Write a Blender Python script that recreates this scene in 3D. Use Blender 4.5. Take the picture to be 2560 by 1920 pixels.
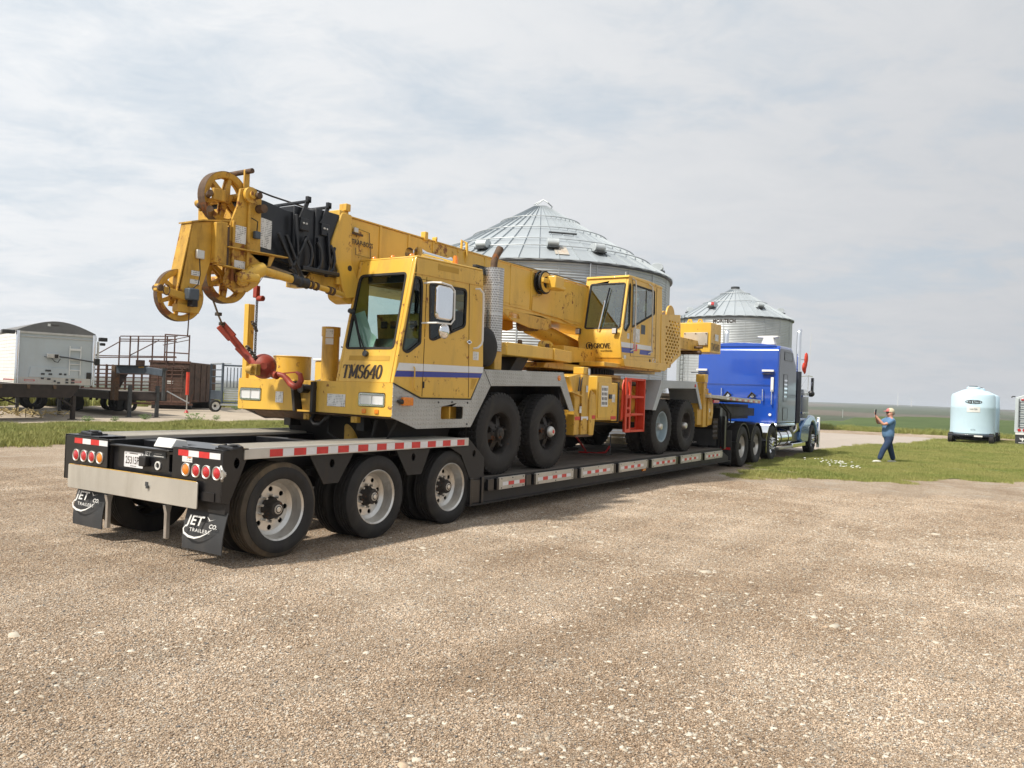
import bpy, math, random
import numpy as np
from mathutils import Vector, Matrix
from mathutils.geometry import tessellate_polygon
random.seed(7)
R = math.radians
for o in list(bpy.data.objects): bpy.data.objects.remove(o)
SC = bpy.context.scene
COL = SC.collection

# ------------------------------------------------------------------ camera
cd = bpy.data.cameras.new('camera'); cam = bpy.data.objects.new('camera', cd); COL.objects.link(cam)
CAMP = Vector((-4.596, -5.965, 1.68)); YAW, PITCH, ROLL, FPX = 0.5675, 0.01137, 0.03656, 1975.3
F_ = Vector((math.cos(YAW)*math.cos(PITCH), math.sin(YAW)*math.cos(PITCH), math.sin(PITCH)))
R_ = Vector((math.sin(YAW), -math.cos(YAW), 0)); U_ = R_.cross(F_)
R2 = R_*math.cos(ROLL)+U_*math.sin(ROLL); U2 = U_*math.cos(ROLL)-R_*math.sin(ROLL)
mw = Matrix((R2, U2, -F_)).transposed().to_4x4(); mw.translation = CAMP
cam.matrix_world = mw
cd.sensor_width = 36; cd.lens = 36*FPX/2560; cd.clip_start = .1; cd.clip_end = 30000
SC.camera = cam

# ------------------------------------------------------------------ sky and sun
SUN_EL = R(52); SUND = Vector((-.93*math.cos(SUN_EL), .367*math.cos(SUN_EL), math.sin(SUN_EL)))
wd = bpy.data.worlds.new('World'); SC.world = wd; wd.use_nodes = True
nt = wd.node_tree; nt.nodes.clear()
class NT:
    def __init__(s, t): s.t = t; s.L = t.links
    def n(s, ty, **k):
        x = s.t.nodes.new(ty)
        for a, b in k.items(): setattr(x, a, b)
        return x
    def l(s, a, b): s.L.new(a, b)
    def put(s, sock, v):
        if hasattr(v, 'is_output') or isinstance(v, bpy.types.NodeSocket): s.l(v, sock)
        else: sock.default_value = v
    def m(s, op, a, b=None, c=None, clamp=False):
        x = s.n('ShaderNodeMath', operation=op, use_clamp=clamp)
        s.put(x.inputs[0], a)
        if b is not None: s.put(x.inputs[1], b)
        if c is not None: s.put(x.inputs[2], c)
        return x.outputs[0]
    def mix(s, fac, a, b, bt='MIX'):
        x = s.n('ShaderNodeMix', data_type='RGBA', blend_type=bt)
        s.put(x.inputs[0], fac); s.put(x.inputs[6], a); s.put(x.inputs[7], b)
        return x.outputs[2]
    def ramp(s, v, lo, hi, a=0., b=1.):
        x = s.n('ShaderNodeMapRange'); x.clamp = True
        s.put(x.inputs[0], v); x.inputs[1].default_value = lo; x.inputs[2].default_value = hi
        x.inputs[3].default_value = a; x.inputs[4].default_value = b
        return x.outputs[0]
    def noise(s, vec, scale, detail=4, rough=.55, dist=0.):
        x = s.n('ShaderNodeTexNoise'); x.inputs['Scale'].default_value = scale
        x.inputs['Detail'].default_value = detail; x.inputs['Roughness'].default_value = rough
        x.inputs['Distortion'].default_value = dist
        if vec is not None: s.l(vec, x.inputs['Vector'])
        return x.outputs[0]
    def vor(s, vec, scale, feat='F1'):
        x = s.n('ShaderNodeTexVoronoi', feature=feat); x.inputs['Scale'].default_value = scale
        s.l(vec, x.inputs['Vector']); return x
    def mapv(s, vec, sc=(1,1,1), loc=(0,0,0), rot=(0,0,0)):
        x = s.n('ShaderNodeMapping'); x.inputs['Scale'].default_value = sc
        x.inputs['Location'].default_value = loc; x.inputs['Rotation'].default_value = rot
        s.l(vec, x.inputs['Vector']); return x.outputs[0]
    def co(s, which='Object'): return s.n('ShaderNodeTexCoord').outputs[which]
def rgb(r, g, b): return (r, g, b, 1)
W = NT(nt)
sky = W.n('ShaderNodeTexSky', sky_type='NISHITA'); sky.sun_disc = False
sky.sun_elevation = SUN_EL; sky.sun_rotation = math.atan2(SUND.x, SUND.y); sky.dust_density = 3
g = W.co('Generated')
sep = W.n('ShaderNodeSeparateXYZ'); W.l(g, sep.inputs[0])
zz = W.m('ADD', W.m('MAXIMUM', sep.outputs[2], 0.), .16)
px = W.m('DIVIDE', sep.outputs[0], zz); py = W.m('DIVIDE', sep.outputs[1], zz)
cmb = W.n('ShaderNodeCombineXYZ'); W.l(px, cmb.inputs[0]); W.l(py, cmb.inputs[1])
cv = W.mapv(cmb.outputs[0], (1, 1, 1), rot=(0, 0, R(-35)))
cv2 = W.mapv(cv, (1.15, .8, 1))
n1 = W.noise(cv2, 1.05, 7, .58, .4); n2 = W.noise(cv2, 4.6, 8, .68, .5); n3 = W.noise(W.mapv(cv, (1.6, .5, 1), loc=(3, 1, 0)), .75, 3, .5)
cov = W.ramp(W.m('ADD', W.m('MULTIPLY', n1, .68), W.m('MULTIPLY', n2, .32)), .37, .52)
brt = W.ramp(W.m('ADD', W.m('MULTIPLY', n1, .3), W.m('ADD', W.m('MULTIPLY', n2, .45), W.m('MULTIPLY', n3, .25))), .38, .60)
dotv = W.n('ShaderNodeVectorMath', operation='DOT_PRODUCT'); W.l(g, dotv.inputs[0]); dotv.inputs[1].default_value = tuple(Vector((-.35, .75, .55)).normalized())
grad = W.ramp(dotv.outputs['Value'], -.45, .8)
warm = W.mix(grad, rgb(4.6, 4.68, 4.85), rgb(7.6, 7.75, 7.9))
cloud = W.mix(W.m('MULTIPLY', W.m('SUBTRACT', 1., brt), .46), warm, W.mix(1., warm, rgb(.79, .835, .88), 'MULTIPLY'))
blue = W.mix(.72, sky.outputs[0], rgb(3.6, 4.9, 6.0))
lowf = W.ramp(sep.outputs[2], .0, .22)          # cloud deck closes towards the horizon
covf = W.m('MAXIMUM', cov, W.m('SUBTRACT', 1., lowf))
skyc = W.mix(W.m('MULTIPLY', W.m('ADD', .60, W.m('MULTIPLY', covf, .40)), 1.), blue, cloud)
bg = W.n('ShaderNodeBackground'); bg.inputs[1].default_value = .1
W.l(skyc, bg.inputs[0]); wo = W.n('ShaderNodeOutputWorld'); W.l(bg.outputs[0], wo.inputs[0])

ld = bpy.data.lights.new('sun', 'SUN'); ld.energy = 3.9; ld.angle = R(3.2); ld.color = (1, .93, .82)
sun = bpy.data.objects.new('sun', ld); COL.objects.link(sun)
sun.rotation_mode = 'QUATERNION'; sun.rotation_quaternion = SUND.to_track_quat('Z', 'Y'); sun.location = SUND*60
vs = SC.view_settings; vs.view_transform = 'Standard'; vs.look = 'None'; vs.exposure = .35; vs.gamma = 1; vs.use_curve_mapping = False
SC.render.resolution_x, SC.render.resolution_y = 1024, 768
SC.render.engine = 'CYCLES'; SC.cycles.max_bounces = 6; SC.cycles.transparent_max_bounces = 16
SC.cycles.volume_bounces = 0

# ------------------------------------------------------------------ materials
MATS = {}
def mat(name, col, rough=.5, metal=0., var=.12, vs_=3., bump=0., bs=40., coat=0., spec=.5, dirt=0., dirtc=(.12,.085,.05), ds=2.2, rust=0., emis=None, stretch=None):
    m = bpy.data.materials.new(name); m.use_nodes = True
    T = NT(m.node_tree); p = m.node_tree.nodes['Principled BSDF']
    c = T.co('Object')
    if stretch: c = T.mapv(c, stretch)
    n = T.noise(c, vs_, 5, .6)
    lo = tuple(x*(1-var) for x in col)+(1,); hi = tuple(min(1, x*(1+var)) for x in col)+(1,)
    cc = T.mix(T.ramp(n, .3, .7), lo, hi)
    r_ = rough
    if dirt > 0:
        d = T.noise(T.mapv(c, (1.3, 1.3, .28), loc=(7, 3, 1)), ds, 8, .68)
        f = T.m('MULTIPLY', T.ramp(d, .5, .78), dirt)
        cc = T.mix(f, cc, dirtc+(1,))
        r_ = T.m('ADD', rough, T.m('MULTIPLY', f, .3))
    if rust > 0:
        d = T.noise(T.mapv(c, (1, 1, 1), loc=(2, 9, 4)), 9, 8, .72)
        d2 = T.noise(c, 1.7, 3, .5)
        f = T.ramp(T.m('ADD', T.m('MULTIPLY', d, .65), T.m('MULTIPLY', d2, .35)), .61-rust*.14, .66-rust*.14)
        cc = T.mix(f, cc, T.mix(T.noise(c, 30, 3, .6), rgb(.16, .05, .015), rgb(.3, .12, .04)))
        r_ = T.m('ADD', r_, T.m('MULTIPLY', f, .4), clamp=True)
    T.put(p.inputs['Base Color'], cc)
    T.put(p.inputs['Roughness'], r_)
    p.inputs['Metallic'].default_value = metal; p.inputs['Coat Weight'].default_value = coat
    p.inputs['Coat Roughness'].default_value = .06; p.inputs['Specular IOR Level'].default_value = spec
    if bump > 0:
        b = T.n('ShaderNodeBump'); b.inputs['Strength'].default_value = bump; b.inputs['Distance'].default_value = .01
        T.l(T.noise(c, bs, 4, .6), b.inputs['Height']); T.l(b.outputs[0], p.inputs['Normal'])
    MATS[name] = m; return m
YEL = (.72, .44, .06)
mat('yellow_paint', YEL, .38, var=.1, vs_=1.1, coat=.22, dirt=.6, dirtc=(.40,.24,.06), ds=3.2, bump=.06, bs=4, rust=.22)
mat('yellow_weathered', (.66, .39, .055), .42, var=.14, vs_=2, coat=.12, dirt=.8, dirtc=(.20,.10,.03), ds=4, rust=.35, bump=.1, bs=12)
mat('yellow_rusty', (.58, .335, .045), .52, var=.2, vs_=4, dirt=.95, dirtc=(.14,.07,.025), ds=6, rust=.55, bump=.25, bs=25)
mat('dark_rust', (.10, .06, .035), .75, var=.4, vs_=12, bump=.3, bs=40, rust=.3)
mat('black_paint', (.009, .009, .011), .33, var=.3, vs_=2, coat=.2, dirt=.35, dirtc=(.05,.043,.036), ds=3)
mat('black_satin', (.016, .015, .015), .55, var=.3, vs_=3, dirt=.8, dirtc=(.06,.046,.034), ds=4, bump=.08)
mat('boom_black', (.011, .013, .018), .4, var=.2, vs_=3, dirt=.4, dirtc=(.06,.06,.06), ds=5, coat=.1)
mat('rubber', (.019, .018, .0175), .74, var=.3, vs_=5, dirt=.5, dirtc=(.10,.085,.065), ds=3, bump=.15, bs=60)
mat('vent_metal', (.52,.56,.58), .5, .3, var=.1)
mat('rubber_dusty', (.075, .06, .043), .88, var=.35, vs_=5, dirt=1., dirtc=(.25,.18,.105), ds=2.2, bump=.2, bs=50)
mat('mudflap_rubber', (.035, .037, .04), .6, var=.2, vs_=3, dirt=.6, dirtc=(.09,.08,.07), ds=3, bump=.06, bs=20)
mat('aluminium', (.62, .61, .58), .42, .75, var=.1, vs_=3, dirt=.3, dirtc=(.3,.26,.2), ds=4)
mat('aluminium_deck', (.52, .49, .43), .55, .35, var=.12, vs_=2, dirt=.7, dirtc=(.26,.22,.16), ds=3, bump=.05, stretch=(.25,1,1))
mat('brushed_steel', (.56, .53, .47), .45, .45, var=.1, vs_=1.5, dirt=.35, dirtc=(.25,.2,.13), ds=3)
mat('wheel_alloy', (.66, .64, .60), .34, .8, var=.15, vs_=5, dirt=.55, dirtc=(.26,.2,.14), ds=6)
mat('chrome', (.85, .86, .88), .08, 1., var=.02)
mat('galvanised', (.46, .49, .51), .5, .35, var=.16, vs_=.9, dirt=.35, dirtc=(.34,.35,.35), ds=1.4)
mat('galvanised_roof', (.40, .44, .47), .5, .3, var=.1, vs_=.7, dirt=.4, dirtc=(.4,.42,.42), ds=1.2)
mat('dark_metal', (.07, .075, .08), .5, .4, var=.3, vs_=6, dirt=.3)
mat('white_paint', (.78, .78, .76), .4, var=.05, dirt=.2, dirtc=(.5,.46,.4))
mat('red_reflective', (.62, .03, .03), .35, var=.12, vs_=18, coat=.3)
mat('white_reflective', (.76, .76, .78), .35, var=.06, vs_=18, coat=.3)
mat('red_lens', (.5, .015, .02), .18, var=.3, vs_=60, coat=.8)
mat('amber_lens', (.75, .22, .01), .2, var=.2, vs_=60, coat=.8)
mat('hook_red', (.33, .045, .025), .5, var=.3, vs_=6, dirt=.6, dirtc=(.1,.04,.02), rust=.15, bump=.1, bs=30)
mat('ladder_red', (.62, .06, .025), .45, var=.1, vs_=4, dirt=.35, dirtc=(.25,.05,.02))
mat('truck_blue', (.014, .075, .43), .2, var=.06, vs_=1, coat=1., dirt=.12, dirtc=(.12,.16,.3))
mat('truck_dark', (.022, .026, .04), .3, .1, var=.3, vs_=1.5, coat=.45)  # dark parts, plus the shaded tone painted over the sleeper's blue side
mat('truck_light_blue', (.08, .21, .44), .25, .3, var=.06, vs_=1, coat=1.)
mat('tank_plastic', (.56, .73, .83), .35, var=.05, vs_=1, bump=.03, bs=6)
mat('white_panel', (.52, .57, .59), .35, var=.05, vs_=1.2, dirt=.25, dirtc=(.45,.43,.38))
mat('hopper_tarp', (.17, .17, .17), .7, var=.1, bump=.05, bs=8)
mat('dark_brown_steel', (.028, .019, .016), .7, var=.4, vs_=4, bump=.15)
mat('rusty_steel', (.075, .042, .028), .8, var=.45, vs_=3, dirt=.6, dirtc=(.05,.03,.02), bump=.25, bs=20)
mat('pipe_rust', (.11, .055, .038), .75, var=.4, vs_=5, bump=.1)
mat('chute_grey', (.075, .095, .12), .5, .2, var=.2, vs_=4)
mat('red_cloth', (.65, .06, .03), .8, var=.2, vs_=8, bump=.2, bs=14)
mat('skin', (.55, .27, .19), .55, var=.08)
mat('shirt_blue', (.12, .23, .40), .9, var=.12, vs_=7, bump=.3, bs=9)
mat('denim', (.025, .05, .11), .9, var=.2, vs_=9, bump=.3, bs=10)
mat('shoe_white', (.62, .62, .58), .7, var=.15)
mat('cap_pink', (.72, .22, .22), .8, var=.1)
mat('cap_cream', (.62, .56, .40), .9, var=.25, vs_=25)
mat('hair_grey', (.35, .31, .27), .9, var=.2)
mat('phone_black', (.01, .01, .012), .2)
mat('seat_black', (.012, .012, .014), .7, var=.2)
mat('cab_interior', (.10, .10, .085), .7, var=.2, vs_=4)
mat('paper', (.62, .66, .62), .8, var=.08)
mat('dark_wood', (.13, .11, .09), .8, var=.35, vs_=6, stretch=(.3,4,4), bump=.15, dirt=.5, dirtc=(.05,.045,.04))
mat('pale_wood', (.6, .5, .33), .8, var=.15, vs_=6)
mat('stripe_blue', (.02, .035, .30), .35, var=.06, coat=.3)
mat('stripe_white', (.72, .74, .76), .35, var=.05, coat=.3)
mat('lettering_dark', (.035, .02, .012), .5, var=.2)
mat('lettering_white', (.75, .75, .73), .6, var=.05)
mat('hub_steel', (.045, .04, .036), .6, .4, var=.4, vs_=14, rust=.2, bump=.2)
mat('rim_pale', (.30, .38, .42), .45, .1, var=.1, dirt=.4)
mat('chain_steel', (.10, .09, .08), .45, .7, var=.3, vs_=20)
mat('hook_yellow', (.5, .3, .05), .55, var=.3, vs_=8, dirt=.9, dirtc=(.04,.03,.02), ds=8, rust=.4)
mat('binder_red', (.42, .02, .02), .4, var=.1)
mat('ghost_print', (.50, .29, .035), .6, var=.1)
mat('leaf', (.10, .17, .035), .7, var=.4, vs_=9)
mat('flower_white', (.8, .8, .78), .8)
mat('brown_earth', (.16, .12, .08), .95, var=.3, vs_=2, bump=.5, bs=14)
mat('rim_rust_pale', (.52,.47,.40), .6, .2, var=.15, dirt=.8, dirtc=(.4,.24,.12), ds=3)
mat('straw', (.45, .36, .18), .9, var=.3, vs_=5)

def special(name, fn):
    m = bpy.data.materials.new(name); m.use_nodes = True
    T = NT(m.node_tree); fn(T, m.node_tree.nodes['Principled BSDF'], m); MATS[name] = m
def _label(T, p, m):
    c = T.co('Object'); s = T.n('ShaderNodeSeparateXYZ'); T.l(c, s.inputs[0])
    row = T.m('FRACT', T.m('MULTIPLY', s.outputs[2], 52.)); a = T.m('LESS_THAN', row, .45)
    w = T.m('GREATER_THAN', T.noise(T.mapv(c, (90, 90, 12)), 1., 1, .5), .47)
    blk = T.m('GREATER_THAN', T.noise(T.mapv(c, (11, 11, 11), loc=(5, 5, 5)), 1., 0, .5), .42)
    f = T.m('MULTIPLY', T.m('MULTIPLY', a, w), T.m('MULTIPLY', blk, .75))
    T.l(T.mix(f, rgb(.74, .75, .74), rgb(.12, .12, .13)), p.inputs['Base Color']); p.inputs['Roughness'].default_value = .4
special('printed_label', _label)
def _diamond(T, p, m):
    c = T.co('Object'); s = T.n('ShaderNodeSeparateXYZ'); T.l(c, s.inputs[0])
    k = 19.
    u = T.m('MULTIPLY', T.m('ADD', s.outputs[0], s.outputs[1]), k); v = T.m('MULTIPLY', T.m('ADD', s.outputs[2], T.m('MULTIPLY', s.outputs[1], .37)), k)
    par = T.m('MODULO', T.m('ADD', T.m('FLOOR', u), T.m('FLOOR', v)), 2.)
    par = T.m('ABSOLUTE', par)
    fu = T.m('SUBTRACT', T.m('FRACT', u), .5); fv = T.m('SUBTRACT', T.m('FRACT', v), .5)
    sgn = T.m('SUBTRACT', T.m('MULTIPLY', par, 2.), 1.)
    a = T.m('ADD', fu, T.m('MULTIPLY', sgn, fv)); b = T.m('SUBTRACT', fu, T.m('MULTIPLY', sgn, fv))
    d = T.m('ADD', T.m('MULTIPLY', T.m('MULTIPLY', a, a), 1.6), T.m('MULTIPLY', T.m('MULTIPLY', b, b), 14.))
    h = T.ramp(d, .25, .95, 1., 0.)
    bmp = T.n('ShaderNodeBump'); bmp.inputs['Strength'].default_value = .9; bmp.inputs['Distance'].default_value = .006
    T.l(h, bmp.inputs['Height']); T.l(bmp.outputs[0], p.inputs['Normal'])
    n = T.noise(c, 2.5, 6, .65)
    T.l(T.mix(T.ramp(n, .3, .75), rgb(.50, .51, .50), rgb(.36, .36, .34)), p.inputs['Base Color'])
    p.inputs['Roughness'].default_value = .42; p.inputs['Metallic'].default_value = .45
special('diamond_plate', _diamond)
def _perf(T, p, m):
    c = T.co('Object'); s = T.n('ShaderNodeSeparateXYZ'); T.l(c, s.inputs[0])
    ang = T.m('ARCTAN2', s.outputs[1], s.outputs[0])
    u = T.m('MULTIPLY', ang, 6.4); v = T.m('MULTIPLY', s.outputs[2], 30.)
    off = T.m('MULTIPLY', T.m('MODULO', T.m('FLOOR', v), 2.), .5)
    fu = T.m('SUBTRACT', T.m('FRACT', T.m('ADD', u, off)), .5); fv = T.m('SUBTRACT', T.m('FRACT', v), .5)
    d = T.m('ADD', T.m('MULTIPLY', T.m('MULTIPLY', fu, fu), 9.), T.m('MULTIPLY', T.m('MULTIPLY', fv, fv), 5.))
    hole = T.ramp(d, .45, .7, 1., 0.)
    seam = T.m('LESS_THAN', T.m('ABSOLUTE', T.m('SUBTRACT', T.m('FRACT', T.m('MULTIPLY', s.outputs[2], 2.6)), .5)), .03)
    hole = T.m('MULTIPLY', hole, T.m('SUBTRACT', 1., seam))
    T.l(T.mix(hole, rgb(.66, .65, .64), rgb(.16, .14, .12)), p.inputs['Base Color'])
    p.inputs['Metallic'].default_value = .85; p.inputs['Roughness'].default_value = .28
    bmp = T.n('ShaderNodeBump'); bmp.inputs['Strength'].default_value = 1.; bmp.inputs['Distance'].default_value = .012; bmp.invert = True
    T.l(hole, bmp.inputs['Height']); T.l(bmp.outputs[0], p.inputs['Normal'])
special('perforated_shield', _perf)
def _glass(T, p, m, tint=(.72, .83, .80, 1), base=.045):
    nt_ = m.node_tree; nt_.nodes.remove(p)
    tr = T.n('ShaderNodeBsdfTransparent'); tr.inputs[0].default_value = tint
    gl = T.n('ShaderNodeBsdfGlossy'); gl.inputs['Roughness'].default_value = .02
    fr = T.n('ShaderNodeLayerWeight'); fr.inputs['Blend'].default_value = .5
    mx = T.n('ShaderNodeMixShader'); T.l(T.m('ADD', T.m('MULTIPLY', T.m('POWER', fr.outputs['Facing'], 4.), .8), base), mx.inputs[0]); T.l(tr.outputs[0], mx.inputs[1]); T.l(gl.outputs[0], mx.inputs[2])
    T.l(mx.outputs[0], nt_.nodes['Material Output'].inputs[0])
special('tinted_glass', _glass)
special('cab_glass', lambda T, p, m: _glass(T, p, m, (.80, .90, .88, 1), .17))
special('dark_glass', lambda T, p, m: _glass(T, p, m, (.42, .50, .50, 1)))
def _lamp(T, p, m):
    c = T.co('Object'); s = T.n('ShaderNodeSeparateXYZ'); T.l(c, s.inputs[0])
    w = T.m('ABSOLUTE', T.m('SINE', T.m('MULTIPLY', s.outputs[1], 160.)))
    T.l(T.mix(w, rgb(.62, .64, .66), rgb(.9, .9, .92)), p.inputs['Base Color']); p.inputs['Metallic'].default_value = .25
    p.inputs['Roughness'].default_value = .15; p.inputs['Coat Weight'].default_value = 1.
special('headlamp_lens', _lamp)
def _corr(T, p, m, k=2*math.pi/.1):
    c = T.co('Object'); s = T.n('ShaderNodeSeparateXYZ'); T.l(c, s.inputs[0])
    n = T.noise(T.mapv(c, (1, 1, .5)), .9, 5, .6)
    T.l(T.mix(T.ramp(n, .3, .7), rgb(.40, .43, .45), rgb(.54, .57, .58)), p.inputs['Base Color'])
    p.inputs['Roughness'].default_value = .42; p.inputs['Metallic'].default_value = .4
special('bin_wall', _corr)

# gravel (real stones lie on top of it near the camera)
def _gravel(T, p, m, pale=0.):
    geo = T.n('ShaderNodeNewGeometry').outputs['Position']
    v1 = T.vor(geo, 88.); v2 = T.vor(geo, 190.); v3 = T.vor(geo, 26.)
    hs = T.n('ShaderNodeSeparateColor'); T.l(v1.outputs['Color'], hs.inputs[0])
    c1 = T.mix(hs.outputs[0], rgb(.29, .22, .155), rgb(.63, .52, .40))
    c1 = T.mix(T.m('GREATER_THAN', hs.outputs[1], .84), c1, rgb(.56, .53, .48))
    c1 = T.mix(T.m('LESS_THAN', hs.outputs[1], .08), c1, rgb(.20, .17, .15))
    v4 = T.noise(geo, 7, 6, .7); big = T.noise(geo, .42, 6, .62, .6); mid = T.noise(geo, 1.6, 5, .6, .4); trk = T.noise(T.mapv(geo, (.10, .9, 1), rot=(0, 0, .25)), 1., 4, .55, .5)
    c2 = T.mix(1., c1, T.mix(T.ramp(v4, .3, .7), rgb(.86, .85, .83), rgb(1.06, 1.06, 1.07)), 'MULTIPLY')
    c2 = T.mix(T.ramp(big, .38, .66), T.mix(1., c2, rgb(.78, .73, .68), 'MULTIPLY'), T.mix(1., c2, rgb(1.08, 1.08, 1.08), 'MULTIPLY'))
    c2 = T.mix(T.m('MULTIPLY', T.ramp(mid, .56, .70), .55), c2, rgb(.50, .475, .42))
    c2 = T.mix(T.ramp(trk, .36, .62), T.mix(1., c2, rgb(.90, .87, .84), 'MULTIPLY'), T.mix(1., c2, rgb(1.05, 1.04, 1.03), 'MULTIPLY'))
    if pale: c2 = T.mix(pale, c2, rgb(.50, .45, .41))
    # damp brownish stains
    T.l(c2, p.inputs['Base Color']); p.inputs['Roughness'].default_value = .92; p.inputs['Specular IOR Level'].default_value = .25
    b1 = T.n('ShaderNodeBump'); b1.inputs['Strength'].default_value = .9; b1.inputs['Distance'].default_value = .012; b1.invert = True
    T.l(T.m('ADD', v1.outputs['Distance'], T.m('MULTIPLY', v2.outputs['Distance'], .6)), b1.inputs['Height'])
    b2 = T.n('ShaderNodeBump'); b2.inputs['Strength'].default_value = .5; b2.inputs['Distance'].default_value = .06
    T.l(T.m('ADD', mid, T.m('MULTIPLY', v4, .3)), b2.inputs['Height']); T.l(b1.outputs[0], b2.inputs['Normal'])
    T.l(b2.outputs[0], p.inputs['Normal'])
special('gravel', _gravel)
special('pale_gravel', lambda T, p, m: _gravel(T, p, m, .72))
def _grass(T, p, m):
    geo = T.n('ShaderNodeNewGeometry').outputs['Position']
    a = T.noise(geo, .5, 5, .65, .3); b = T.noise(geo, 3.5, 6, .7); c = T.noise(geo, 60, 3, .6)
    col = T.mix(T.ramp(a, .35, .65), rgb(.15, .185, .05), rgb(.27, .26, .10))
    col = T.mix(T.ramp(b, .55, .75), col, rgb(.2, .18, .08))
    col = T.mix(1., col, T.mix(c, rgb(.6, .6, .6), rgb(1.3, 1.3, 1.3)), 'MULTIPLY')
    T.l(col, p.inputs['Base Color']); p.inputs['Roughness'].default_value = .95; p.inputs['Specular IOR Level'].default_value = .1
    bm = T.n('ShaderNodeBump'); bm.inputs['Strength'].default_value = .8; bm.inputs['Distance'].default_value = .05
    T.l(T.m('ADD', b, c), bm.inputs['Height']); T.l(bm.outputs[0], p.inputs['Normal'])
special('grass_turf', _grass)
def _blade(T, p, m):
    at = T.n('ShaderNodeAttribute'); at.attribute_name = 'tone'
    geo = T.n('ShaderNodeNewGeometry').outputs['Position']
    a = T.noise(geo, .5, 5, .65, .3)
    c = T.mix(at.outputs['Fac'], rgb(.14, .19, .04), rgb(.33, .35, .11))
    c = T.mix(T.ramp(a, .35, .6, 0, .65), c, rgb(.38, .35, .13))
    T.l(c, p.inputs['Base Color']); p.inputs['Roughness'].default_value = .6; p.inputs['Specular IOR Level'].default_value = .2
special('grass_blade', _blade)
def _stone(T, p, m):
    at = T.n('ShaderNodeAttribute'); at.attribute_name = 'tone'; at2 = T.n('ShaderNodeAttribute'); at2.attribute_name = 'hue'
    c = T.mix(at.outputs['Fac'], rgb(.25, .185, .13), rgb(.68, .565, .44))
    c = T.mix(T.m('GREATER_THAN', at2.outputs['Fac'], .86), c, rgb(.60, .57, .51))
    c = T.mix(T.m('LESS_THAN', at2.outputs['Fac'], .05), c, rgb(.17, .17, .17))
    geo = T.n('ShaderNodeNewGeometry').outputs['Position']
    big = T.noise(geo, .42, 6, .62, .6)
    c = T.mix(T.ramp(big, .38, .66), T.mix(1., c, rgb(.78, .73, .68), 'MULTIPLY'), T.mix(1., c, rgb(1.08, 1.08, 1.08), 'MULTIPLY'))
    trk = T.noise(T.mapv(geo, (.10, .9, 1), rot=(0, 0, .25)), 1., 4, .55, .5)
    c = T.mix(T.ramp(trk, .36, .62), T.mix(1., c, rgb(.90, .87, .84), 'MULTIPLY'), T.mix(1., c, rgb(1.05, 1.04, 1.03), 'MULTIPLY'))
    T.l(c, p.inputs['Base Color']); p.inputs['Roughness'].default_value = .85; p.inputs['Specular IOR Level'].default_value = .3
special('stone', _stone)
def _whitestone(T, p, m):
    at = T.n('ShaderNodeAttribute'); at.attribute_name = 'tone'
    T.l(T.mix(at.outputs['Fac'], rgb(.42, .37, .29), rgb(.64, .59, .50)), p.inputs['Base Color']); p.inputs['Roughness'].default_value = .85
special('white_stone', _whitestone)
def _conc(T, p, m):
    geo = T.n('ShaderNodeNewGeometry').outputs['Position']
    a = T.noise(geo, .3, 6, .65, .3); b = T.noise(geo, 6, 6, .7)
    c = T.mix(T.ramp(a, .3, .7), rgb(.33, .27, .205), rgb(.45, .385, .30)); c = T.mix(T.ramp(b, .5, .8, 0, .5), c, rgb(.24, .2, .16))
    T.l(c, p.inputs['Base Color']); p.inputs['Roughness'].default_value = .9
special('dirt_pad', _conc)
def _field(T, p, m):
    at = T.n('ShaderNodeVertexColor'); at.layer_name = 'field'
    geo = T.n('ShaderNodeNewGeometry').outputs['Position']
    b = T.noise(T.mapv(geo, (.25, 1, 1), rot=(0, 0, .3)), .12, 6, .65); c2 = T.noise(geo, 2.5, 4, .7)
    c = T.mix(1., at.outputs[0], T.mix(T.ramp(b, .3, .7), rgb(.82, .84, .8), rgb(1.18, 1.15, 1.1)), 'MULTIPLY')
    c = T.mix(1., c, T.mix(c2, rgb(.75, .75, .75), rgb(1.25, 1.25, 1.25)), 'MULTIPLY')
    T.l(c, p.inputs['Base Color']); p.inputs['Roughness'].default_value = 1.; p.inputs['Specular IOR Level'].default_value = .05
special('field', _field)

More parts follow.
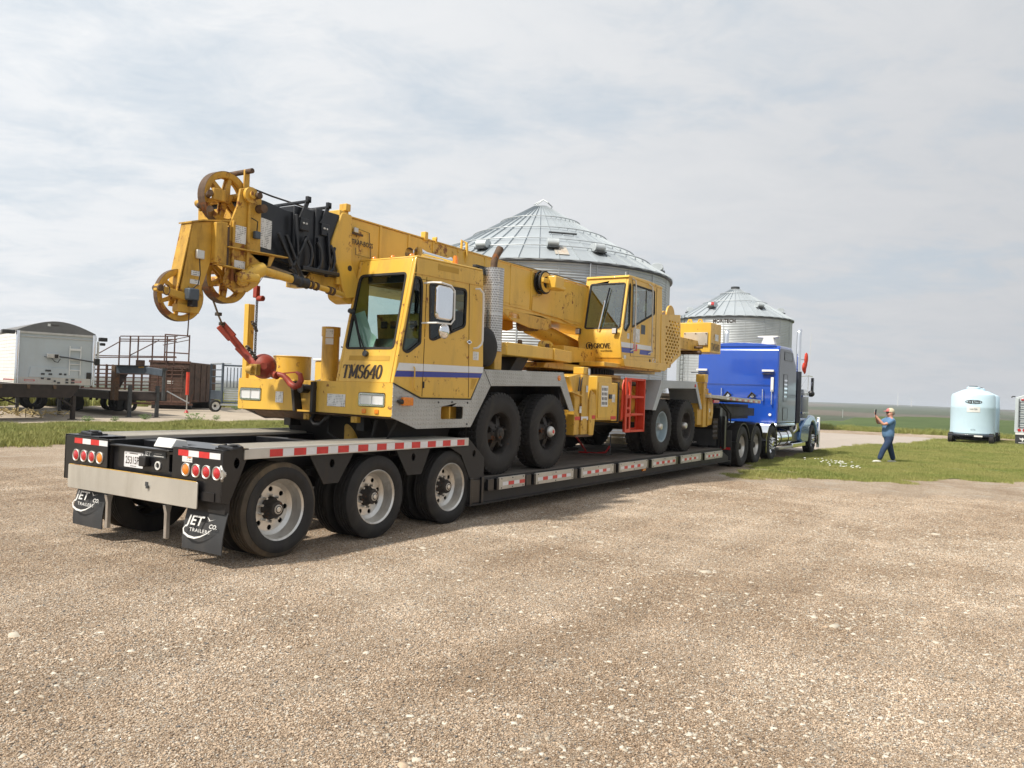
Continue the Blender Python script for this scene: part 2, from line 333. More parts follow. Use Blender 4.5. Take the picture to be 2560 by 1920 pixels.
# ------------------------------------------------------------------ mesh helpers
class G:
    def __init__(s): s.v = []; s.f = []
    def add(s, vs_, fs):
        k = len(s.v); s.v += [Vector(a) for a in vs_]; s.f += [tuple(i+k for i in f) for f in fs]; return s
    def box(s, x0, x1, y0, y1, z0, z1):
        if x1 < x0: x0, x1 = x1, x0
        if y1 < y0: y0, y1 = y1, y0
        if z1 < z0: z0, z1 = z1, z0
        return s.add([(x0,y0,z0),(x1,y0,z0),(x1,y1,z0),(x0,y1,z0),(x0,y0,z1),(x1,y0,z1),(x1,y1,z1),(x0,y1,z1)],
                     [(3,2,1,0),(4,5,6,7),(0,1,5,4),(1,2,6,5),(2,3,7,6),(3,0,4,7)])
    def beam(s, p, q, w, h, up=(0,0,1)):
        p, q, up = Vector(p), Vector(q), Vector(up); d = (q-p).normalized(); a = d.cross(up)
        if a.length < 1e-4: a = d.cross(Vector((1,0,0)))
        a.normalize(); b = a.cross(d); a *= w/2; b *= h/2
        return s.add([p-a-b,p+a-b,p+a+b,p-a+b,q-a-b,q+a-b,q+a+b,q-a+b], [(0,1,2,3),(7,6,5,4),(4,5,1,0),(5,6,2,1),(6,7,3,2),(7,4,0,3)])
    def tube(s, pts, r, n=8, close=False, caps=True):
        pts = [Vector(p) for p in pts]; N = len(pts); rs = r if isinstance(r, (list, tuple)) else [r]*N
        k = len(s.v); prev = None
        for i, p in enumerate(pts):
            if close: t = pts[(i+1) % N]-pts[i-1]
            else: t = (pts[min(i+1, N-1)]-pts[max(i-1, 0)])
            t.normalize()
            if prev is None:
                a = t.cross(Vector((0,0,1)))
                if a.length < 1e-3: a = t.cross(Vector((1,0,0)))
            else:
                a = prev-t*prev.dot(t)
            a.normalize(); prev = a; b = t.cross(a)
            for j in range(n):
                th = 2*math.pi*j/n; s.v.append(p+(a*math.cos(th)+b*math.sin(th))*rs[i])
        for i in range(N if close else N-1):
            for j in range(n):
                a0 = k+i*n+j; a1 = k+i*n+(j+1) % n; b0 = k+((i+1) % N)*n+j; b1 = k+((i+1) % N)*n+(j+1) % n
                s.f.append((a0, a1, b1, b0))
        if caps and not close:
            s.f.append(tuple(k+j for j in reversed(range(n)))); s.f.append(tuple(k+(N-1)*n+j for j in range(n)))
        return s
    def cyl(s, p, q, r0, r1=None, n=20):
        return s.tube([p, q], [r0, r0 if r1 is None else r1], n)
    def ext(s, poly, O, U, V, D, holes=()):
        O, U, V, D = Vector(O), Vector(U), Vector(V), Vector(D)
        loops = [list(poly)]+[list(h) for h in holes]
        allp = [p for l in loops for p in l]; n = len(allp); k = len(s.v)
        P = [O+U*p[0]+V*p[1] for p in allp]
        s.v += P+[p+D for p in P]
        flip = U.cross(V).dot(D) > 0
        if len(loops) == 1:
            area = sum(poly[i][0]*poly[(i+1) % n][1]-poly[(i+1) % n][0]*poly[i][1] for i in range(n))
            fr = tuple(range(n)) if area > 0 else tuple(reversed(range(n)))
            tris = [fr]
        else:
            tris = []
            for t in tessellate_polygon([[Vector((p[0], p[1], 0)) for p in l] for l in loops]):
                a, b, c = (allp[i] for i in t)
                ar = (b[0]-a[0])*(c[1]-a[1])-(c[0]-a[0])*(b[1]-a[1])
                tris.append(t if ar > 0 else tuple(reversed(t)))
        for t in tris:   # ccw in (U,V): normal along UxV
            if flip: s.f.append(tuple(k+i for i in reversed(t))); s.f.append(tuple(k+n+i for i in t))
            else: s.f.append(tuple(k+i for i in t)); s.f.append(tuple(k+n+i for i in reversed(t)))
        st = 0
        for li, l in enumerate(loops):
            m_ = len(l); area = sum(l[i][0]*l[(i+1) % m_][1]-l[(i+1) % m_][0]*l[i][1] for i in range(m_))
            inv = (area > 0) ^ (li > 0) ^ flip
            for i in range(m_):
                a, b = k+st+i, k+st+(i+1) % m_
                q = (a, b, b+n, a+n)
                s.f.append(tuple(reversed(q)) if inv else q)
            st += m_
        return s
    def xz(s, poly, y0, y1, holes=()): return s.ext(poly, (0,y0,0), (1,0,0), (0,0,1), (0,y1-y0,0), holes)
    def yz(s, poly, x0, x1, holes=()): return s.ext(poly, (x0,0,0), (0,1,0), (0,0,1), (x1-x0,0,0), holes)
    def xy(s, poly, z0, z1, holes=()): return s.ext(poly, (0,0,z0), (1,0,0), (0,1,0), (0,0,z1-z0), holes)
    def lathe(s, prof, p, axis, n=32, closed=False, a0=0., a1=2*math.pi):
        p = Vector(p); ax = Vector(axis).normalized(); a = ax.orthogonal().normalized(); b = ax.cross(a); k = len(s.v); m_ = len(prof)
        full = abs(a1-a0-2*math.pi) < 1e-6; nn = n if full else n+1
        for j in range(nn):
            th = a0+(a1-a0)*j/n; d = a*math.cos(th)+b*math.sin(th)
            for r, h in prof: s.v.append(p+ax*h+d*r)
        for j in range(n):
            j2 = (j+1) % nn
            for i in range(m_ if closed else m_-1):
                i2 = (i+1) % m_
                s.f.append((k+j*m_+i, k+j2*m_+i, k+j2*m_+i2, k+j*m_+i2))
        return s
    def ball(s, c, r, n=16, sc=(1,1,1)):
        c = Vector(c); k = len(s.v); m_ = n//2
        s.v.append(c+Vector((0,0,r*sc[2])))
        for i in range(1, m_):
            ph = math.pi*i/m_
            for j in range(n):
                th = 2*math.pi*j/n; s.v.append(c+Vector((r*sc[0]*math.sin(ph)*math.cos(th), r*sc[1]*math.sin(ph)*math.sin(th), r*sc[2]*math.cos(ph))))
        s.v.append(c-Vector((0,0,r*sc[2]))); last = len(s.v)-1
        for j in range(n):
            s.f.append((k, k+1+j, k+1+(j+1) % n)); s.f.append((last, k+1+(m_-2)*n+(j+1) % n, k+1+(m_-2)*n+j))
            for i in range(m_-2): s.f.append((k+1+i*n+j, k+1+(i+1)*n+j, k+1+(i+1)*n+(j+1) % n, k+1+i*n+(j+1) % n))
        return s
    def tf(s, M_, k=0):
        for i in range(k, len(s.v)): s.v[i] = M_ @ s.v[i]
        return s
def circ(cx, cy, r, n=16, ry=None): return [(cx+r*math.cos(2*math.pi*i/n), cy+(ry or r)*math.sin(2*math.pi*i/n)) for i in range(n)]
def rpoly(pts, r, n=4):
    out = []; N = len(pts); rr = r if isinstance(r, (list, tuple)) else [r]*N
    for i in range(N):
        p = Vector(pts[i]); a = Vector(pts[i-1])-p; b = Vector(pts[(i+1) % N])-p
        q = min(rr[i], a.length*.49, b.length*.49)
        if q < 1e-5: out.append(tuple(p)); continue
        a = a.normalized()*q; b = b.normalized()*q
        for k in range(n+1):
            t = k/n; out.append(tuple((p+a)*(1-t)**2+p*2*t*(1-t)+(p+b)*t*t))
    return out
def rect(a, b, c, d): return [(a, c), (b, c), (b, d), (a, d)]
def mesh_of(name, g_, m, smooth=35, weld=False):
    me = bpy.data.meshes.new(name); me.from_pydata([tuple(v) for v in g_.v], [], g_.f); me.update()
    if m: me.materials.append(MATS[m] if isinstance(m, str) else m)
    if smooth:
        me.shade_smooth(); me.set_sharp_from_angle(angle=R(smooth))
    return me
OFF = {}
def root_of(o):
    while o.parent: o = o.parent
    return o
def obj(name, g_, m, parent=None, smooth=35, bev=0., world=True, label=None, loc=None):
    """one mesh object; coordinates in g_ are world ones and are re-based onto the thing's origin (or onto loc)"""
    base = Vector((0,0,0))
    if parent is not None and world: base = OFF.get(root_of(parent).name, Vector((0,0,0)))
    lo = Vector(loc) if loc is not None else None
    if lo is not None:
        h = G(); h.f = g_.f; h.v = [v-lo for v in g_.v]; g_ = h
    elif base.length:
        h = G(); h.f = g_.f; h.v = [v-base for v in g_.v]; g_ = h
    me = mesh_of(name, g_, m, smooth)
    o = bpy.data.objects.new(name, me); COL.objects.link(o)
    if parent is not None: o.parent = parent
    if lo is not None: o.location = lo-base-(parent.location if (parent is not None and parent.parent is not None) else Vector((0,0,0)))
    if bev:
        b = o.modifiers.new('bevel', 'BEVEL'); b.width = bev; b.segments = 2; b.limit_method = 'ANGLE'; b.angle_limit = R(40); b.harden_normals = False
    if label: o['label'] = label
    return o
def thing(name, label, cat, loc=(0,0,0), rz=0., group=None):
    o = bpy.data.objects.new(name, None); COL.objects.link(o); o.location = loc; o.rotation_euler = (0,0,rz)
    o['label'] = label; o['category'] = cat; o.empty_display_size = .2
    if group: o['group'] = group
    OFF[o.name] = Vector(loc) if rz == 0 else Vector((0,0,0))
    return o
def tag(o, label=None, cat=None, group=None, kind=None):
    for k, v in (('label', label), ('category', cat), ('group', group), ('kind', kind)):
        if v: o[k] = v
    return o
def inst(name, me, parent, loc=(0,0,0), rot=None, scale=None):
    o = bpy.data.objects.new(name, me); COL.objects.link(o); o.parent = parent; o.location = loc
    if rot: o.rotation_euler = rot
    if scale: o.scale = scale
    return o
def part_empty(name, parent, loc):
    o = bpy.data.objects.new(name, None); COL.objects.link(o); o.parent = parent; o.location = loc; o.empty_display_size = .1; return o
def dup(o, parent=None, loc=None, rz=None, label=None):
    c = o.copy(); COL.objects.link(c); c.parent = parent
    if loc is not None: c.location = loc
    if rz is not None: c.rotation_euler = (0, 0, rz)
    if label: c['label'] = label
    for ch in list(o.children): dup(ch, c)
    return c
def text_geo(body, size, O, U, V, depth=.001, align='LEFT', bold=0., shear=0., sx=1., spacing=1.):
    cu = bpy.data.curves.new('t', 'FONT'); cu.body = body; cu.size = 1.; cu.align_x = align; cu.offset = bold; cu.shear = shear; cu.resolution_u = 2; cu.space_character = spacing
    to = bpy.data.objects.new('t', cu); COL.objects.link(to)
    dg = bpy.context.evaluated_depsgraph_get(); me = bpy.data.meshes.new_from_object(to.evaluated_get(dg))
    U, V = Vector(U).normalized(), Vector(V).normalized(); N_ = U.cross(V); O = Vector(O)
    g_ = G(); g_.add([O+U*(v.co.x*size*sx)+V*(v.co.y*size)+N_*depth for v in me.vertices], [tuple(p.vertices) for p in me.polygons])
    bpy.data.objects.remove(to); bpy.data.curves.remove(cu); bpy.data.meshes.remove(me)
    return g_
# serif pen lettering: strokes thick where upright, thin where level
def _arc(cx, cy, rx, ry, a0, a1, n=12): return [(cx+rx*math.cos(R(a0+(a1-a0)*i/n)), cy+ry*math.sin(R(a0+(a1-a0)*i/n))) for i in range(n+1)]
GL = {
 'T': (.62, [[(.31,0),(.31,1)], [(.03,.97),(.59,.97)], [(.03,.97),(.01,.76)], [(.59,.97),(.61,.76)], [(.2,.015),(.42,.015)]]),
 'M': (.86, [[(.14,0),(.14,1)], [(.72,0),(.72,1)], [(.13,.98),(.42,.12)], [(.42,.12),(.70,.98)], [(.03,.015),(.25,.015)], [(.6,.015),(.84,.015)], [(.03,.985),(.16,.985)], [(.7,.985),(.84,.985)]]),
 'S': (.52, [_arc(.25,.75,.17,.23,20,265,14)+_arc(.25,.26,.19,.25,80,-160,14), [(.43,.97),(.43,.74)], [(.05,.03),(.05,.28)]]),
 '6': (.54, [_arc(.50,.5,.42,.52,95,195,12)+_arc(.27,.30,.18,.30,190,-165,22)]),
 '4': (.56, [[(.40,0),(.40,1)], [(.40,.98),(.03,.30)], [(.03,.28),(.54,.28)], [(.29,.015),(.51,.015)]]),
 '0': (.54, [_arc(.27,.5,.2,.49,0,360,26)]),
 'G': (.72, [_arc(.38,.5,.32,.49,48,335,22), [(.62,.08),(.62,.42)], [(.5,.43),(.72,.43)], [(.62,.97),(.62,.72)]]),
 'R': (.68, [[(.14,0),(.14,1)], [(.1,.985)]+_arc(.34,.75,.19,.235,90,-90,10)+[(.14,.515)], [(.34,.5),(.6,.02)], [(.03,.015),(.26,.015)], [(.55,.015),(.68,.015)]]),
 'O': (.78, [_arc(.38,.5,.32,.48,0,360,26)]),
 'V': (.7, [[(.10,.98),(.37,0)], [(.60,.98),(.38,0)], [(.0,.985),(.22,.985)], [(.5,.985),(.7,.985)]]),
 'E': (.6, [[(.14,0),(.14,1)], [(.05,.985),(.54,.985)], [(.14,.5),(.42,.5)], [(.05,.015),(.56,.015)], [(.54,.98),(.54,.76)], [(.56,.02),(.56,.26)], [(.42,.62),(.42,.38)]]),
}
def serif_geo(txt, h, O, U, V, sx=1., thick=.13, thin=.05):
    U, V = Vector(U).normalized(), Vector(V).normalized(); N_ = U.cross(V); O = Vector(O); g_ = G(); x = 0.; li = 0
    for ch in txt:
        w, strokes = GL[ch]
        for st in strokes:
            li += 1; pts = [Vector(p) for p in st]; n = len(pts); L = []; Rr = []
            short = n == 2 and (pts[0]-pts[1]).length < .3
            for i, p in enumerate(pts):
                d = (pts[min(i+1, n-1)]-pts[max(i-1, 0)]).normalized()
                t = (thin+(0 if short else (thick-thin))*abs(d.y)**1.3)/2
                nn = Vector((-d.y, d.x)); L.append(p+Vector((nn.x*t/sx, nn.y*t))); Rr.append(p-Vector((nn.x*t/sx, nn.y*t)))
            vs_ = [O+U*((q.x+x)*h*sx)+V*(q.y*h)+N_*(.001+.00015*(li % 7)) for q in L+Rr]
            g_.add(vs_, [(i, i+n, i+n+1, i+1) for i in range(n-1)])
        x += w
    return g_, x*h*sx

# ================================================================== setting
rng = np.random.default_rng(5)
def lerp(x, xs, ys): return float(np.interp(x, xs, ys))
def hash2(x, y):  # smooth value noise
    xi, yi = math.floor(x), math.floor(y); fx, fy = x-xi, y-yi
    def h(a, b): return (math.sin(a*127.1+b*311.7)*43758.5453) % 1.
    fx = fx*fx*(3-2*fx); fy = fy*fy*(3-2*fy)
    return (h(xi,yi)*(1-fx)+h(xi+1,yi)*fx)*(1-fy)+(h(xi,yi+1)*(1-fx)+h(xi+1,yi+1)*fx)*fy
def terrain():
    rs = [0, 15, 30, 45, 58]+list(np.geomspace(64, 300, 34))+list(np.geomspace(330, 11000, 46)); na = 240
    vs_, cols = [], []
    for r in rs:
        for k in range(na):
            a = 2*math.pi*k/na; x = CAMP.x+r*math.cos(a); y = CAMP.y+r*math.sin(a)
            deg = math.degrees(a); deg = deg-360 if deg > 180 else deg
            crest = lerp(deg, [-20, 3, 5, 8, 9.5, 11, 14, 60, 100], [150, 165, 170, 140, 105, 80, 85, 95, 120])
            if deg > 100 or deg < -20: crest = 130
            t = r/crest
            z = -.03
            if r > 60: z = -.03+.35*math.sin(min(1, (r-60)/max(20., crest-60))*math.pi*.5)*(hash2(x*.02, y*.02)-.45)
            if t > 1:
                valley = -9 if 60 > deg > -30 else -6
                z = lerp(r, [crest, crest*1.5, crest*3.2, 900, 2600, 4200, 11000], [z, z-1.6, valley, valley+.5, 1.2-4*0, 9, 12])
                z += (hash2(x*.0016, y*.0016)-.5)*min(1, (r-crest)/900)*8+(hash2(x*.006+5, y*.006)-.5)*min(1, (r-crest)/400)*3
            vs_.append((x, y, z))
            q = hash2(x*.0021+9, y*.0021+3); q2 = hash2(math.floor(x/260)+.5, math.floor(y/340)+.5)
            if t <= 1.0: c = (.085, .118, .052)
            elif r < 330: c = (.13, .165, .07)
            else:
                c = [(.105,.092,.07), (.085,.085,.06), (.065,.08,.045), (.125,.105,.08)][int(q2*3.99)]
                c = tuple(u*(.8+.4*q) for u in c)
            cols.append(c)
    fs = []
    for i in range(len(rs)-1):
        for k in range(na):
            k2 = (k+1) % na
            if i == 0: fs.append((k, na+k, na+k2)) if False else fs.append((0, na+k, na+k2))
            else: fs.append((i*na+k, (i+1)*na+k, (i+1)*na+k2, i*na+k2))
    me = bpy.data.meshes.new('ground'); me.from_pydata(vs_, [], fs); me.materials.append(MATS['field']); me.shade_smooth()
    ca = me.color_attributes.new('field', 'FLOAT_COLOR', 'POINT')
    ca.data.foreach_set('color', np.array([c+(1.,) for c in cols], dtype=np.float32).ravel())
    o = bpy.data.objects.new('ground', me); COL.objects.link(o); o['kind'] = 'structure'
terrain()
def sheet(name, poly, z, m, step=.8, rag=.18, seed=0):
    """flat sheet whose outline is broken up"""
    pts = []; N = len(poly)
    for i in range(N):
        a, b = Vector(poly[i]), Vector(poly[(i+1) % N]); n = max(1, int((b-a).length/step)); nn = Vector((-(b-a).y, (b-a).x)).normalized()
        for k in range(n):
            p = a+(b-a)*k/n; s = hash2(p.x*.9+seed, p.y*.9)-.5+(hash2(p.x*3.1+seed, p.y*3.1)-.5)*.5
            pts.append(tuple(p+nn*s*rag*2))
    g_ = G(); g_.v = [Vector((p[0], p[1], z)) for p in pts]
    for t in tessellate_polygon([[Vector((p[0], p[1], 0)) for p in pts]]):
        a, b, c = (pts[i] for i in t)
        g_.f.append(tuple(t) if (b[0]-a[0])*(c[1]-a[1])-(c[0]-a[0])*(b[1]-a[1]) > 0 else tuple(reversed(t)))
    o = obj(name, g_, m, smooth=0); o['kind'] = 'structure'; return o, pts
sheet('gravel_yard', [(-30,-34),(46,-34),(52,-12),(52,4),(48,22),(-30,22)], 0., 'gravel', 2., .5)
sheet('yard_verge', [(46.3,-34),(62,-34),(60,22),(47,22.5),(50.5,4),(51.,-12)], -.006, 'grass_turf', 1.2, .5)
sheet('dirt_pad', [(-34,21.6),(45,21.),(47,26),(40,44),(-34,48)], .006, 'dirt_pad', 1.5, .5)
LAWN = [(16.3,-1.45),(15.2,-2.3),(14.9,-3.0),(16.1,-3.8),(17.,-4.7),(18.5,-5.7),(20.5,-7.2),(26,-11),(46,-26),(47.5,-12),(46.2,-3.9),(43.2,-2.95),(40.5,-2.35),(35,-1.9),(32.7,-1.35),(29,-.45),(25.4,-.1),(21.5,-.25),(19,-.75)]
sheet('concrete_apron', [(23.5,-.6),(36,-3.2),(45.7,-3.9),(46.3,-2.6),(45,3),(38,14),(26,12),(24,3)], .005, 'pale_gravel', 1.2, .35)
_, LAWNP = sheet('lawn', LAWN, .011, 'grass_turf', .22, .30)
STRIP = [(-26,12.8),(3,13.7),(9.2,14.6),(20,15.3),(40,16.5),(40,21.3),(17.5,21.3),(9.5,22.2),(-26,22.8)]
_, STRIPP = sheet('grass_strip', STRIP, .012, 'grass_turf', .5, .25, 4)
FAR = [(-34,43),(46,38),(62,26),(60,62),(-34,70)]
sheet('weed_margin', FAR, .003, 'grass_turf', 1.5, .6)

# ---- geometry-node scattering of prototype patches (uncountable stuff only)
def scatter(name, protos, pts, rots, scales, idx):
    me = bpy.data.meshes.new(name); me.vertices.add(len(pts)); me.vertices.foreach_set('co', np.asarray(pts, np.float32).ravel())
    for an, ty, d in (('rz', 'FLOAT', rots), ('sc', 'FLOAT', scales)):
        a = me.attributes.new(an, ty, 'POINT'); a.data.foreach_set('value', np.asarray(d, np.float32))
    a = me.attributes.new('ix', 'INT', 'POINT'); a.data.foreach_set('value', np.asarray(idx, np.int32))
    o = bpy.data.objects.new(name, me); COL.objects.link(o)
    ng = bpy.data.node_groups.new(name, 'GeometryNodeTree')
    ng.interface.new_socket('Geometry', in_out='INPUT', socket_type='NodeSocketGeometry'); ng.interface.new_socket('Geometry', in_out='OUTPUT', socket_type='NodeSocketGeometry')
    N = ng.nodes; L = ng.links; gi = N.new('NodeGroupInput'); go = N.new('NodeGroupOutput'); iop = N.new('GeometryNodeInstanceOnPoints')
    jn = N.new('GeometryNodeJoinGeometry')
    for p in protos:
        oi = N.new('GeometryNodeObjectInfo'); oi.inputs['Object'].default_value = p; oi.inputs['As Instance'].default_value = True; L.new(oi.outputs['Geometry'], jn.inputs[0])
    def at(n_, ty):
        x = N.new('GeometryNodeInputNamedAttribute'); x.data_type = ty; x.inputs['Name'].default_value = n_; return x.outputs[0]
    L.new(gi.outputs[0], iop.inputs['Points']); L.new(jn.outputs[0], iop.inputs['Instance']); iop.inputs['Pick Instance'].default_value = True
    L.new(at('ix', 'INT'), iop.inputs['Instance Index']); L.new(at('sc', 'FLOAT'), iop.inputs['Scale'])
    cx = N.new('ShaderNodeCombineXYZ'); L.new(at('rz', 'FLOAT'), cx.inputs[2]); L.new(cx.outputs[0], iop.inputs['Rotation'])
    L.new(iop.outputs[0], go.inputs[0])
    md = o.modifiers.new('scatter', 'NODES'); md.node_group = ng
    o['kind'] = 'stuff'; return o
def patch_mesh(name, V, F, mname, **attrs):
    me = bpy.data.meshes.new(name); nv = len(V); nf = len(F); k = F.shape[1]
    me.vertices.add(nv); me.vertices.foreach_set('co', V.astype(np.float32).ravel())
    me.loops.add(nf*k); me.loops.foreach_set('vertex_index', F.astype(np.int32).ravel())
    me.polygons.add(nf); me.polygons.foreach_set('loop_start', np.arange(0, nf*k, k, dtype=np.int32))
    me.update(calc_edges=True); me.materials.append(MATS[mname])
    for a, d in attrs.items():
        at = me.attributes.new(a, 'FLOAT', 'POINT'); at.data.foreach_set('value', d.astype(np.float32))
    return me
OCT = np.array([(1,0,0),(0,1,0),(-1,0,0),(0,-1,0),(0,0,1),(0,0,-.6)], float)
OCF = np.array([(0,1,4),(1,2,4),(2,3,4),(3,0,4),(1,0,5),(2,1,5),(3,2,5),(0,3,5)])
CUB = np.array([(-1,-1,-.7),(1,-1,-.7),(1,1,-.7),(-1,1,-.7),(-.75,-.8,.7),(.8,-.7,.8),(.7,.8,.6),(-.8,.7,.75)], float)
CUF = np.array([(0,1,5),(0,5,4),(1,2,6),(1,6,5),(2,3,7),(2,7,6),(3,0,4),(3,4,7),(4,5,6),(4,6,7)])
def stones(n, size, lo, hi, flat=.55, base=None, bf=None, mname='stone', zoff=.25):
    B, BF = (OCT, OCF) if base is None else (base, bf)
    nb = len(B); s = rng.lognormal(0, .38, n)*(lo+hi)/2; s = np.clip(s, lo*.6, hi*1.7)
    P = rng.uniform(-size/2, size/2, (n, 2)); th = rng.uniform(0, 2*np.pi, n)
    sc = np.stack([s, s*rng.uniform(.55, .95, n), s*flat*rng.uniform(.6, 1.1, n)], 1)
    V = B[None]*(1+rng.uniform(-.28, .28, (n, nb, 3)))*sc[:, None, :]
    tl = rng.uniform(-.5, .5, n); c, s_ = np.cos(tl), np.sin(tl)
    y = V[..., 1]*c[:, None]-V[..., 2]*s_[:, None]; z = V[..., 1]*s_[:, None]+V[..., 2]*c[:, None]
    x = V[..., 0]; c, s_ = np.cos(th)[:, None], np.sin(th)[:, None]
    V = np.stack([x*c-y*s_+P[:, 0:1], x*s_+y*c+P[:, 1:2], z+(sc[:, 2]*zoff)[:, None]], 2)
    F = (BF[None]+(np.arange(n)*nb)[:, None, None]).reshape(-1, 3)
    return V.reshape(-1, 3), F, np.repeat(rng.uniform(0, 1, n), nb), np.repeat(rng.uniform(0, 1, n), nb)
def proto(name, me):
    o = bpy.data.objects.new(name, me); return o
pro = []
for k in range(5):
    V, F, t, h = stones(9500, 1.0, .0034, .0075); pro.append(proto('gravel_patch', patch_mesh('gravel_patch', V, F, 'stone', tone=t, hue=h)))
pts, ro, sc_, ix = [], [], [], []
for i in range(-6, 30):
    for j in range(-24, 4):
        x, y = i*.86, -j*-.86; x = -4+i*.86*1.0; y = j*.86*.62-0.0
        y = -11+(j+24)*.86*.62*1.6
        d = math.hypot(x-CAMP.x, y-CAMP.y); ang = math.atan2(y-CAMP.y, x-CAMP.x)
        if d < 2.0 or d > 17 or not (-.2 < ang < 1.35): continue
        pts.append((x+random.uniform(-.1, .1), y+random.uniform(-.1, .1), .0)); ro.append(random.choice([0, 1, 2, 3])*math.pi/2+random.uniform(-.3, .3)); sc_.append(random.uniform(.95, 1.15)); ix.append(random.randrange(5))
o = scatter('loose_gravel', pro, pts, ro, sc_, ix); tag(o, 'tan crushed gravel covering the yard', 'gravel')
# larger pale flat stones, gathered in drifts at the front right
pro = []
for k in range(4):
    V, F, t, h = stones(20, .9, .007, .016, .38, CUB, CUF, zoff=.1); pro.append(proto('pale_stone_patch', patch_mesh('pale_stone_patch', V, F, 'white_stone', tone=t)))
V, F, t, h = stones(4, .9, .016, .03, .4, CUB, CUF, zoff=.1); pro.append(proto('pale_stone_patch', patch_mesh('pale_stone_patch', V, F, 'white_stone', tone=t)))
V, F, t, h = stones(9, .9, .012, .02, .5, CUB, CUF, zoff=.2); pro.append(proto('brown_stone_patch', patch_mesh('brown_stone_patch', V, F, 'stone', tone=t, hue=h*.8)))
pts, ro, sc_, ix = [], [], [], []
for k in range(1500):
    d = 2.6+random.random()**.8*13; ang = random.uniform(-.12, 1.3); x = CAMP.x+d*math.cos(ang); y = CAMP.y+d*math.sin(ang)
    if y > -.2: continue
    dens = hash2(x*.9+3, y*.9)*.6+hash2(x*2.3, y*2.3+4)*.4
    right = 1 if ang < .62 else .25
    kk = 5 if random.random() < .4 else random.randrange(5)
    if kk < 5 and random.random() > max(0, (dens-.50))*2.6*right+.012: continue
    pts.append((x, y, 0)); ro.append(random.uniform(0, 6.3)); sc_.append(random.uniform(.7, 1.25)); ix.append(kk)
o = scatter('scattered_stones', pro, pts, ro, sc_, ix); tag(o, 'larger pale limestone chips strewn over the gravel', 'stones')

def grass_proto(name, n, size, h0, h1, w):
    P = rng.uniform(-size/2, size/2, (n, 2)); th = rng.uniform(0, 2*np.pi, n); h = rng.uniform(h0, h1, n); ln = rng.uniform(.1, .75, n)*h; la = rng.uniform(0, 2*np.pi, n)
    V = np.zeros((n, 5, 3)); dx, dy = np.cos(th)*w/2, np.sin(th)*w/2
    for k, (t, ww) in enumerate(((0, -1), (0, 1), (.55, .8), (.55, -.8))):
        V[:, k, 0] = P[:, 0]+dx*ww+np.cos(la)*ln*t*t; V[:, k, 1] = P[:, 1]+dy*ww+np.sin(la)*ln*t*t; V[:, k, 2] = h*t
    V[:, 4, 0] = P[:, 0]+np.cos(la)*ln; V[:, 4, 1] = P[:, 1]+np.sin(la)*ln; V[:, 4, 2] = h
    F = np.array([(0,1,2),(0,2,3),(3,2,4)])[None]+(np.arange(n)*5)[:, None, None]
    tone = np.repeat(rng.uniform(0, 1, n), 5)
    return proto(name, patch_mesh(name, V.reshape(-1, 3), F.reshape(-1, 3), 'grass_blade', tone=tone))
def inside(p, poly):
    x, y = p; c = False; j = len(poly)-1
    for i in range(len(poly)):
        if (poly[i][1] > y) != (poly[j][1] > y) and x < (poly[j][0]-poly[i][0])*(y-poly[i][1])/(poly[j][1]-poly[i][1])+poly[i][0]: c = not c
        j = i
    return c
def fill(name, label, protos, poly, n, box, smin, smax, cat='grass', thin=.22):
    pts, ro, sc_, ix = [], [], [], []
    while len(pts) < n:
        x, y = random.uniform(*box[:2]), random.uniform(*box[2:])
        if not inside((x+random.gauss(0,.28), y+random.gauss(0,.24)), poly): continue
        if hash2(x*.9+31, y*.9)*.6+hash2(x*2.7, y*2.7)*.4 < thin: continue
        pts.append((x, y, 0)); ro.append(random.uniform(0, 6.3)); sc_.append(random.uniform(smin, smax)*(.6+.8*hash2(x*.8, y*.8))); ix.append(random.randrange(len(protos)))
    tag(scatter(name, protos, pts, ro, sc_, ix), label, cat)
gp = [grass_proto('grass_patch', 420, .5, .03, .07, .007) for _ in range(3)]
fill('lawn_grass', 'mown green grass beside the apron where the person stands', gp, LAWNP, 2600, (14.5,34,-14,0), .8, 1.2)
TUFT = [(12.6,-1.0),(14.8,-2.0),(14.6,-3.2),(16.2,-4.3),(19,-6.8),(20.8,-6.6),(17.4,-4.2),(16.0,-2.6),(16.6,-1.2),(20,-.3),(19,-.1)]
fill('edge_tufts', 'sparse grass tufts creeping onto the gravel at the lawn edge', gp, TUFT, 260, (12,21,-7,0), .5, 1.1, thin=.45)
gp2 = [grass_proto('tall_grass_patch', 260, .6, .05, .14, .011) for _ in range(3)]
fill('lawn_grass_far', 'far part of the mown grass round the blue tank', gp2, LAWNP, 1700, (30,47,-14,0), .7, 1.1)
fill('strip_grass', 'rough green grass strip between gravel and dirt pad', gp2, STRIPP, 4200, (-4,40,12.5,23), .7, 1.4)
gp3 = [grass_proto('weed_patch', 160, .9, .2, .6, .03) for _ in range(3)]
fill('weeds_behind_pad', 'tall weeds growing behind the parked trailers', gp3, FAR, 1500, (5,55,38,60), .6, 1.5, 'weeds', 0)
VERGE = [(47,-30),(50,-30),(56,-30),(55,21),(48,21),(51.5,4),(51.8,-12)]
fill('verge_grass', 'light yellow green grass along the edge of the field', gp3, VERGE, 900, (46,57,-24,21), .3, .65, thin=0)
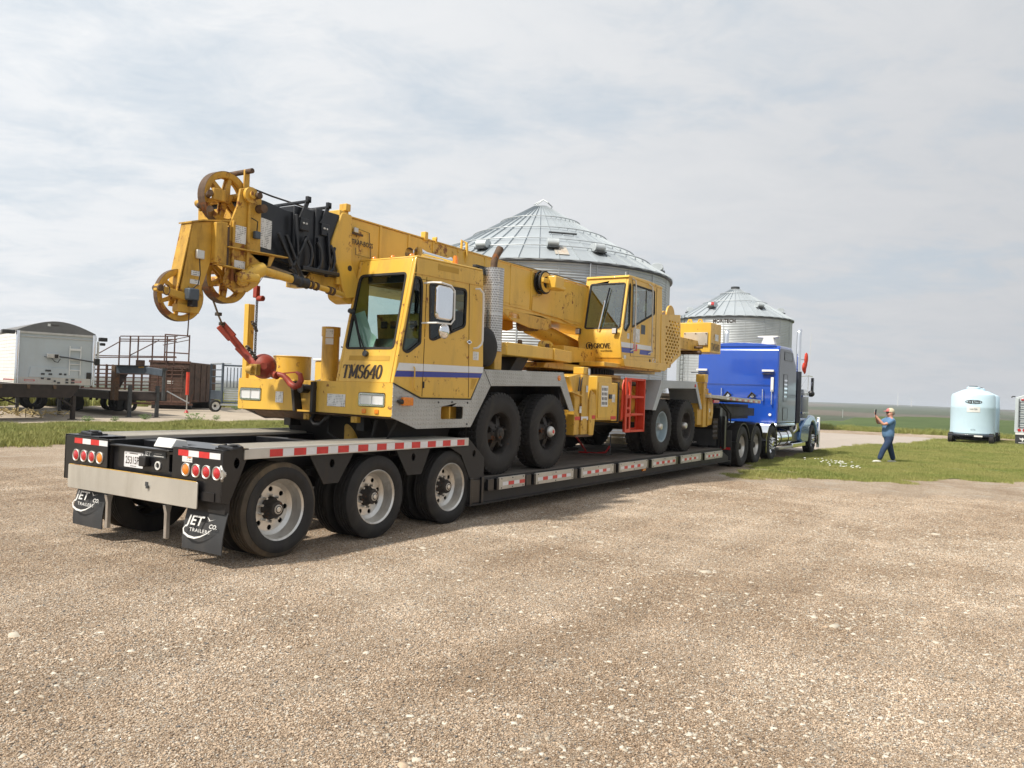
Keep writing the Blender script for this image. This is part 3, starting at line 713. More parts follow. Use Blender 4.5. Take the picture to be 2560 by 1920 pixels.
# small weeds on the dirt pad
for k, (x, y, s) in enumerate([(12.2,23.9,.5),(13.4,24.1,.4),(15.2,24.9,.55),(18.2,24.2,.5),(15.9,22.6,.9),(10.0,29,.8),(28.5,35.6,1.1),(27.6,34.8,.9)]):
    g_ = G()
    for i in range(70):
        a, r_ = random.uniform(0, 6.3), random.random()**.6*.45*s; h_ = random.uniform(.08, .42)*s
        c = Vector((x+r_*math.cos(a), y+r_*math.sin(a), h_)); d = Vector((random.uniform(-1,1), random.uniform(-1,1), random.uniform(-.2,.8))).normalized()*.07*s; e = d.orthogonal().normalized()*.025*s
        g_.add([c-d, c+e, c+d, c-e], [(0,1,2,3)])
        if i % 2 == 0: g_.tube([(x, y, 0), tuple(c)], .004, 4)
    w = obj('weed', g_, 'leaf', smooth=0)
    lab = ['small dark weed in front of the black gooseneck leg, nearest the grass strip','low weed just right of the leftmost weed on the dirt pad','flat weed patch at the foot of the left gooseneck leg','flat weed patch at the foot of the right gooseneck leg','bushy light green weed at the front edge of the dirt pad','bushy weed under the left black flatbed','tall weed clump at the corner of the rusty steel box','weed clump between rusty box and grey cattle chute'][k]
    tag(w, lab, 'weed', 'weeds on the dirt pad')
g_ = G()
for k in range(46):
    x = random.uniform(16.9, 19.4); y = -1.65-(18.9-x)*.42+random.gauss(0, .28); z = random.uniform(.09, .13); r_ = random.uniform(.018, .035)
    g_.cyl((x, y, z), (x, y, z+.008), r_, r_*.7, 7)
tag(obj('white_flowers', g_, 'flower_white'), 'white clover flowers in the grass in front of the person', 'flowers', kind='stuff')
for k, (x, y) in enumerate(((2976., 332.), (2981., 291.))):
    t = thing('wind_turbine', ['left one of two very faint wind turbines on the horizon', 'right one of two very faint wind turbines on the horizon'][k], 'wind turbine', (x, y, -4), group='wind turbines on the horizon')
    obj('tower', G().cyl((x, y, -4), (x, y, 34), 1.4, .9, 10), 'white_paint', t)
    for q in range(3):
        a = R(90+120*q+17*k); obj('blade', G().beam((x-2, y, 34), (x-2, y+17*math.cos(a), 34+17*math.sin(a)), 1.4, .3), 'white_paint', t)

# ================================================================== wheels (shared meshes, axle along Y, outside towards -Y)
def tyre_geo(r, w, rb, grooves=4, seg=48, side=.012):
    """closed tyre section: r outer radius, w width, rb bead radius"""
    h = w/2; pr = [(rb, -h*.72), (rb+.02, -h*.9), (rb+(r-rb)*.45, -h*1.0-side), (r-.045, -h*.97), (r-.012, -h*.86), (r-.002, -h*.80)]
    n = grooves
    for i in range(n):
        a = -h*.72+i*(1.44*h)/(n); b = a+1.44*h/n
        pr += [(r, a+.002), (r, b-.02*w/.25-.002), (r-.012, b-.016*w/.25), (r-.012, b-.002)]
    pr += [(r, h*.80), (r-.012, h*.86), (r-.045, h*.97), (r-(r-rb)*.55, h+side), (rb+.02, h*.9), (rb, h*.72)]
    return G().lathe(pr, (0,0,0), (0,1,0), seg, closed=True)
def lugs(g_, r, w, n=34, hgt=.018):
    for s in (-1, 1):
        for k in range(n):
            a = 2*math.pi*(k+(.5 if s > 0 else 0))/n
            m_ = Matrix.Rotation(a, 4, 'Y'); k0 = len(g_.v)
            g_.add([(-.026,s*.02,r-.005),(.026,s*.02,r-.005),(.03,s*w*.46,r-.02),(-.03,s*w*.46,r-.02),(-.02,s*.03,r+hgt),(.02,s*.03,r+hgt),(.024,s*w*.45,r+hgt*.6),(-.024,s*w*.45,r+hgt*.6),(-.024,s*w*.515,r-.06),(.024,s*w*.515,r-.06)],
                   [(4,5,6,7),(0,1,5,4),(2,3,7,6),(0,4,7,3),(1,2,6,5),(7,6,9,8),(3,7,8),(2,9,6)])
            g_.tf(m_, k0)
    return g_
def rim_geo(rb, lip, depth, holes, disc_r, hr, hubr, w=.2, seg=40, convex=False):
    """lip at y=0 (outside), barrel going inwards (+y), disc with hand holes at y=depth"""
    g_ = G().lathe([(rb+.012, .012), (lip, -.004), (lip-.012, -.006), (lip-.028, .01), (lip-.035, .04), (lip-.055, depth*.8), (disc_r, depth), (disc_r, depth+.012), (lip-.045, depth*.8+.02), (lip-.02, .05), (lip-.012, .02)], (0,0,0), (0,1,0), seg, closed=True)
    hs = [circ((disc_r+hubr)/2*math.cos(2*math.pi*k/holes), (disc_r+hubr)/2*math.sin(2*math.pi*k/holes), hr, 10) for k in range(holes)]
    g_.ext(circ(0, 0, disc_r+.004, seg), (0, depth, 0), (1,0,0), (0,0,1), (0,.012,0), hs)
    return g_
ME = {}
def build_wheel_meshes():
    # trailer: 0.46 radius
    ME['t_tyre'] = mesh_of('tyre', tyre_geo(.463, .235, .285), 'rubber', 40)
    ME['t_side'] = mesh_of('sidewall', G().lathe([(.30,-.112),(.325,-.121),(.355,-.1335),(.39,-.131),(.415,-.1245),(.415,-.118),(.3,-.1)], (0,0,0),(0,1,0),48, closed=True), 'rubber', 40)
    ME['t_tyre_d'] = mesh_of('tyre', tyre_geo(.463, .235, .285), 'rubber_dusty', 40)
    ME['t_rim'] = mesh_of('rim', rim_geo(.285, .312, .145, 8, .222, .027, .155).tf(Matrix.Translation((0,-.1,0))), 'wheel_alloy', 30)
    hub = G().lathe([(.0,-.085),(.035,-.085),(.045,-.075),(.075,-.07),(.085,-.05),(.088,.0),(.1,.02),(.115,.040)], (0,0,0), (0,1,0), 24)
    ME['t_hub'] = mesh_of('hub', hub, 'hub_steel', 30)
    ME['t_cap'] = mesh_of('hub_cap', G().lathe([(0,-.09),(.022,-.09),(.028,-.084),(.045,-.082),(.048,-.072)], (0,0,0), (0,1,0), 20), 'wheel_alloy', 30)
    ME['t_nut'] = mesh_of('lug_nut', G().cyl((0,0,0),(0,.05,0), .012, .016, 6), 'wheel_alloy', 30)
    ME['t_inner'] = mesh_of('inner_tyre', tyre_geo(.463, .235, .285).tf(Matrix.Translation((0,.31,0))), 'rubber', 40)
    ME['t_axle'] = mesh_of('brake_drum', G().lathe([(.0,.2),(.2,.2),(.2,.46),(.06,.47)], (0,0,0), (0,1,0), 24), 'black_satin', 30)
    # dark backing inside the dish is the brake drum
    # crane front
    ty = tyre_geo(.575, .33, .29, 5, 52, .014); ME['c_tyre'] = mesh_of('tyre', lugs(ty, .572, .33, 44, .006), 'rubber', 40)
    ty = tyre_geo(.555, .27, .29, 3, 48, .014); ME['l_tyre'] = mesh_of('tyre', lugs(ty, .552, .27, 30, .02), 'rubber', 40)
    ME['l_inner'] = mesh_of('inner_tyre', lugs(tyre_geo(.555, .27, .29, 3, 48, .014), .552, .27, 30, .02).tf(Matrix.Translation((0,.33,0))), 'rubber', 40)
    rg = G().lathe([(.30, -.12), (.32, -.13), (.318, -.142), (.30, -.142), (.285, -.11), (.28, .05), (.29, .1), (.30, .1)], (0,0,0), (0,1,0), 40, closed=True)
    for k in range(6):
        a = 2*math.pi*k/6; m_ = Matrix.Rotation(a, 4, 'Y'); k0 = len(rg.v)
        rg.add([(-.05,-.10,.10),(.05,-.10,.10),(.035,-.03,.285),(-.035,-.03,.285),(-.05,-.02,.10),(.05,-.02,.10),(.035,.03,.285),(-.035,.03,.285)], [(0,1,2,3),(7,6,5,4),(0,4,5,1),(1,5,6,2),(3,2,6,7),(0,3,7,4)])
        rg.cyl((-.0,-.075,.235),(0,-.045,.26),.02,.02,6); rg.tf(m_, k0)
    ME['c_rim'] = mesh_of('rim', rg, 'hub_steel', 30)
    ME['c_back'] = mesh_of('brake_drum', G().lathe([(.0,.03),(.24,.03),(.25,.12),(.1,.3)], (0,0,0), (0,1,0), 24), 'black_satin', 30)
    hb = G().lathe([(0,-.19),(.05,-.19),(.06,-.175),(.085,-.165),(.09,-.12),(.13,-.09),(.135,-.02)], (0,0,0), (0,1,0), 20)
    for k in range(8):
        a = 2*math.pi*k/8; hb.cyl((.105*math.cos(a),-.125,.105*math.sin(a)),(.105*math.cos(a),-.09,.105*math.sin(a)),.012,.012,6)
    ME['c_hub'] = mesh_of('hub', hb, 'hub_steel', 30)
    ME['l_rim'] = mesh_of('rim', rim_geo(.285, .315, .16, 5, .2, .03, .12).tf(Matrix.Translation((0,-.12,0))), 'rim_pale', 30)
    ME['l_rim_d'] = mesh_of('rim', rim_geo(.285, .315, .16, 5, .2, .03, .12).tf(Matrix.Translation((0,-.12,0))), 'hub_steel', 30)
    ME['l_hub'] = mesh_of('hub', G().lathe([(0,-.13),(.06,-.125),(.075,-.1),(.08,0),(.12,.03)], (0,0,0), (0,1,0), 20), 'wheel_alloy', 30)
    # tractor
    ME['d_tyre'] = mesh_of('tyre', tyre_geo(.52, .27, .285, 5, 48), 'rubber', 40)
    ME['d_inner'] = mesh_of('inner_tyre', tyre_geo(.52, .27, .285, 5, 48).tf(Matrix.Translation((0,.33,0))), 'rubber', 40)
    ME['s_rim'] = mesh_of('rim', rim_geo(.285, .312, .04, 10, .235, .03, .13).tf(Matrix.Translation((0,-.09,0))), 'chrome', 30)
    sp = G().lathe([(0,-.17),(.07,-.165),(.095,-.14),(.1,-.07),(.13,-.055)], (0,0,0), (0,1,0), 20)
    for k in range(10):
        a = 2*math.pi*k/10; x, z = .155*math.cos(a), .155*math.sin(a); sp.tube([(x,-.05,z),(x,-.1,z),(x,-.135,z),(x,-.2,z)], [.028,.024,.016,.004], 8)
    ME['s_hub'] = mesh_of('hub', sp, 'chrome', 30)
build_wheel_meshes()
def wheel(parent, parts, x, y, z, flip=False, rot=0., base=(0,0,0)):
    e = part_empty('wheel', parent, Vector((x, y, z))-Vector(base))
    e.rotation_euler = (0, rot, math.pi if flip else 0)
    for n_, m_ in parts:
        if n_ == 'lug_nut':
            for k in range(10): a = 2*math.pi*(k+.5)/10; inst(n_, ME[m_], e, (.128*math.cos(a), .0, .128*math.sin(a)))
        else: inst(n_, ME[m_], e)
    return e
TP = [('tyre','t_tyre'),('inner_tyre','t_inner'),('rim','t_rim'),('hub','t_hub'),('hub_cap','t_cap'),('lug_nut','t_nut'),('brake_drum','t_axle')]

# ================================================================== lowboy trailer
TR = thing('lowboy_trailer', 'black lowboy trailer with aluminium rear deck, grey bumper and two mudflaps, carrying the yellow crane', 'trailer', (0,0,0))
TW = 2.59; ZT = 1.075
# rear frame: two main rails, side pods with a slot down the middle
def rail_side(y0, y1): return G().xz([(0.02,.66),(0.02,1.05),(3.7,1.05),(3.7,.86),(3.2,.78),(.9,.78)], y0, y1)
obj('main_rail', rail_side(.62,.72), 'black_paint', TR, bev=.006); obj('main_rail', rail_side(1.87,1.97), 'black_paint', TR, bev=.006)
for x in (.42, 1.9, 3.5): obj('cross_member', G().box(x, x+(.3 if x < 1 else .14), .72, 1.87, .86, ZT-.035), 'black_paint', TR, bev=.006)
obj('centre_spine', G().box(.75, 3.6, 1.12, 1.47, .68, .82), 'black_satin', TR)
# aluminium deck planks (each plank on its own)
for base in ((.012, .60), (1.99, TW-.012)):
    n = 5; w = (base[1]-base[0])/n
    for k in range(n):
        y0 = base[0]+k*w; h = G().box(.30, 3.71, y0+.003, y0+w-.003, ZT-.028, ZT-.006)
        for q in range(3): h.box(.30, 3.71, y0+.012+q*w/3.2, y0+.012+q*w/3.2+w*.17, ZT-.006, ZT)
        obj('deck_plank', h, 'aluminium_deck', TR, smooth=0)
    obj('deck_end_plate', G().box(.0, .297, base[0], base[1], ZT-.012, ZT-.002), 'black_paint', TR, bev=.004)
obj('deck_underframe', G().box(.05,3.7,.02,.6,.98,ZT-.03).box(.05,3.7,1.99,TW-.02,.98,ZT-.03), 'black_satin', TR)
# rub rails with red / white tape
for y0, y1, s in ((-.028, .008, -1), (TW-.008, TW+.028, 1)):
    rr = obj('rub_rail', G().box(.21, 3.73, y0, y1, ZT-.095, ZT+.006), 'aluminium', TR, bev=.004)
    yy = y0-.002 if s < 0 else y1+.002
    for k in range(11):
        x = .50+k*.298
        obj('reflective_strip', G().box(x, x+.155, yy-.001, yy+.001, ZT-.083, ZT-.012), 'red_reflective', rr, smooth=0)
        if k < 10: obj('reflective_strip', G().box(x+.158, x+.295, yy-.001, yy+.001, ZT-.083, ZT-.012), 'white_reflective', rr, smooth=0)
# rear face
hl = [circ(y, .86, .056, 20) for y in (.05+.0, .20, .355, .51)]
hr_ = [circ(y, .86, .056, 20) for y in (1.93, 2.075, 2.225, 2.37)]
obj('rear_panel', G().yz([(0.0,.60),(.60,.60),(.72,.64),(.72,1.06),(0.,1.06)], -.012, .0, [circ(.06+k*.15,.86,.058,20) for k in range(4)]), 'black_paint', TR, bev=.002)
obj('rear_panel', G().yz([(1.80,.64),(1.87,.60),(2.58,.60),(2.58,1.06),(1.80,1.06)], -.012, .0, [circ(1.93+k*.147,.86,.058,20) for k in range(4)]), 'black_paint', TR, bev=.002)
obj('rear_panel_backing', G().box(.02,.06,.0,.72,.62,1.05), 'black_satin', TR); obj('rear_panel_backing', G().box(.02,.06,1.8,2.58,.62,1.05), 'black_satin', TR)
def taillight(y, z, amber):
    e = obj('tail_light', G().lathe([(.046,-.004),(.058,-.012),(.064,-.008),(.064,.01),(.046,.01)], (-.012,y,z), (1,0,0), 24, closed=True).tf(Matrix.Identity(4)), 'wheel_alloy', TR, label='amber tail light' if amber else None)
    obj('lens', G().lathe([(0,-.020),(.03,-.018),(.047,-.010),(.049,.01)], (-.010,y,z), (1,0,0), 20), 'amber_lens' if amber else 'red_lens', e, label='amber lens' if amber else None)
for k, y in enumerate((.06,.21,.36,.51)): taillight(y, .86, k == 3)
for k, y in enumerate((1.93,2.077,2.224,2.371)): taillight(y, .86, k == 0)
for y0 in (.02, 1.80):
    for k in range(4):
        w = .153; obj('reflective_strip', G().box(-.015,-.0125,y0+k*w+.001,y0+(k+1)*w-.001,.985,1.04), 'white_reflective' if (k % 2 == 0) else 'red_reflective', TR, smooth=0)
# centre recess: crossbeam with plate, maker plate, hole
obj('rear_crossbeam', G().yz([(.72,.66),(1.80,.66),(1.80,1.0),(.72,1.0)], .05, .09, [circ(1.03,.85,.03,16), rpoly(rect(.76,.86,.80,.97), .01)]), 'black_paint', TR, bev=.004)
obj('beam_flange', G().box(-.0,.09,.80,1.80,1.0,1.015), 'black_paint', TR, bev=.003)
obj('hole_bushing', G().lathe([(.03,-.012),(.042,-.012),(.042,.01),(.03,.01)], (.05,1.03,.85), (1,0,0), 20, closed=True), 'white_paint', TR)
lp = obj('license_plate', G().ext(rpoly(rect(1.27,1.59,.80,.955), .012), (.044,0,0), (0,1,0), (0,0,1), (-.002,0,0)), 'white_reflective', TR, smooth=0)
obj('plate_number', text_geo('25315P', .105, (.042,1.565,.835), (0,-1,0), (0,0,1), sx=.72, bold=.012), 'lettering_dark', lp, smooth=0)
obj('plate_print', G().box(.0405,.042,1.36,1.50,.935,.942).box(.0405,.042,1.38,1.48,.812,.817), 'lettering_dark', lp, smooth=0)
for y in (1.30,1.56):
    obj('plate_screw', G().cyl((.044,y,.935),(.038,y,.935),.006,.006,8), 'dark_metal', lp)
mp = obj('maker_plate', G().box(.044,.049,.91,1.26,.925,.99), 'dark_metal', TR, smooth=0)
obj('maker_lettering', text_geo('JET', .062, (.043,1.25,.934), (0,-1,0), (0,0,1), sx=1.15, bold=.02, shear=.3), 'lettering_white', mp, smooth=0)
obj('maker_lettering', text_geo('COMPANY', .02, (.043,1.09,.955), (0,-1,0), (0,0,1), sx=1.25, shear=.3).box(.042,.0425,.94,1.10,.937,.943), 'lettering_white', mp, smooth=0)
obj('plate_lamp', G().box(-.01,.05,1.16,1.27,.83,.93), 'black_satin', TR, bev=.01)
st = obj('bracket_cap', G().xz([(.05,1.03),(.10,1.12),(.22,1.10),(.25,1.03)], .84,1.13), 'white_paint', TR, bev=.01)
# bumper
bpl = obj('bumper', G().ext(rpoly([(.275,.52),(2.44,.52),(2.44,.765),(.275,.765)], .02), (-.055,0,0), (0,1,0), (0,0,1), (.012,0,0)), 'brushed_steel', TR, bev=.003)
obj('bumper_bracket', G().box(-.043,.02,.5,.6,.55,.74).box(-.043,.02,2.0,2.1,.55,.74), 'black_satin', TR)
obj('hitch_eye', G().box(-.062,-.053,1.02,1.06,.66,.70).box(-.075,-.06,1.0,1.03,.64,.67), 'dark_metal', bpl)
obj('edge_trim', G().box(-.056,-.042,.3,2.42,.765,.769), 'yellow_weathered', bpl, smooth=0)
# mudflaps with maker print
for y0, y1, zt in ((-.02,.56,.5), (1.88,2.43,.53)):
    g_ = G(); n = 8
    for k in range(n+1):
        t = k/n; z = zt-t*(zt-.13); x = .06-.05*math.sin(t*2.2)*.7-.02*t
        g_.v += [Vector((x,y0+.01*t,z)),Vector((x,y1,z)),Vector((x+.01,y0+.01*t,z)),Vector((x+.01,y1,z))]
    for k in range(n):
        a = 4*k; g_.f += [(a,a+4,a+5,a+1),(a+2,a+3,a+7,a+6),(a,a+2,a+6,a+4),(a+1,a+5,a+7,a+3)]
    g_.f += [(0,1,3,2),(4*n,4*n+2,4*n+3,4*n+1)]
    fl = obj('mudflap', g_, 'mudflap_rubber', TR)
    yc = (y0+y1)/2; xo = -.006; UU = Vector((0,-1,0)); VV = Vector((.12,0,1)).normalized()
    o0 = Vector((xo, yc+.20, zt-.13)) if y0 > 1 else Vector((xo, yc+.20, zt-.14))
    obj('flap_lettering', text_geo('JET', .125, o0+Vector((0,.005,.004)), UU, VV, sx=1.25, bold=.02, shear=.3, spacing=1.05), 'lettering_white', fl, smooth=0)
    obj('flap_lettering', text_geo('CO.', .055, o0+Vector((0,-.31,-.004)), UU, VV, sx=1.2, bold=.02, shear=.3), 'lettering_white', fl, smooth=0)
    obj('flap_lettering', text_geo('TRAILERS', .046, o0+Vector((-.006,-.045,-.056)), UU, VV, sx=1.3, bold=.004, spacing=1.2), 'lettering_white', fl, smooth=0)
    sw = G(); pts = [(-.01,-.012),(-.035,-.045),(-.02,-.08),(.05,-.105),(.14,-.11),(.22,-.09),(.30,-.055),(.37,-.01)]; ws = [.002,.008,.011,.011,.009,.006,.004,.002]
    L_ = []; R__ = []
    for i, (a, b) in enumerate(pts):
        d = Vector(pts[min(i+1,7)])-Vector(pts[max(i-1,0)]); d.normalize(); nn = Vector((-d.y,d.x))*ws[i]; p_ = o0+Vector((-.008,0,0))
        L_.append(p_+UU*(a+nn.x)+VV*(b+nn.y)); R__.append(p_+UU*(a-nn.x)+VV*(b-nn.y))
    sw.add(L_+R__, [(i,i+8,i+9,i+1) for i in range(7)])
    sw.add([o0+UU*a+VV*b+Vector((-.004,0,0)) for a, b in ((.30,.055),(.40,.085),(.33,.068),(.28,.10),(.315,.062))], [(0,1,2,4),(4,2,3)])
    obj('flap_swoosh', sw, 'lettering_white', fl, smooth=0)
    obj('flap_hanger', G().box(.04,.09,y0+.02,y1-.02,zt-.01,zt+.12), 'black_satin', TR)
# corner plates, spade ends, latches
for y0, y1 in ((-.012,.0),(TW,TW+.012)):
    obj('corner_plate', G().xz([(-.012,.60),(.07,.58),(.11,.66),(.25,.98),(.27,1.07),(-.012,1.07)], y0, y1, [circ(.14,.95,.03,14,.05)]), 'black_paint', TR, bev=.003)
for y in (.03, 2.3):
    g_ = G().tube([(.06,y-.08,1.085),(.06,y+.10,1.095),(.16,y+.13,1.10),(.2,y+.02,1.10),(.15,y-.09,1.09)], .018, 8, close=True).box(.04,.22,y-.1,y+.14,1.074,1.086)
    obj('stake_ring', g_, 'black_paint', TR)
sb = G().tube([(-.02,.0,.93),(-.03,-.03,.90),(-.01,-.05,.86),(-.03,-.03,.82),(-.01,-.01,.8)], .012, 8).box(-.03,.0,-.05,-.015,.84,.88)
obj('hose_coupling', sb, 'wheel_alloy', TR)
obj('side_bracket', G().box(-.02,.02,.08,.27,.60,.62).box(-.02,-.012,.08,.27,.62,.68), 'black_paint', TR)
# decal near light
dc = obj('warning_label', G().box(-.0145,-.0125,.42,.57,.93,.982), 'printed_label', TR, smooth=0); obj('label_header', G().box(-.0155,-.0146,.43,.49,.972,.98), 'amber_lens', dc, smooth=0)
# fender gussets between wheels
for xs in ((1.04,1.68,1.46,1.25),(2.36,3.0,2.84,2.58)):
    for y0, y1 in ((.015,.03),(TW-.03,TW-.015)):
        c = (xs[0]+xs[1])/2
        obj('gusset_plate', G().xz([(xs[0],.985),(xs[3],.67),(xs[2],.67),(xs[1],.985)], y0, y1, [circ(c,.88,.035,14,.045)]), 'black_satin', TR, bev=.003)
for xs in ((.28,.985),): pass
# wheels
for ax in range(3):
    x = .75+1.37*ax-.04
    for side in (0, 1):
        pl = list(TP)
        if ax == 0: pl[0] = ('tyre','t_tyre_d'); pl.append(('sidewall','t_side'))
        wheel(TR, pl, x, .14 if side == 0 else TW-.14, .463, flip=bool(side), rot=.5*ax)
    obj('axle', G().cyl((x,.3,.463),(x,TW-.3,.463),.065), 'black_satin', TR)
    for y in (.85, 1.74):
        g_ = G()
        for q in range(3): g_.lathe([(.0,0),(.11,.0),(.13,.03),(.11,.055),(0,.055)], (x+.36,y,.5+q*.06), (0,0,1), 20)
        obj('air_bag', g_, 'rubber', TR)
        obj('air_bag_plate', G().cyl((x+.36,y,.475),(x+.36,y,.497),.09), 'aluminium', TR)
    obj('trailing_arm', G().beam((x-.4,.80,.62),(x+.4,.80,.42),.09,.1).beam((x-.4,1.79,.62),(x+.4,1.79,.42),.09,.1), 'black_satin', TR)
obj('air_tank', G().cyl((.25,1.05,.55),(.25,1.8,.55),.11), 'black_satin', TR)
for y, z0 in ((1.78,.16),(.80,.18)):
    obj('stabiliser_leg', G().xz([(-.03,.50),(.05,.50),(.03,.42),(.03,z0),(-.01,z0),(-.01,.42)], y-.02, y+.02), 'wheel_alloy', TR, bev=.004)
# drop to the low deck
LD = .535
for y0, y1 in ((0.,.02),(TW-.02,TW)):
    obj('drop_side_plate', G().xz([(3.35,.98),(3.73,1.08),(3.80,1.05),(4.14,.80),(4.14,.5),(3.85,.5),(3.62,.86)], y0, y1, [circ(3.9,.87,.035,12,.045)]), 'black_satin', TR, bev=.003)
obj('drop_ramp', G().xz([(3.70,1.06),(3.78,1.06),(4.14,.78),(4.14,.50),(4.05,.5),(4.05,.76)], .03, TW-.03), 'black_satin', TR)
# low deck side beams
for y0, y1 in ((.0,.03),(TW-.03,TW)):
    obj('side_beam', G().xz([(3.80,.20),(3.80,.52),(4.1,.535),(14.25,.49),(14.85,.30),(14.85,.20)], y0, y1), 'black_satin', TR, bev=.004)
    obj('beam_flange', G().box(3.78,14.9,y0-.04 if y0 < 1 else y1-.02,y0+.02 if y0 < 1 else y1+.04,.19,.207), 'black_satin', TR)
obj('beam_end_post', G().box(3.80,3.86,-.03,.0,.2,.55).box(4.06,4.11,-.03,.0,.2,.55).box(3.86,4.06,-.012,-.002,.22,.52), 'black_paint', TR, bev=.004)
obj('deck_floor_frame', G().box(4.1,14.3,.03,TW-.03,.3,LD-.06), 'black_satin', TR)
nb = 14; wb = (TW-.02)/nb
for k in range(nb):
    obj('deck_board', G().box(4.12,14.25,.01+k*wb+.004,.01+(k+1)*wb-.004,LD-.055,LD-random.random()*.004), 'dark_wood', TR, smooth=0)
obj('deck_edge_strip', G().box(4.12,14.25,-.02,.012,LD-.06,LD-.004).box(4.12,14.25,TW-.012,TW+.02,LD-.06,LD-.004), 'black_satin', TR)
# swing-out aluminium side plates with tape
spans = [(4.42,5.08),(5.40,6.56),(6.84,8.05),(8.30,9.56),(9.80,11.07),(11.36,12.62),(12.90,14.15)]
for i, (a, b) in enumerate(spans):
    zt = LD-.012-(.006*i); zb = zt-.165
    op = obj('outrigger_plate', G().box(a,b,-.075,-.04,zb,zt), 'brushed_steel', TR, bev=.004)
    obj('outrigger_end', G().box(a-.055,a-.002,-.07,-.02,zb,zt-.01), 'black_paint', op, bev=.004)
    obj('outrigger_hanger', G().box(a-.24,a-.10,-.05,-.002,zb+.0,zt-.01).box(b+.01,b+.06,-.05,-.002,zb,zt), 'black_paint', op, bev=.004)
    n = int((b-a-.1)/.145); st_ = a+.05
    if i == 0: n = 4
    for k in range(n):
        x = st_+k*.145+(.0 if i else .03)
        if x+.14 > b: break
        obj('reflective_strip', G().box(x,x+.143,-.078,-.0755,zb+.05,zb+.10), 'red_reflective' if k % 2 else 'white_reflective', op, smooth=0)
    bo = G()
    for x in (a+.05,(a+b)/2,b-.05):
        for z in (zb+.02,zt-.02): bo.cyl((x,-.075,z),(x,-.083,z),.009,.009,6)
    tag(obj('bolts', bo, 'dark_metal', op), kind='stuff')
obj('side_marker_lamp', G().box(9.46,9.60,-.03,.0,.285,.345), 'amber_lens', TR, bev=.006)
# gooseneck
for y0, y1 in ((.35,.5),(TW-.5,TW-.35)):
    obj('gooseneck_rail', G().xz([(13.9,.30),(14.9,.30),(15.0,.95),(15.3,1.28),(18.3,1.28),(18.3,1.5),(14.9,1.55),(14.5,1.25),(14.25,.62),(13.9,.5)], y0, y1), 'black_satin', TR, bev=.006)
obj('gooseneck_front_plate', G().xz([(14.3,.3),(14.5,.3),(14.6,1.5),(14.42,1.5)], .1, TW-.1), 'black_paint', TR)
obj('gooseneck_box', G().box(14.6,18.2,.5,TW-.5,1.2,1.6), 'black_satin', TR)
pf = obj('front_platform', G().xz([(13.35,1.74),(13.35,1.81),(17.66,1.74),(17.66,1.64)], .0, TW), 'brushed_steel', TR, bev=.005)
for k in range(12):
    x = 14.6+k*.255; zc = 1.725-(x-13.4)*.018
    obj('reflective_strip', G().box(x,x+.13,-.004,-.001,zc-.0,zc+.05), 'red_reflective' if k % 2 else 'white_reflective', pf, smooth=0)
obj('clearance_lamp', G().box(13.55,13.95,-.02,.02,1.62,1.69), 'red_lens', TR, bev=.01)
obj('hose_bundle', G().tube([(15.0,.3,1.6),(15.3,.2,1.4),(15.35,.2,1.15),(15.2,.3,.95),(14.8,.5,.9)], .03, 8).tube([(15.1,.25,1.6),(15.45,.15,1.35),(15.4,.15,1.1),(15.1,.3,.85)], .02, 8), 'rubber', TR)
obj('side_post', G().box(14.50,14.62,.0,.08,.5,1.3), 'black_paint', TR, bev=.004)
cr = G()
for k in range(7):
    cr.lathe([(0,0)],(0,0,0),(0,0,1),3) if False else None
    for q in range(9):
        zz_ = 1.25-q*.055; x = 13.75+k*.05
        a = (x,.04+.01*(q % 2),zz_); b = (x+.02*((-1)**q),.04,zz_-.05); cr.tube([a,b], .009, 5)
obj('hanging_chains', cr, 'chain_steel', TR)
mf = obj('front_mudflap', G().box(15.0,15.02,-.02,.62,.12,.95), 'mudflap_rubber', TR); obj('reflective_strip', G().box(14.995,14.999,.0,.3,.46,.52), 'red_reflective', mf, smooth=0)
ff = obj('rear_window_flap', G().box(13.95,13.97,.05,1.2,.6,.98), 'mudflap_rubber', TR)
obj('flap_lettering', text_geo('STOUTDTAIL.COM', .075, (13.945,1.05,.63), (0,-1,0), (0,0,1), sx=.85), 'lettering_white', ff, smooth=0)

# ================================================================== truck crane
CR = thing('truck_crane', 'yellow four-axle truck crane facing backwards on the lowboy trailer, boom stowed over its cab', 'crane', (8.2,1.45,LD))
Y0, YC, Y2 = .10, 1.45, 2.80
# --- chassis
for y in (.75, 2.05):
    obj('chassis_rail', G().xz([(2.6,1.15),(2.6,1.55),(13.4,1.6),(13.4,1.12)], y, y+.12), 'black_satin', CR)
obj('chassis_deck', G().box(4.3,13.0,.6,2.3,1.58,1.66), 'black_satin', CR)
for x in (4.7,6.06,10.72,12.18):
    obj('axle', G().cyl((x,.35,1.10),(x,2.55,1.10),.10).ball((x,1.45,1.10),.24,16), 'hub_steel', CR)
CF = [('tyre','c_tyre'),('rim','c_rim'),('brake_drum','c_back'),('hub','c_hub')]
for i, x in enumerate((4.68, 6.06)):
    for s in (0, 1):
        w = wheel(CR, CF, x, .27 if s == 0 else 2.63, 1.105, bool(s), .3+.7*i, OFF[CR.name])
        if s == 0 and i == 1:
            obj('hub_cap', G().lathe([(0,-.232),(.05,-.232),(.07,-.215),(.085,-.19),(.085,-.15)],(0,0,0),(0,1,0),20), 'aluminium', w, world=False, label='silver hub cap with red centre')
            obj('hub_badge', G().cyl((0,-.232,0),(0,-.236,0),.028), 'red_reflective', w, world=False)
for i, x in enumerate((10.72, 12.16)):
    for s in (0, 1):
        wheel(CR, [('tyre','l_tyre'),('inner_tyre','l_inner'),('rim','l_rim' if i == 0 else 'l_rim_d'),('hub','l_hub')], x, .25 if s == 0 else 2.65, 1.10, bool(s), .4*i, OFF[CR.name])
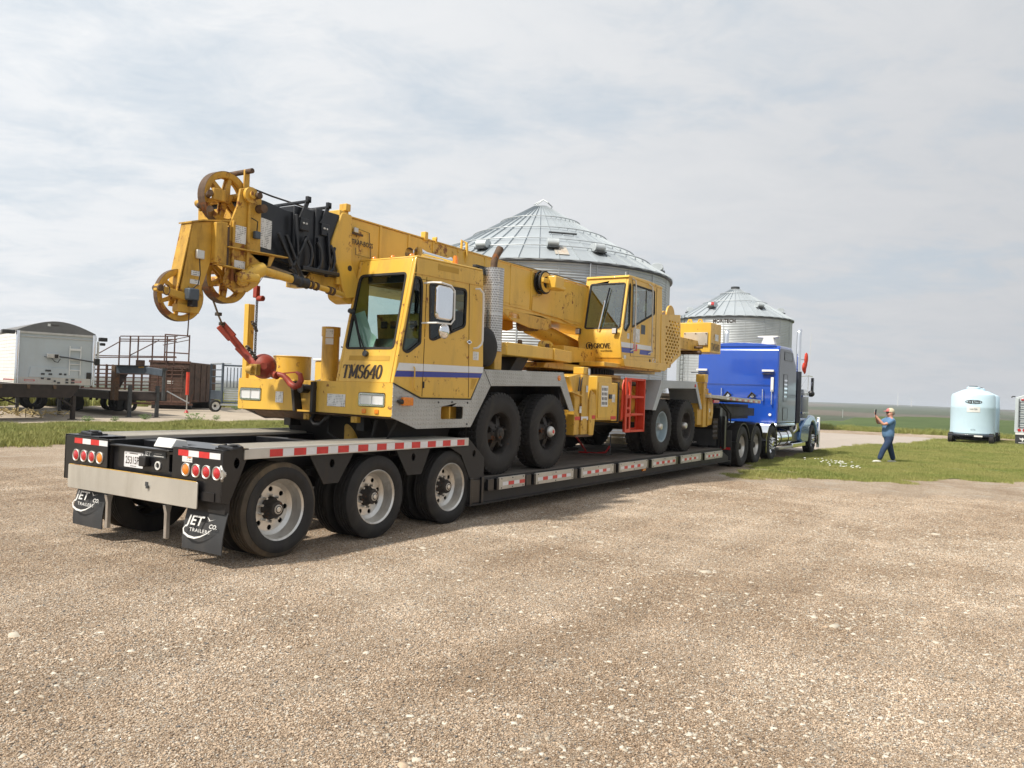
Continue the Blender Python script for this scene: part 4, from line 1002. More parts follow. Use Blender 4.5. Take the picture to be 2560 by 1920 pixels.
# --- bumper / front body
fp = [(Y0,1.35),(1.30,1.36),(1.34,1.37),(1.34,1.735),(Y0,1.74)]
hlR = rpoly(rect(.205,.635,1.455,1.625), .03); hlL = rpoly(rect(2.345,2.775,1.455,1.625), .03)
obj('front_bumper', G().yz(rpoly([(Y0,1.35),(1.34,1.36),(1.34,1.745),(Y0,1.745)], [.03,.0,.0,.03]), 2.36, 2.42, [hlR]), 'yellow_paint', CR, bev=.012, label='right half of the yellow bumper with the decal')
obj('front_bumper', G().yz(rpoly([(1.66,1.36),(2.81,1.34),(2.81,1.75),(1.74,1.75)], [.0,.03,.03,.0]), 2.36, 2.42, [hlL]), 'yellow_paint', CR, bev=.012, label='left half of the yellow bumper below the post')
obj('bumper_top', G().box(2.43,2.62,Y0+.01,1.34,1.70,1.74).box(2.43,2.62,1.70,2.80,1.70,1.745), 'yellow_paint', CR, bev=.01)
obj('bumper_side', G().box(2.425,2.60,2.76,2.81,1.35,1.74), 'yellow_paint', CR, bev=.01)
obj('bumper_lip', G().xz([(2.42,1.33),(2.42,1.36),(2.62,1.34),(2.62,1.31)], Y0+.02, 2.78), 'dark_rust', CR)
for yc in (.42, 2.56):
    lm = obj('headlight', G().yz(rpoly(rect(yc-.205,yc+.205,1.462,1.618), .03), 2.352, 2.40, [rpoly(rect(yc-.185,yc-.005,1.485,1.595),.012), rpoly(rect(yc+.005,yc+.185,1.485,1.595),.012)]), 'chrome', CR, bev=.003)
    for a, b in ((-.185,-.005),(.005,.185)):
        obj('lens', G().yz(rpoly(rect(yc+a,yc+b,1.485,1.595),.012), 2.362, 2.39), 'headlamp_lens', lm, bev=.006)
    obj('lamp_housing', G().box(2.40,2.44,yc-.2,yc+.2,1.47,1.61), 'black_satin', lm)
for y in (.33, .53): obj('marker_lamp', G().box(2.345,2.362,y-.03,y+.03,1.375,1.43), 'amber_lens', CR, bev=.008)
for a, b, c, d in ((1.93,2.07,1.45,1.59),(.84,1.14,1.44,1.59)):
    obj('warning_label', G().box(2.354,2.358,a,b,c,d), 'printed_label', CR, smooth=0)
# hook plate pocket
obj('hook_plate', G().yz([(1.38,1.36),(1.62,1.38),(1.70,1.745),(1.38,1.745)], 2.40, 2.43), 'hook_yellow', CR, bev=.004)
for a, b, a2, b2 in ((1.335,1.385,1.335,1.385),(1.64,1.685,1.70,1.75)):
    obj('hook_plate_cheek', G().ext([(a,1.35),(b,1.35),(b2,1.73),(a2,1.73)], (2.30,0,0), (0,1,0), (0,0,1), (.12,0,0)), 'black_satin', CR, bev=.008)
obj('tow_pin', G().cyl((2.33,1.33,1.66),(2.33,1.75,1.66),.03).cyl((2.28,1.54,1.64),(2.42,1.54,1.64),.055), 'black_satin', CR)
obj('plate_edge', G().box(2.33,2.42,1.38,1.64,1.35,1.375), 'yellow_weathered', CR, bev=.004)
obj('front_skid', G().xz([(2.45,1.33),(2.75,1.33),(2.95,1.26),(2.75,1.22),(2.55,1.26)], 1.5, 2.6), 'dark_rust', CR)
obj('wheel_well', G().box(4.25,6.45,.84,.88,1.2,1.965), 'black_satin', CR)
obj('wheel_well', G().box(6.40,6.44,.14,.84,1.5,1.965), 'black_satin', CR)
obj('tow_loop', G().tube([(2.5,1.50,1.33),(2.45,1.50,1.25),(2.45,1.44,1.20),(2.45,1.34,1.20),(2.45,1.24,1.28),(2.5,1.22,1.33)], .028, 10), 'black_satin', CR)
for y in (.78,1.60): obj('tow_lug', G().box(2.45,2.52,y-.05,y+.05,1.25,1.34).cyl((2.44,y,1.28),(2.53,y,1.28),.025), 'yellow_weathered', CR, bev=.006)
obj('front_jack', G().cyl((2.85,1.18,.98),(2.85,1.18,1.5),.10,None,20), 'yellow_weathered', CR)
obj('front_jack_ram', G().cyl((2.85,1.18,.62),(2.85,1.18,.98),.065).cyl((2.85,1.18,.57),(2.85,1.18,.62),.13), 'dark_metal', CR)
obj('under_hoses', G().tube([(2.6,.55,1.3),(2.6,.6,1.1),(2.7,.75,.95),(3.0,.7,.85),(3.3,.6,1.0)],.02,8).tube([(2.7,.3,1.3),(2.65,.42,1.05),(2.8,.5,.85),(3.1,.45,.9)],.016,8).tube([(2.55,1.30,1.3),(2.55,1.30,1.1),(2.6,1.15,1.0)],.018,8), 'rubber', CR)
obj('engine_underside', G().xz([(2.7,1.3),(2.9,.95),(3.9,.95),(4.1,1.3)], .5, 2.3), 'black_satin', CR)
# --- front deck left of the cab
obj('front_deck', G().box(2.62,4.2,1.03,2.74,1.70,1.742), 'diamond_plate', CR)
obj('deck_wedge', G().xz([(2.9,1.745),(3.3,1.745),(4.4,2.02),(4.4,1.745)], 1.03, 2.40), 'diamond_plate', CR, bev=.004)
obj('left_cover_box', G().box(3.7,5.2,2.42,2.8,1.75,2.05), 'yellow_paint', CR, bev=.015)
obj('cover_lid', G().box(3.68,5.22,2.40,2.82,2.053,2.085), 'white_paint', CR, bev=.006)
tc = obj('tall_jack_cylinder', G().cyl((2.80,1.57,1.745),(2.80,1.57,2.33),.112,None,28).cyl((2.80,1.57,2.33),(2.80,1.57,2.45),.121,None,28), 'yellow_weathered', CR)
for z0, z1 in ((2.31,2.42),(2.22,2.30)):
    obj('warning_label', G().ext(rect(-.05,.05,z0,z1), Vector((2.80,1.57,0))+Vector((-.8,-.6,0))*.121, (-.6,.8,0), (0,0,1), (-.002,-.0015,0)), 'printed_label', tc, smooth=0)
obj('hydraulic_hose', G().tube([(2.88,1.46,2.2),(2.92,1.40,2.18),(2.92,1.40,1.85),(2.9,1.42,1.75)],.01,6), 'black_satin', CR)
obj('intake_drum', G().cyl((3.0,2.50,1.745),(3.0,2.50,2.06),.255,None,40).cyl((3.0,2.50,2.06),(3.0,2.50,2.075),.262,None,40), 'yellow_paint', CR, bev=.004)
ps = obj('corner_post', G().box(2.37,2.395,2.68,2.765,1.75,2.74).box(2.395,2.47,2.675,2.692,1.75,2.74), 'yellow_paint', CR, bev=.004)
obj('post_brace', G().yz([(2.40,1.75),(2.66,1.75),(2.66,2.03)], 2.40, 2.415), 'yellow_paint', CR)
obj('amber_flag', G().box(2.37,2.39,2.36,2.42,1.76,1.84), 'chute_grey', CR)
# --- carrier cab
CB = [(2.365,1.745),(2.86,1.585),(3.92,1.585),(4.185,1.98),(4.10,3.30),(2.70,3.26)]
qw = rpoly([(2.50,2.14),(2.60,2.10),(2.84,2.24),(2.835,2.95),(2.80,3.03),(2.68,3.03)], [.04,.05,.03,.06,.05,.03])
dw = rpoly([(3.00,2.30),(3.08,2.29),(3.74,2.52),(3.745,3.01),(2.965,2.985)], [.06,.06,.06,.07,.05])
obj('cab_side', G().xz(CB, Y0, Y0+.05, [qw, dw]), 'yellow_paint', CR, bev=.01)
obj('cab_side', G().xz(CB, .98, 1.02, [rpoly(rect(2.85,3.9,2.3,3.0),.06)]), 'yellow_paint', CR, bev=.008)
FU = Vector((0,1,0)); FV = Vector((.335,0,1.515)).normalized(); FO = Vector((2.365,0,1.745)); fl_ = math.hypot(.335,1.515)
ws_ = rpoly([(.19,.41),(.965,.41),(.965,1.365),(.205,1.365)], [.06,.06,.08,.06])
obj('cab_front', G().ext([(Y0+.052,0),(.978,0),(.978,fl_),(Y0+.052,fl_)], FO, FU, FV, (.04,0,0), [ws_]), 'yellow_paint', CR, bev=.006)
FN = FU.cross(FV)*-1 if (FU.cross(FV)).x > 0 else FU.cross(FV)
def onfront(u, v, off=.0): return FO+FU*u+FV*v+FN*off
obj('roof', G().xz([(2.70,3.262),(2.72,3.285),(4.08,3.325),(4.10,3.302)], Y0, 1.02), 'yellow_paint', CR, bev=.01)
obj('roof_seam', G().xz([(2.655,3.055),(2.655,3.067),(4.12,3.105),(4.12,3.093)], Y0-.008, Y0-.001).box(2.6,2.601,0,0,0,0) if False else G().xz([(2.66,3.063),(2.66,3.075),(4.115,3.11),(4.115,3.098)], Y0-.012, Y0-.001), 'yellow_paint', CR)
obj('cab_rear', G().ext([(Y0+.05,1.6),(.98,1.6),(.98,3.3),(Y0+.05,3.3)], (4.10,0,0), (0,1,0), (0,0,1), (.03,0,0), [rect(.25,.85,2.45,3.0)]), 'yellow_paint', CR)
obj('cab_floor', G().box(2.5,4.1,Y0+.05,.98,1.72,1.76), 'cab_interior', CR)
obj('headliner', G().box(2.75,4.08,Y0+.055,.975,3.19,3.25), 'seat_black', CR)
# seals and glass
def ring(out, r_in): 
    c = Vector((sum(p[0] for p in out)/len(out), sum(p[1] for p in out)/len(out)))
    res = []
    n = len(out)
    for i in range(n):
        a, b = Vector(out[i-1]), Vector(out[(i+1) % n]); d = (b-a).normalized(); nn = Vector((-d.y, d.x)); p = Vector(out[i])
        if nn.dot(c-p) < 0: nn = -nn
        res.append(tuple(p+nn*r_in))
    return res
def window(outline, O, U, V, Nv, name='side_window', gl='tinted_glass', seal=.022):
    w = obj(name, G().ext(ring(outline, .004), Vector(O)+Vector(Nv)*-.012, U, V, Vector(Nv)*-.003), gl, CR, smooth=0)
    obj('window_seal', G().ext(ring(outline, -.006), Vector(O)+Vector(Nv)*.004, U, V, Vector(Nv)*-.03, [ring(outline, seal)]), 'rubber', w)
    return w
window(qw, (0,Y0,0), (1,0,0), (0,0,1), (0,-1,0), 'quarter_window', 'dark_glass')
window(dw, (0,Y0,0), (1,0,0), (0,0,1), (0,-1,0), 'door_window', 'dark_glass')
window(ws_, FO, FU, FV, FN, 'windshield')
obj('window_bar', G().box(3.43,3.455,Y0-.004,Y0+.02,2.42,2.99), 'black_satin', CR)
# interior
it = obj('driver_seat', G().box(3.45,3.95,.3,.8,1.95,2.1).box(3.85,4.0,.3,.8,2.1,2.75).box(3.87,3.97,.42,.68,2.76,2.95), 'seat_black', CR, bev=.04)
obj('dashboard', G().xz([(2.6,1.8),(2.6,2.12),(2.85,2.3),(3.0,2.3),(3.02,1.8)], Y0+.06, .97), 'cab_interior', CR, bev=.02)
obj('steering_wheel', G().tube([(3.12+.07*math.cos(a),.53+.21*math.sin(a),2.42+.14*math.cos(a)) for a in [2*math.pi*k/20 for k in range(20)]], .014, 8, close=True).cyl((3.0,.53,2.2),(3.12,.53,2.42),.02), 'seat_black', CR)
sv = obj('gauge_panel', G().xz([(3.02,2.3),(3.10,2.3),(3.02,2.62),(2.98,2.62)], .22, .96), 'hook_yellow', CR, bev=.01)
for k in range(4): obj('gauge', G().box(2.975,3.0,.30+k*.16,.40+k*.16,2.44,2.53), 'seat_black', sv, bev=.01)
obj('papers', G().ext([(.55,.42),(.95,.42),(.96,.86),(.80,.90),(.62,.62),(.52,.56)], FO+Vector((.03,0,0)), FU, FV, (.002,0,0)), 'paper', CR, smooth=0)
obj('sun_visor', G().box(2.74,2.78,.2,.9,2.98,3.14), 'seat_black', CR)
obj('mirror_post', G().box(3.1,3.14,.40,.44,2.3,3.2), 'seat_black', CR)
# doors, seams, handles
for a, b in (((3.79,3.09),(3.86,1.60)), ((2.905,2.30),(2.895,1.60)), ((2.905,3.05),(2.905,2.32))):
    obj('door_seam', G().beam((a[0],Y0-.002,a[1]),(b[0],Y0-.002,b[1]),.004,.008,(0,1,0)), 'dark_rust', CR)
obj('door_handle', G().box(3.75,3.85,Y0-.03,Y0-.01,2.315,2.335).cyl((3.80,Y0,2.325),(3.80,Y0-.03,2.325),.028), 'chrome', CR)
obj('grab_handle', G().tube([(3.94,Y0,3.04),(3.95,Y0-.06,3.04),(4.02,Y0-.07,2.99),(4.03,Y0-.07,2.9),(4.04,Y0-.07,2.36),(4.02,Y0-.07,2.31),(3.95,Y0-.06,2.26),(3.94,Y0,2.25)], .014, 8), 'white_paint', CR)
obj('step_rail', G().tube([(2.71,Y0-.012,1.95),(2.71,Y0-.03,1.93),(2.71,Y0-.03,1.70),(2.73,Y0-.03,1.67),(2.84,Y0-.03,1.67)], .008, 6), 'yellow_paint', CR)
obj('hinge', G().cyl((2.91,Y0-.008,2.42),(2.91,Y0-.008,2.5),.012), 'yellow_weathered', CR); obj('hinge', G().cyl((2.91,Y0-.008,1.70),(2.91,Y0-.008,1.78),.012), 'black_satin', CR)
obj('info_label', G().box(3.93,4.06,Y0-.003,Y0-.001,2.10,2.21), 'printed_label', CR, smooth=0)
obj('white_stripe', G().xz([(2.452,1.985),(4.186,2.015),(4.170,1.935),(2.415,1.895)], Y0-.003, Y0-.001), 'stripe_white', CR, smooth=0)
obj('blue_stripe', G().xz([(2.413,1.89),(4.168,1.93),(4.125,1.868),(2.385,1.82)], Y0-.003, Y0-.001), 'stripe_blue', CR, smooth=0)
obj('rust_print', G().xz([(3.92,1.85),(4.05,1.85),(3.96,1.71),(3.91,1.71)], Y0-.002, Y0-.001), 'ghost_print', CR, smooth=0)
obj('ghost_lettering', G().xz([(3.12,3.17),(3.55,3.18),(3.55,3.25),(3.12,3.24)], Y0-.002, Y0-.001), 'ghost_print', CR, smooth=0)
g_, wd_ = serif_geo('TMS640', .165, onfront(.965-.03,.045,.003), (0,-1,0), FV, sx=1.06, thick=.2, thin=.065)
obj('model_lettering', g_, 'lettering_dark', CR, smooth=0)
obj('ghost_lettering', G().ext(rect(.22,.87,.265,.325), onfront(0,0,.002), FU, FV, FN*.001), 'ghost_print', CR, smooth=0)
obj('lower_trim', G().beam((2.36,Y0-.006,1.742),(2.86,Y0-.006,1.575),.014,.016,(0,1,0)).beam((2.86,Y0-.006,1.575),(3.92,Y0-.006,1.575),.014,.016,(0,1,0)), 'black_satin', CR)
for k in range(3): obj('rivet', G().cyl((2.44+.15*k,Y0,2.07-.0*k),(2.44+.15*k,Y0-.006,2.07),.008,.008,8), 'dark_rust', CR)
# wipers
for q, (a, b) in enumerate((((.60,.36),(.93,.86)),((.60,.36),(.88,.83)))):
    obj('wiper_arm', G().tube([onfront(a[0],a[1],.03), onfront((a[0]+b[0])/2,(a[1]+b[1])/2,.05), onfront(b[0],b[1],.03)], .007, 6), 'seat_black', CR)
obj('wiper_blade', G().beam(onfront(.70,.43,.02), onfront(.955,.92,.02), .012, .02, FN), 'seat_black', CR)
obj('wiper_motor', G().cyl(onfront(.60,.345,0), onfront(.60,.345,.04), .035).cyl(onfront(.955,.88,.0), onfront(.955,.88,.07), .03), 'dark_metal', CR)
# roof lamps, horns, beacon
for y in (.82,.52,.22): obj('clearance_lamp', G().lathe([(0,.045),(.02,.04),(.035,.02),(.038,0)], (2.75,y,3.275),(0,0,1),14), 'amber_lens', CR)
for y in (.45,.60):
    obj('air_horn', G().tube([(3.15,y,3.42),(3.2,y,3.42),(3.3,y,3.42),(3.75,y,3.42),(3.82,y,3.42)], [.07,.05,.03,.02,.045], 14), 'chrome', CR)
    obj('horn_bracket', G().box(3.6,3.64,y-.01,y+.01,3.3,3.41), 'chrome', CR)
bc = obj('beacon_base', G().cyl((4.0,.5,3.31),(4.0,.5,3.40),.065,.055), 'yellow_paint', CR); obj('beacon_lens', G().lathe([(0,.12),(.025,.115),(.035,.08),(.04,0)], (4.0,.5,3.40),(0,0,1),16), 'amber_lens', bc)
# mirror
mr = obj('mirror', G().ext(rpoly(rect(-.15,.15,-.205,.205), .07), (2.95,-.12,2.73), Vector((1,-.05,0)), (0,0,1), (0,-.05,0)), 'chrome', CR, bev=.02)
obj('mirror_arm', G().tube([(2.86,Y0,2.97),(2.84,-.05,2.97),(2.86,-.16,2.965),(3.05,-.17,2.95),(3.12,-.17,2.90),(3.13,-.17,2.55),(3.08,-.16,2.49),(2.85,-.12,2.485),(2.84,Y0,2.485)], .011, 8), 'white_paint', CR)
obj('convex_mirror', G().ball((3.03,-.10,2.40),.095,20,(1,.45,1)), 'chrome', CR)
# --- fenders and skirts in diamond plate
sk = [(2.362,1.735),(2.86,1.572),(3.93,1.572),(4.195,1.985),(6.42,2.035),(6.82,1.42),(6.665,1.42),(6.345,1.815),(4.37,1.765),(3.93,1.21),(2.82,1.205),(2.362,1.345)]
obj('side_skirt', G().xz(sk, Y0-.006, Y0+.012, [rpoly(rect(3.28,3.75,1.32,1.48),.03)]), 'diamond_plate', CR, smooth=20, bev=.002)
obj('skirt_recess', G().box(3.2,3.85,Y0+.18,Y0+.2,1.28,1.52).box(3.48,3.50,Y0+.014,Y0+.18,1.3,1.5).box(3.26,3.78,Y0+.014,Y0+.18,1.30,1.315), 'yellow_weathered', CR)
obj('fender_top', G().xz([(4.20,1.985),(6.40,2.034),(6.40,2.022),(4.20,1.972)], Y0+.013, .82), 'diamond_plate', CR)
obj('fender_slope', G().ext([(0,0),(.69,0),(.69,.7),(0,.7)], (3.94,Y0+.013,1.24), (0,1,0), Vector((.43,0,.53)).normalized(), Vector((.53,0,-.43)).normalized()*.01), 'diamond_plate', CR)
obj('fender_tail', G().ext([(0,0),(.69,0),(.69,.7),(0,.7)], (6.41,Y0+.013,2.03), (0,1,0), Vector((.4,0,-.6)).normalized(), Vector((-.6,0,-.4)).normalized()*.01), 'diamond_plate', CR)
obj('fender_seam', G().beam((4.20,Y0-.008,1.98),(4.37,Y0-.008,1.765),.004,.006,(0,1,0)), 'dark_metal', CR)
# left side fenders
obj('left_fender', G().xz([(4.195,1.985),(6.42,2.035),(6.82,1.42),(6.665,1.42),(6.345,1.815),(4.37,1.765),(3.93,1.21),(2.82,1.205),(2.42,1.345),(2.42,1.70),(4.0,1.72)], Y2-.012, Y2+.006).xz([(4.20,1.985),(6.40,2.034),(6.40,2.022),(4.20,1.972)], 2.05, 2.786), 'diamond_plate', CR)
obj('fender_marker', G().lathe([(0,-.02),(.04,-.015),(.045,0)], (6.28,Y0-.006,1.94),(0,1,0),16), 'amber_lens', CR)
obj('turn_signal', G().box(2.50,2.68,Y0-.06,Y0-.008,1.485,1.585), 'amber_lens', CR, bev=.012)
obj('turn_signal_socket', G().tube([(2.50,Y0-.03,1.53),(2.46,Y0-.03,1.53),(2.43,Y0-.02,1.54)], [.03,.022,.012], 10), 'black_satin', CR)
for x, z in ((3.22,1.53),(3.84,1.53),(3.84,1.25),(3.5,1.535)): obj('bolt', G().cyl((x,Y0-.006,z),(x,Y0-.012,z),.014,.014,8), 'dark_metal', CR)
obj('tail_stay', G().box(6.66,6.85,Y0+.01,Y0+.2,1.44,1.46), 'black_satin', CR)
# rear fender
rf = [(10.13,1.44),(10.55,2.045),(12.66,2.085),(13.07,1.47),(12.94,1.47),(12.60,1.93),(10.66,1.89),(10.30,1.44)]
obj('rear_fender', G().xz(rf, Y0-.006, Y0+.012), 'galvanised', CR, bev=.002); obj('rear_fender', G().xz(rf, Y2-.012, Y2+.006), 'galvanised', CR)
obj('rear_fender_top', G().xz([(10.56,2.05),(12.65,2.088),(12.65,2.076),(10.56,2.038)], Y0+.013, 2.78), 'diamond_plate', CR)
obj('rear_fender_slope', G().ext([(0,0),(.7,0),(.7,.74),(0,.74)], (10.14,Y0+.013,1.45), (0,1,0), Vector((.42,0,.6)).normalized(), Vector((.6,0,-.42)).normalized()*.01), 'galvanised', CR); obj('rear_fender_slope', G().ext([(0,0),(.7,0),(.7,.74),(0,.74)], (12.66,Y0+.013,2.08), (0,1,0), Vector((.41,0,-.61)).normalized(), Vector((-.6,0,-.4)).normalized()*.01), 'galvanised', CR)
obj('rear_marker', G().lathe([(0,-.02),(.035,-.015),(.04,0)], (12.55,Y0-.006,1.99),(0,1,0),16), 'red_lens', CR)
obj('mud_drum', G().cyl((10.2,.35,1.72),(10.2,1.0,1.72),.22,None,24), 'black_satin', CR)
# --- muffler, stack, air cleaner
mu = obj('muffler_shield', G().cyl((4.66,.31,2.26),(4.66,.31,3.43),.150,None,36), 'perforated_shield', CR, loc=(4.66,.31,2.2))
obj('exhaust_elbow', G().tube([(4.66,.31,3.43),(4.66,.31,3.50),(4.68,.31,3.58),(4.74,.31,3.66),(4.80,.31,3.74)], [.05,.05,.05,.052,.055], 16, caps=False).tube([(4.66,.31,3.45),(4.66,.31,3.50),(4.68,.31,3.58),(4.74,.31,3.66),(4.80,.31,3.74)][::-1], [.048,.045,.045,.046,.046], 16), 'dark_rust', CR)
obj('muffler_clamp', G().box(4.35,4.62,.4,.46,3.42,3.45).box(4.42,4.55,.36,.5,3.33,3.41), 'dark_metal', CR)
obj('air_cleaner', G().lathe([(0,-.02),(.14,-.02),(.2,.0),(.27,.05),(.27,.4),(0,.4)], (4.40,.16,2.30),(0,1,0),30), 'rubber', CR)
obj('cleaner_frame', G().box(4.35,4.8,.5,.56,1.98,2.8).box(4.6,4.78,.2,.5,2.0,2.26), 'yellow_weathered', CR, bev=.006)
# --- mid body behind front axles
obj('swing_frame', G().box(6.5,10.0,.55,2.35,1.45,2.03), 'yellow_weathered', CR, bev=.02)
# outrigger box (front)
ob = obj('outrigger_box', G().xz([(6.92,1.02),(6.92,1.62),(6.7,1.98),(7.0,2.03),(7.10,2.03),(7.10,1.02)], .14, .40), 'yellow_weathered', CR, bev=.01)
obj('outrigger_plate', G().xz([(6.62,1.30),(6.95,1.55),(6.95,1.02),(6.62,1.06)], .42, .46), 'yellow_weathered', CR)
obj('outrigger_jack', G().cyl((7.30,.24,1.05),(7.30,.24,2.06),.085,None,20), 'yellow_weathered', CR)
obj('outrigger_post', G().box(7.15,7.38,.13,.36,1.02,2.03).box(7.19,7.34,.12,.14,1.1,1.3), 'yellow_weathered', CR, bev=.012)
obj('outrigger_cheek', G().xz([(7.42,1.01),(7.58,1.01),(7.66,1.45),(7.62,1.70),(7.46,1.78),(7.40,1.6)], .11, .15), 'yellow_weathered', CR, bev=.01)
obj('outrigger_foot', G().box(6.95,7.56,.12,.42,.99,1.03), 'dark_rust', CR)
obj('jack_cap', G().box(7.2,7.42,.14,.34,2.04,2.16), 'yellow_paint', CR, bev=.01)
obj('outrigger_flap', G().xz([(6.72,1.75),(7.12,1.68),(7.12,1.66),(6.72,1.73)], .1, .3), 'yellow_weathered', CR)
obj('hand_lever', G().tube([(7.0,.12,1.75),(7.0,.1,1.98),(7.08,.1,1.98),(7.06,.12,1.75)], .012, 6), 'dark_metal', CR)
obj('reflective_strip', G().box(6.94,7.12,.136,.139,1.27,1.33), 'red_reflective', CR, smooth=0); obj('reflective_strip', G().box(7.14,7.39,.125,.129,1.27,1.33), 'white_reflective', CR, smooth=0); obj('reflective_strip', G().box(7.50,7.62,.105,.109,1.29,1.35), 'red_reflective', CR, smooth=0)
for x, z in ((7.27,1.8),(7.33,2.09),(7.06,1.45)): obj('warning_label', G().box(x,x+.07,.118,.122,z-.06,z+.05), 'printed_label', CR, smooth=0)
# cabinet with vents
cbx = obj('equipment_cabinet', G().box(7.68,8.27,.12,.75,1.26,2.03), 'yellow_paint', CR, bev=.012)
dr_ = obj('cabinet_door', G().box(7.72,8.19,.105,.118,1.30,1.92), 'yellow_paint', cbx, bev=.006)
hg = [rpoly(rect(7.845+.056*c,7.885+.056*c,1.53+.082*r_,1.585+.082*r_), .008, 2) for c in range(4) for r_ in range(4)]
obj('vent_panel', G().xz(rect(7.82,8.08,1.50,1.865), .098, .103, hg), 'white_paint', dr_); obj('vent_backing', G().box(7.83,8.07,.1035,.1045,1.51,1.85), 'black_satin', dr_, smooth=0)
obj('door_latch', G().box(8.12,8.24,.09,.104,1.64,1.72), 'dark_metal', dr_, bev=.004)
obj('oil_tank', G().xz(rpoly(rect(8.28,8.62,1.24,1.93), .1), .14, .8), 'yellow_paint', CR, bev=.01)
obj('tank_strap', G().xz(rpoly(rect(8.56,8.60,1.22,1.95), .01), .12, .82), 'black_satin', CR)
obj('warning_label', G().box(8.33,8.45,.134,.139,1.58,1.72), 'printed_label', CR, smooth=0); obj('reflective_strip', G().box(8.3,8.52,.134,.139,1.27,1.33), 'red_reflective', CR, smooth=0)
obj('fuel_tank', G().cyl((8.7,.55,1.55),(9.9,.55,1.55),.32,None,32), 'yellow_weathered', CR)
obj('tank_cradle', G().box(8.75,8.82,.22,.9,1.2,1.9).box(9.7,9.77,.22,.9,1.2,1.9), 'yellow_weathered', CR)
# red ladder frame
lad = obj('ladder', G().xz(rect(8.76,9.00,1.03,2.04), .06, .085, [rpoly(rect(8.83,8.94,a,b),.015) for a, b in ((1.72,1.97),(1.50,1.66),(1.38,1.46),(1.09,1.32))]), 'ladder_red', CR, bev=.004)
obj('ladder_side', G().box(9.0,9.02,.086,.22,1.03,2.04), 'ladder_red', lad, bev=.003)
obj('ladder_panel', G().xz(rect(9.02,9.62,1.03,2.04), .20, .225, [rpoly(rect(9.30,9.56,a,b),.02) for a, b in ((1.72,1.98),(1.38,1.66),(1.10,1.32))]+[rpoly(rect(9.06,9.24,a,b),.02) for a, b in ((1.72,1.98),(1.38,1.66),(1.10,1.32))]), 'ladder_red', lad, bev=.004)
for z in (1.05,1.36,1.69,2.02): obj('ladder_rung', G().box(9.02,9.62,.06,.2,z-.02,z+.02), 'ladder_red', lad, bev=.004)
obj('ladder_stile', G().box(9.60,9.64,.05,.23,1.03,2.04), 'ladder_red', lad, bev=.004)
obj('ladder_gusset', G().xz([(8.70,1.9),(8.76,2.0),(8.76,1.3),(8.66,1.25)], .1, .12), 'ladder_red', lad)
# rear outrigger
obj('rear_outrigger_post', G().box(13.25,13.48,.13,.36,1.05,2.08), 'yellow_weathered', CR, bev=.01)
obj('rear_outrigger_jack', G().cyl((13.62,.22,1.05),(13.62,.22,1.95),.07), 'yellow_weathered', CR)
obj('rear_outrigger_cheek', G().xz([(13.5,1.08),(13.8,1.1),(13.88,1.4),(13.86,1.65),(13.7,1.85),(13.52,1.85)], .1, .14, [circ(13.7,1.35,.05,12)]), 'yellow_weathered', CR, bev=.01)
obj('rear_outrigger_cap', G().box(13.27,13.5,.12,.34,2.085,2.28), 'yellow_paint', CR, bev=.01)
obj('rear_beam', G().box(12.95,13.3,.16,2.7,1.1,1.6), 'yellow_weathered', CR, bev=.01)
obj('warning_label', G().box(13.56,13.64,.095,.099,1.4,1.48), 'printed_label', CR, smooth=0)
# --- turntable
sl = G(); sl.lathe([(.55,-.12),(.83,-.12),(.83,.0),(.55,.0)], (9.15,YC,2.20),(0,0,1),48, closed=True)
for k in range(72):
    a = 2*math.pi*k/72; m_ = Matrix.Translation((9.15,YC,2.14)) @ Matrix.Rotation(a,4,'Z'); k0 = len(sl.v); sl.box(.83,.86,-.02,.02,-.05,.05); sl.tf(m_, k0)
obj('slewing_ring', sl, 'black_satin', CR)
obj('turntable_base', G().cyl((9.15,YC,2.03),(9.15,YC,2.085),1.0,None,48), 'yellow_weathered', CR)
obj('superstructure_deck', G().box(8.2,10.9,.25,2.65,2.22,2.30).box(10.9,12.4,1.0,2.6,2.22,2.30), 'yellow_weathered', CR, bev=.01)
obj('boom_rest_block', G().box(5.56,7.0,.62,1.2,2.26,2.46), 'yellow_paint', CR, bev=.015)
obj('boom_rest_block', G().xz([(7.0,2.26),(7.0,2.46),(7.62,2.44),(7.62,2.24)], .60, 1.25), 'yellow_paint', CR, bev=.01)
obj('boom_rest_bracket', G().xz([(5.9,2.0),(6.25,2.0),(6.5,2.26),(6.15,2.26)], .8, 1.1), 'black_satin', CR)
for x in (5.7,6.4,7.3): obj('lifting_lug', G().xz([(x-.06,2.46),(x+.06,2.46),(x+.03,2.56),(x-.03,2.56)], .9, .94), 'dark_rust', CR)
obj('lug_plate', G().xz(rpoly([(7.15,2.45),(7.66,2.45),(7.66,2.58),(7.5,2.63),(7.2,2.60)],.06), 1.0, 1.04, [circ(7.52,2.53,.05,12)]), 'yellow_paint', CR, bev=.006)
obj('front_platform', G().xz([(6.9,2.13),(6.98,2.22),(8.3,2.30),(8.3,2.12)], .75, 2.2), 'yellow_weathered', CR, bev=.008)
obj('platform_housing', G().box(7.6,8.85,.75,1.1,2.22,2.55), 'yellow_weathered', CR, bev=.01)
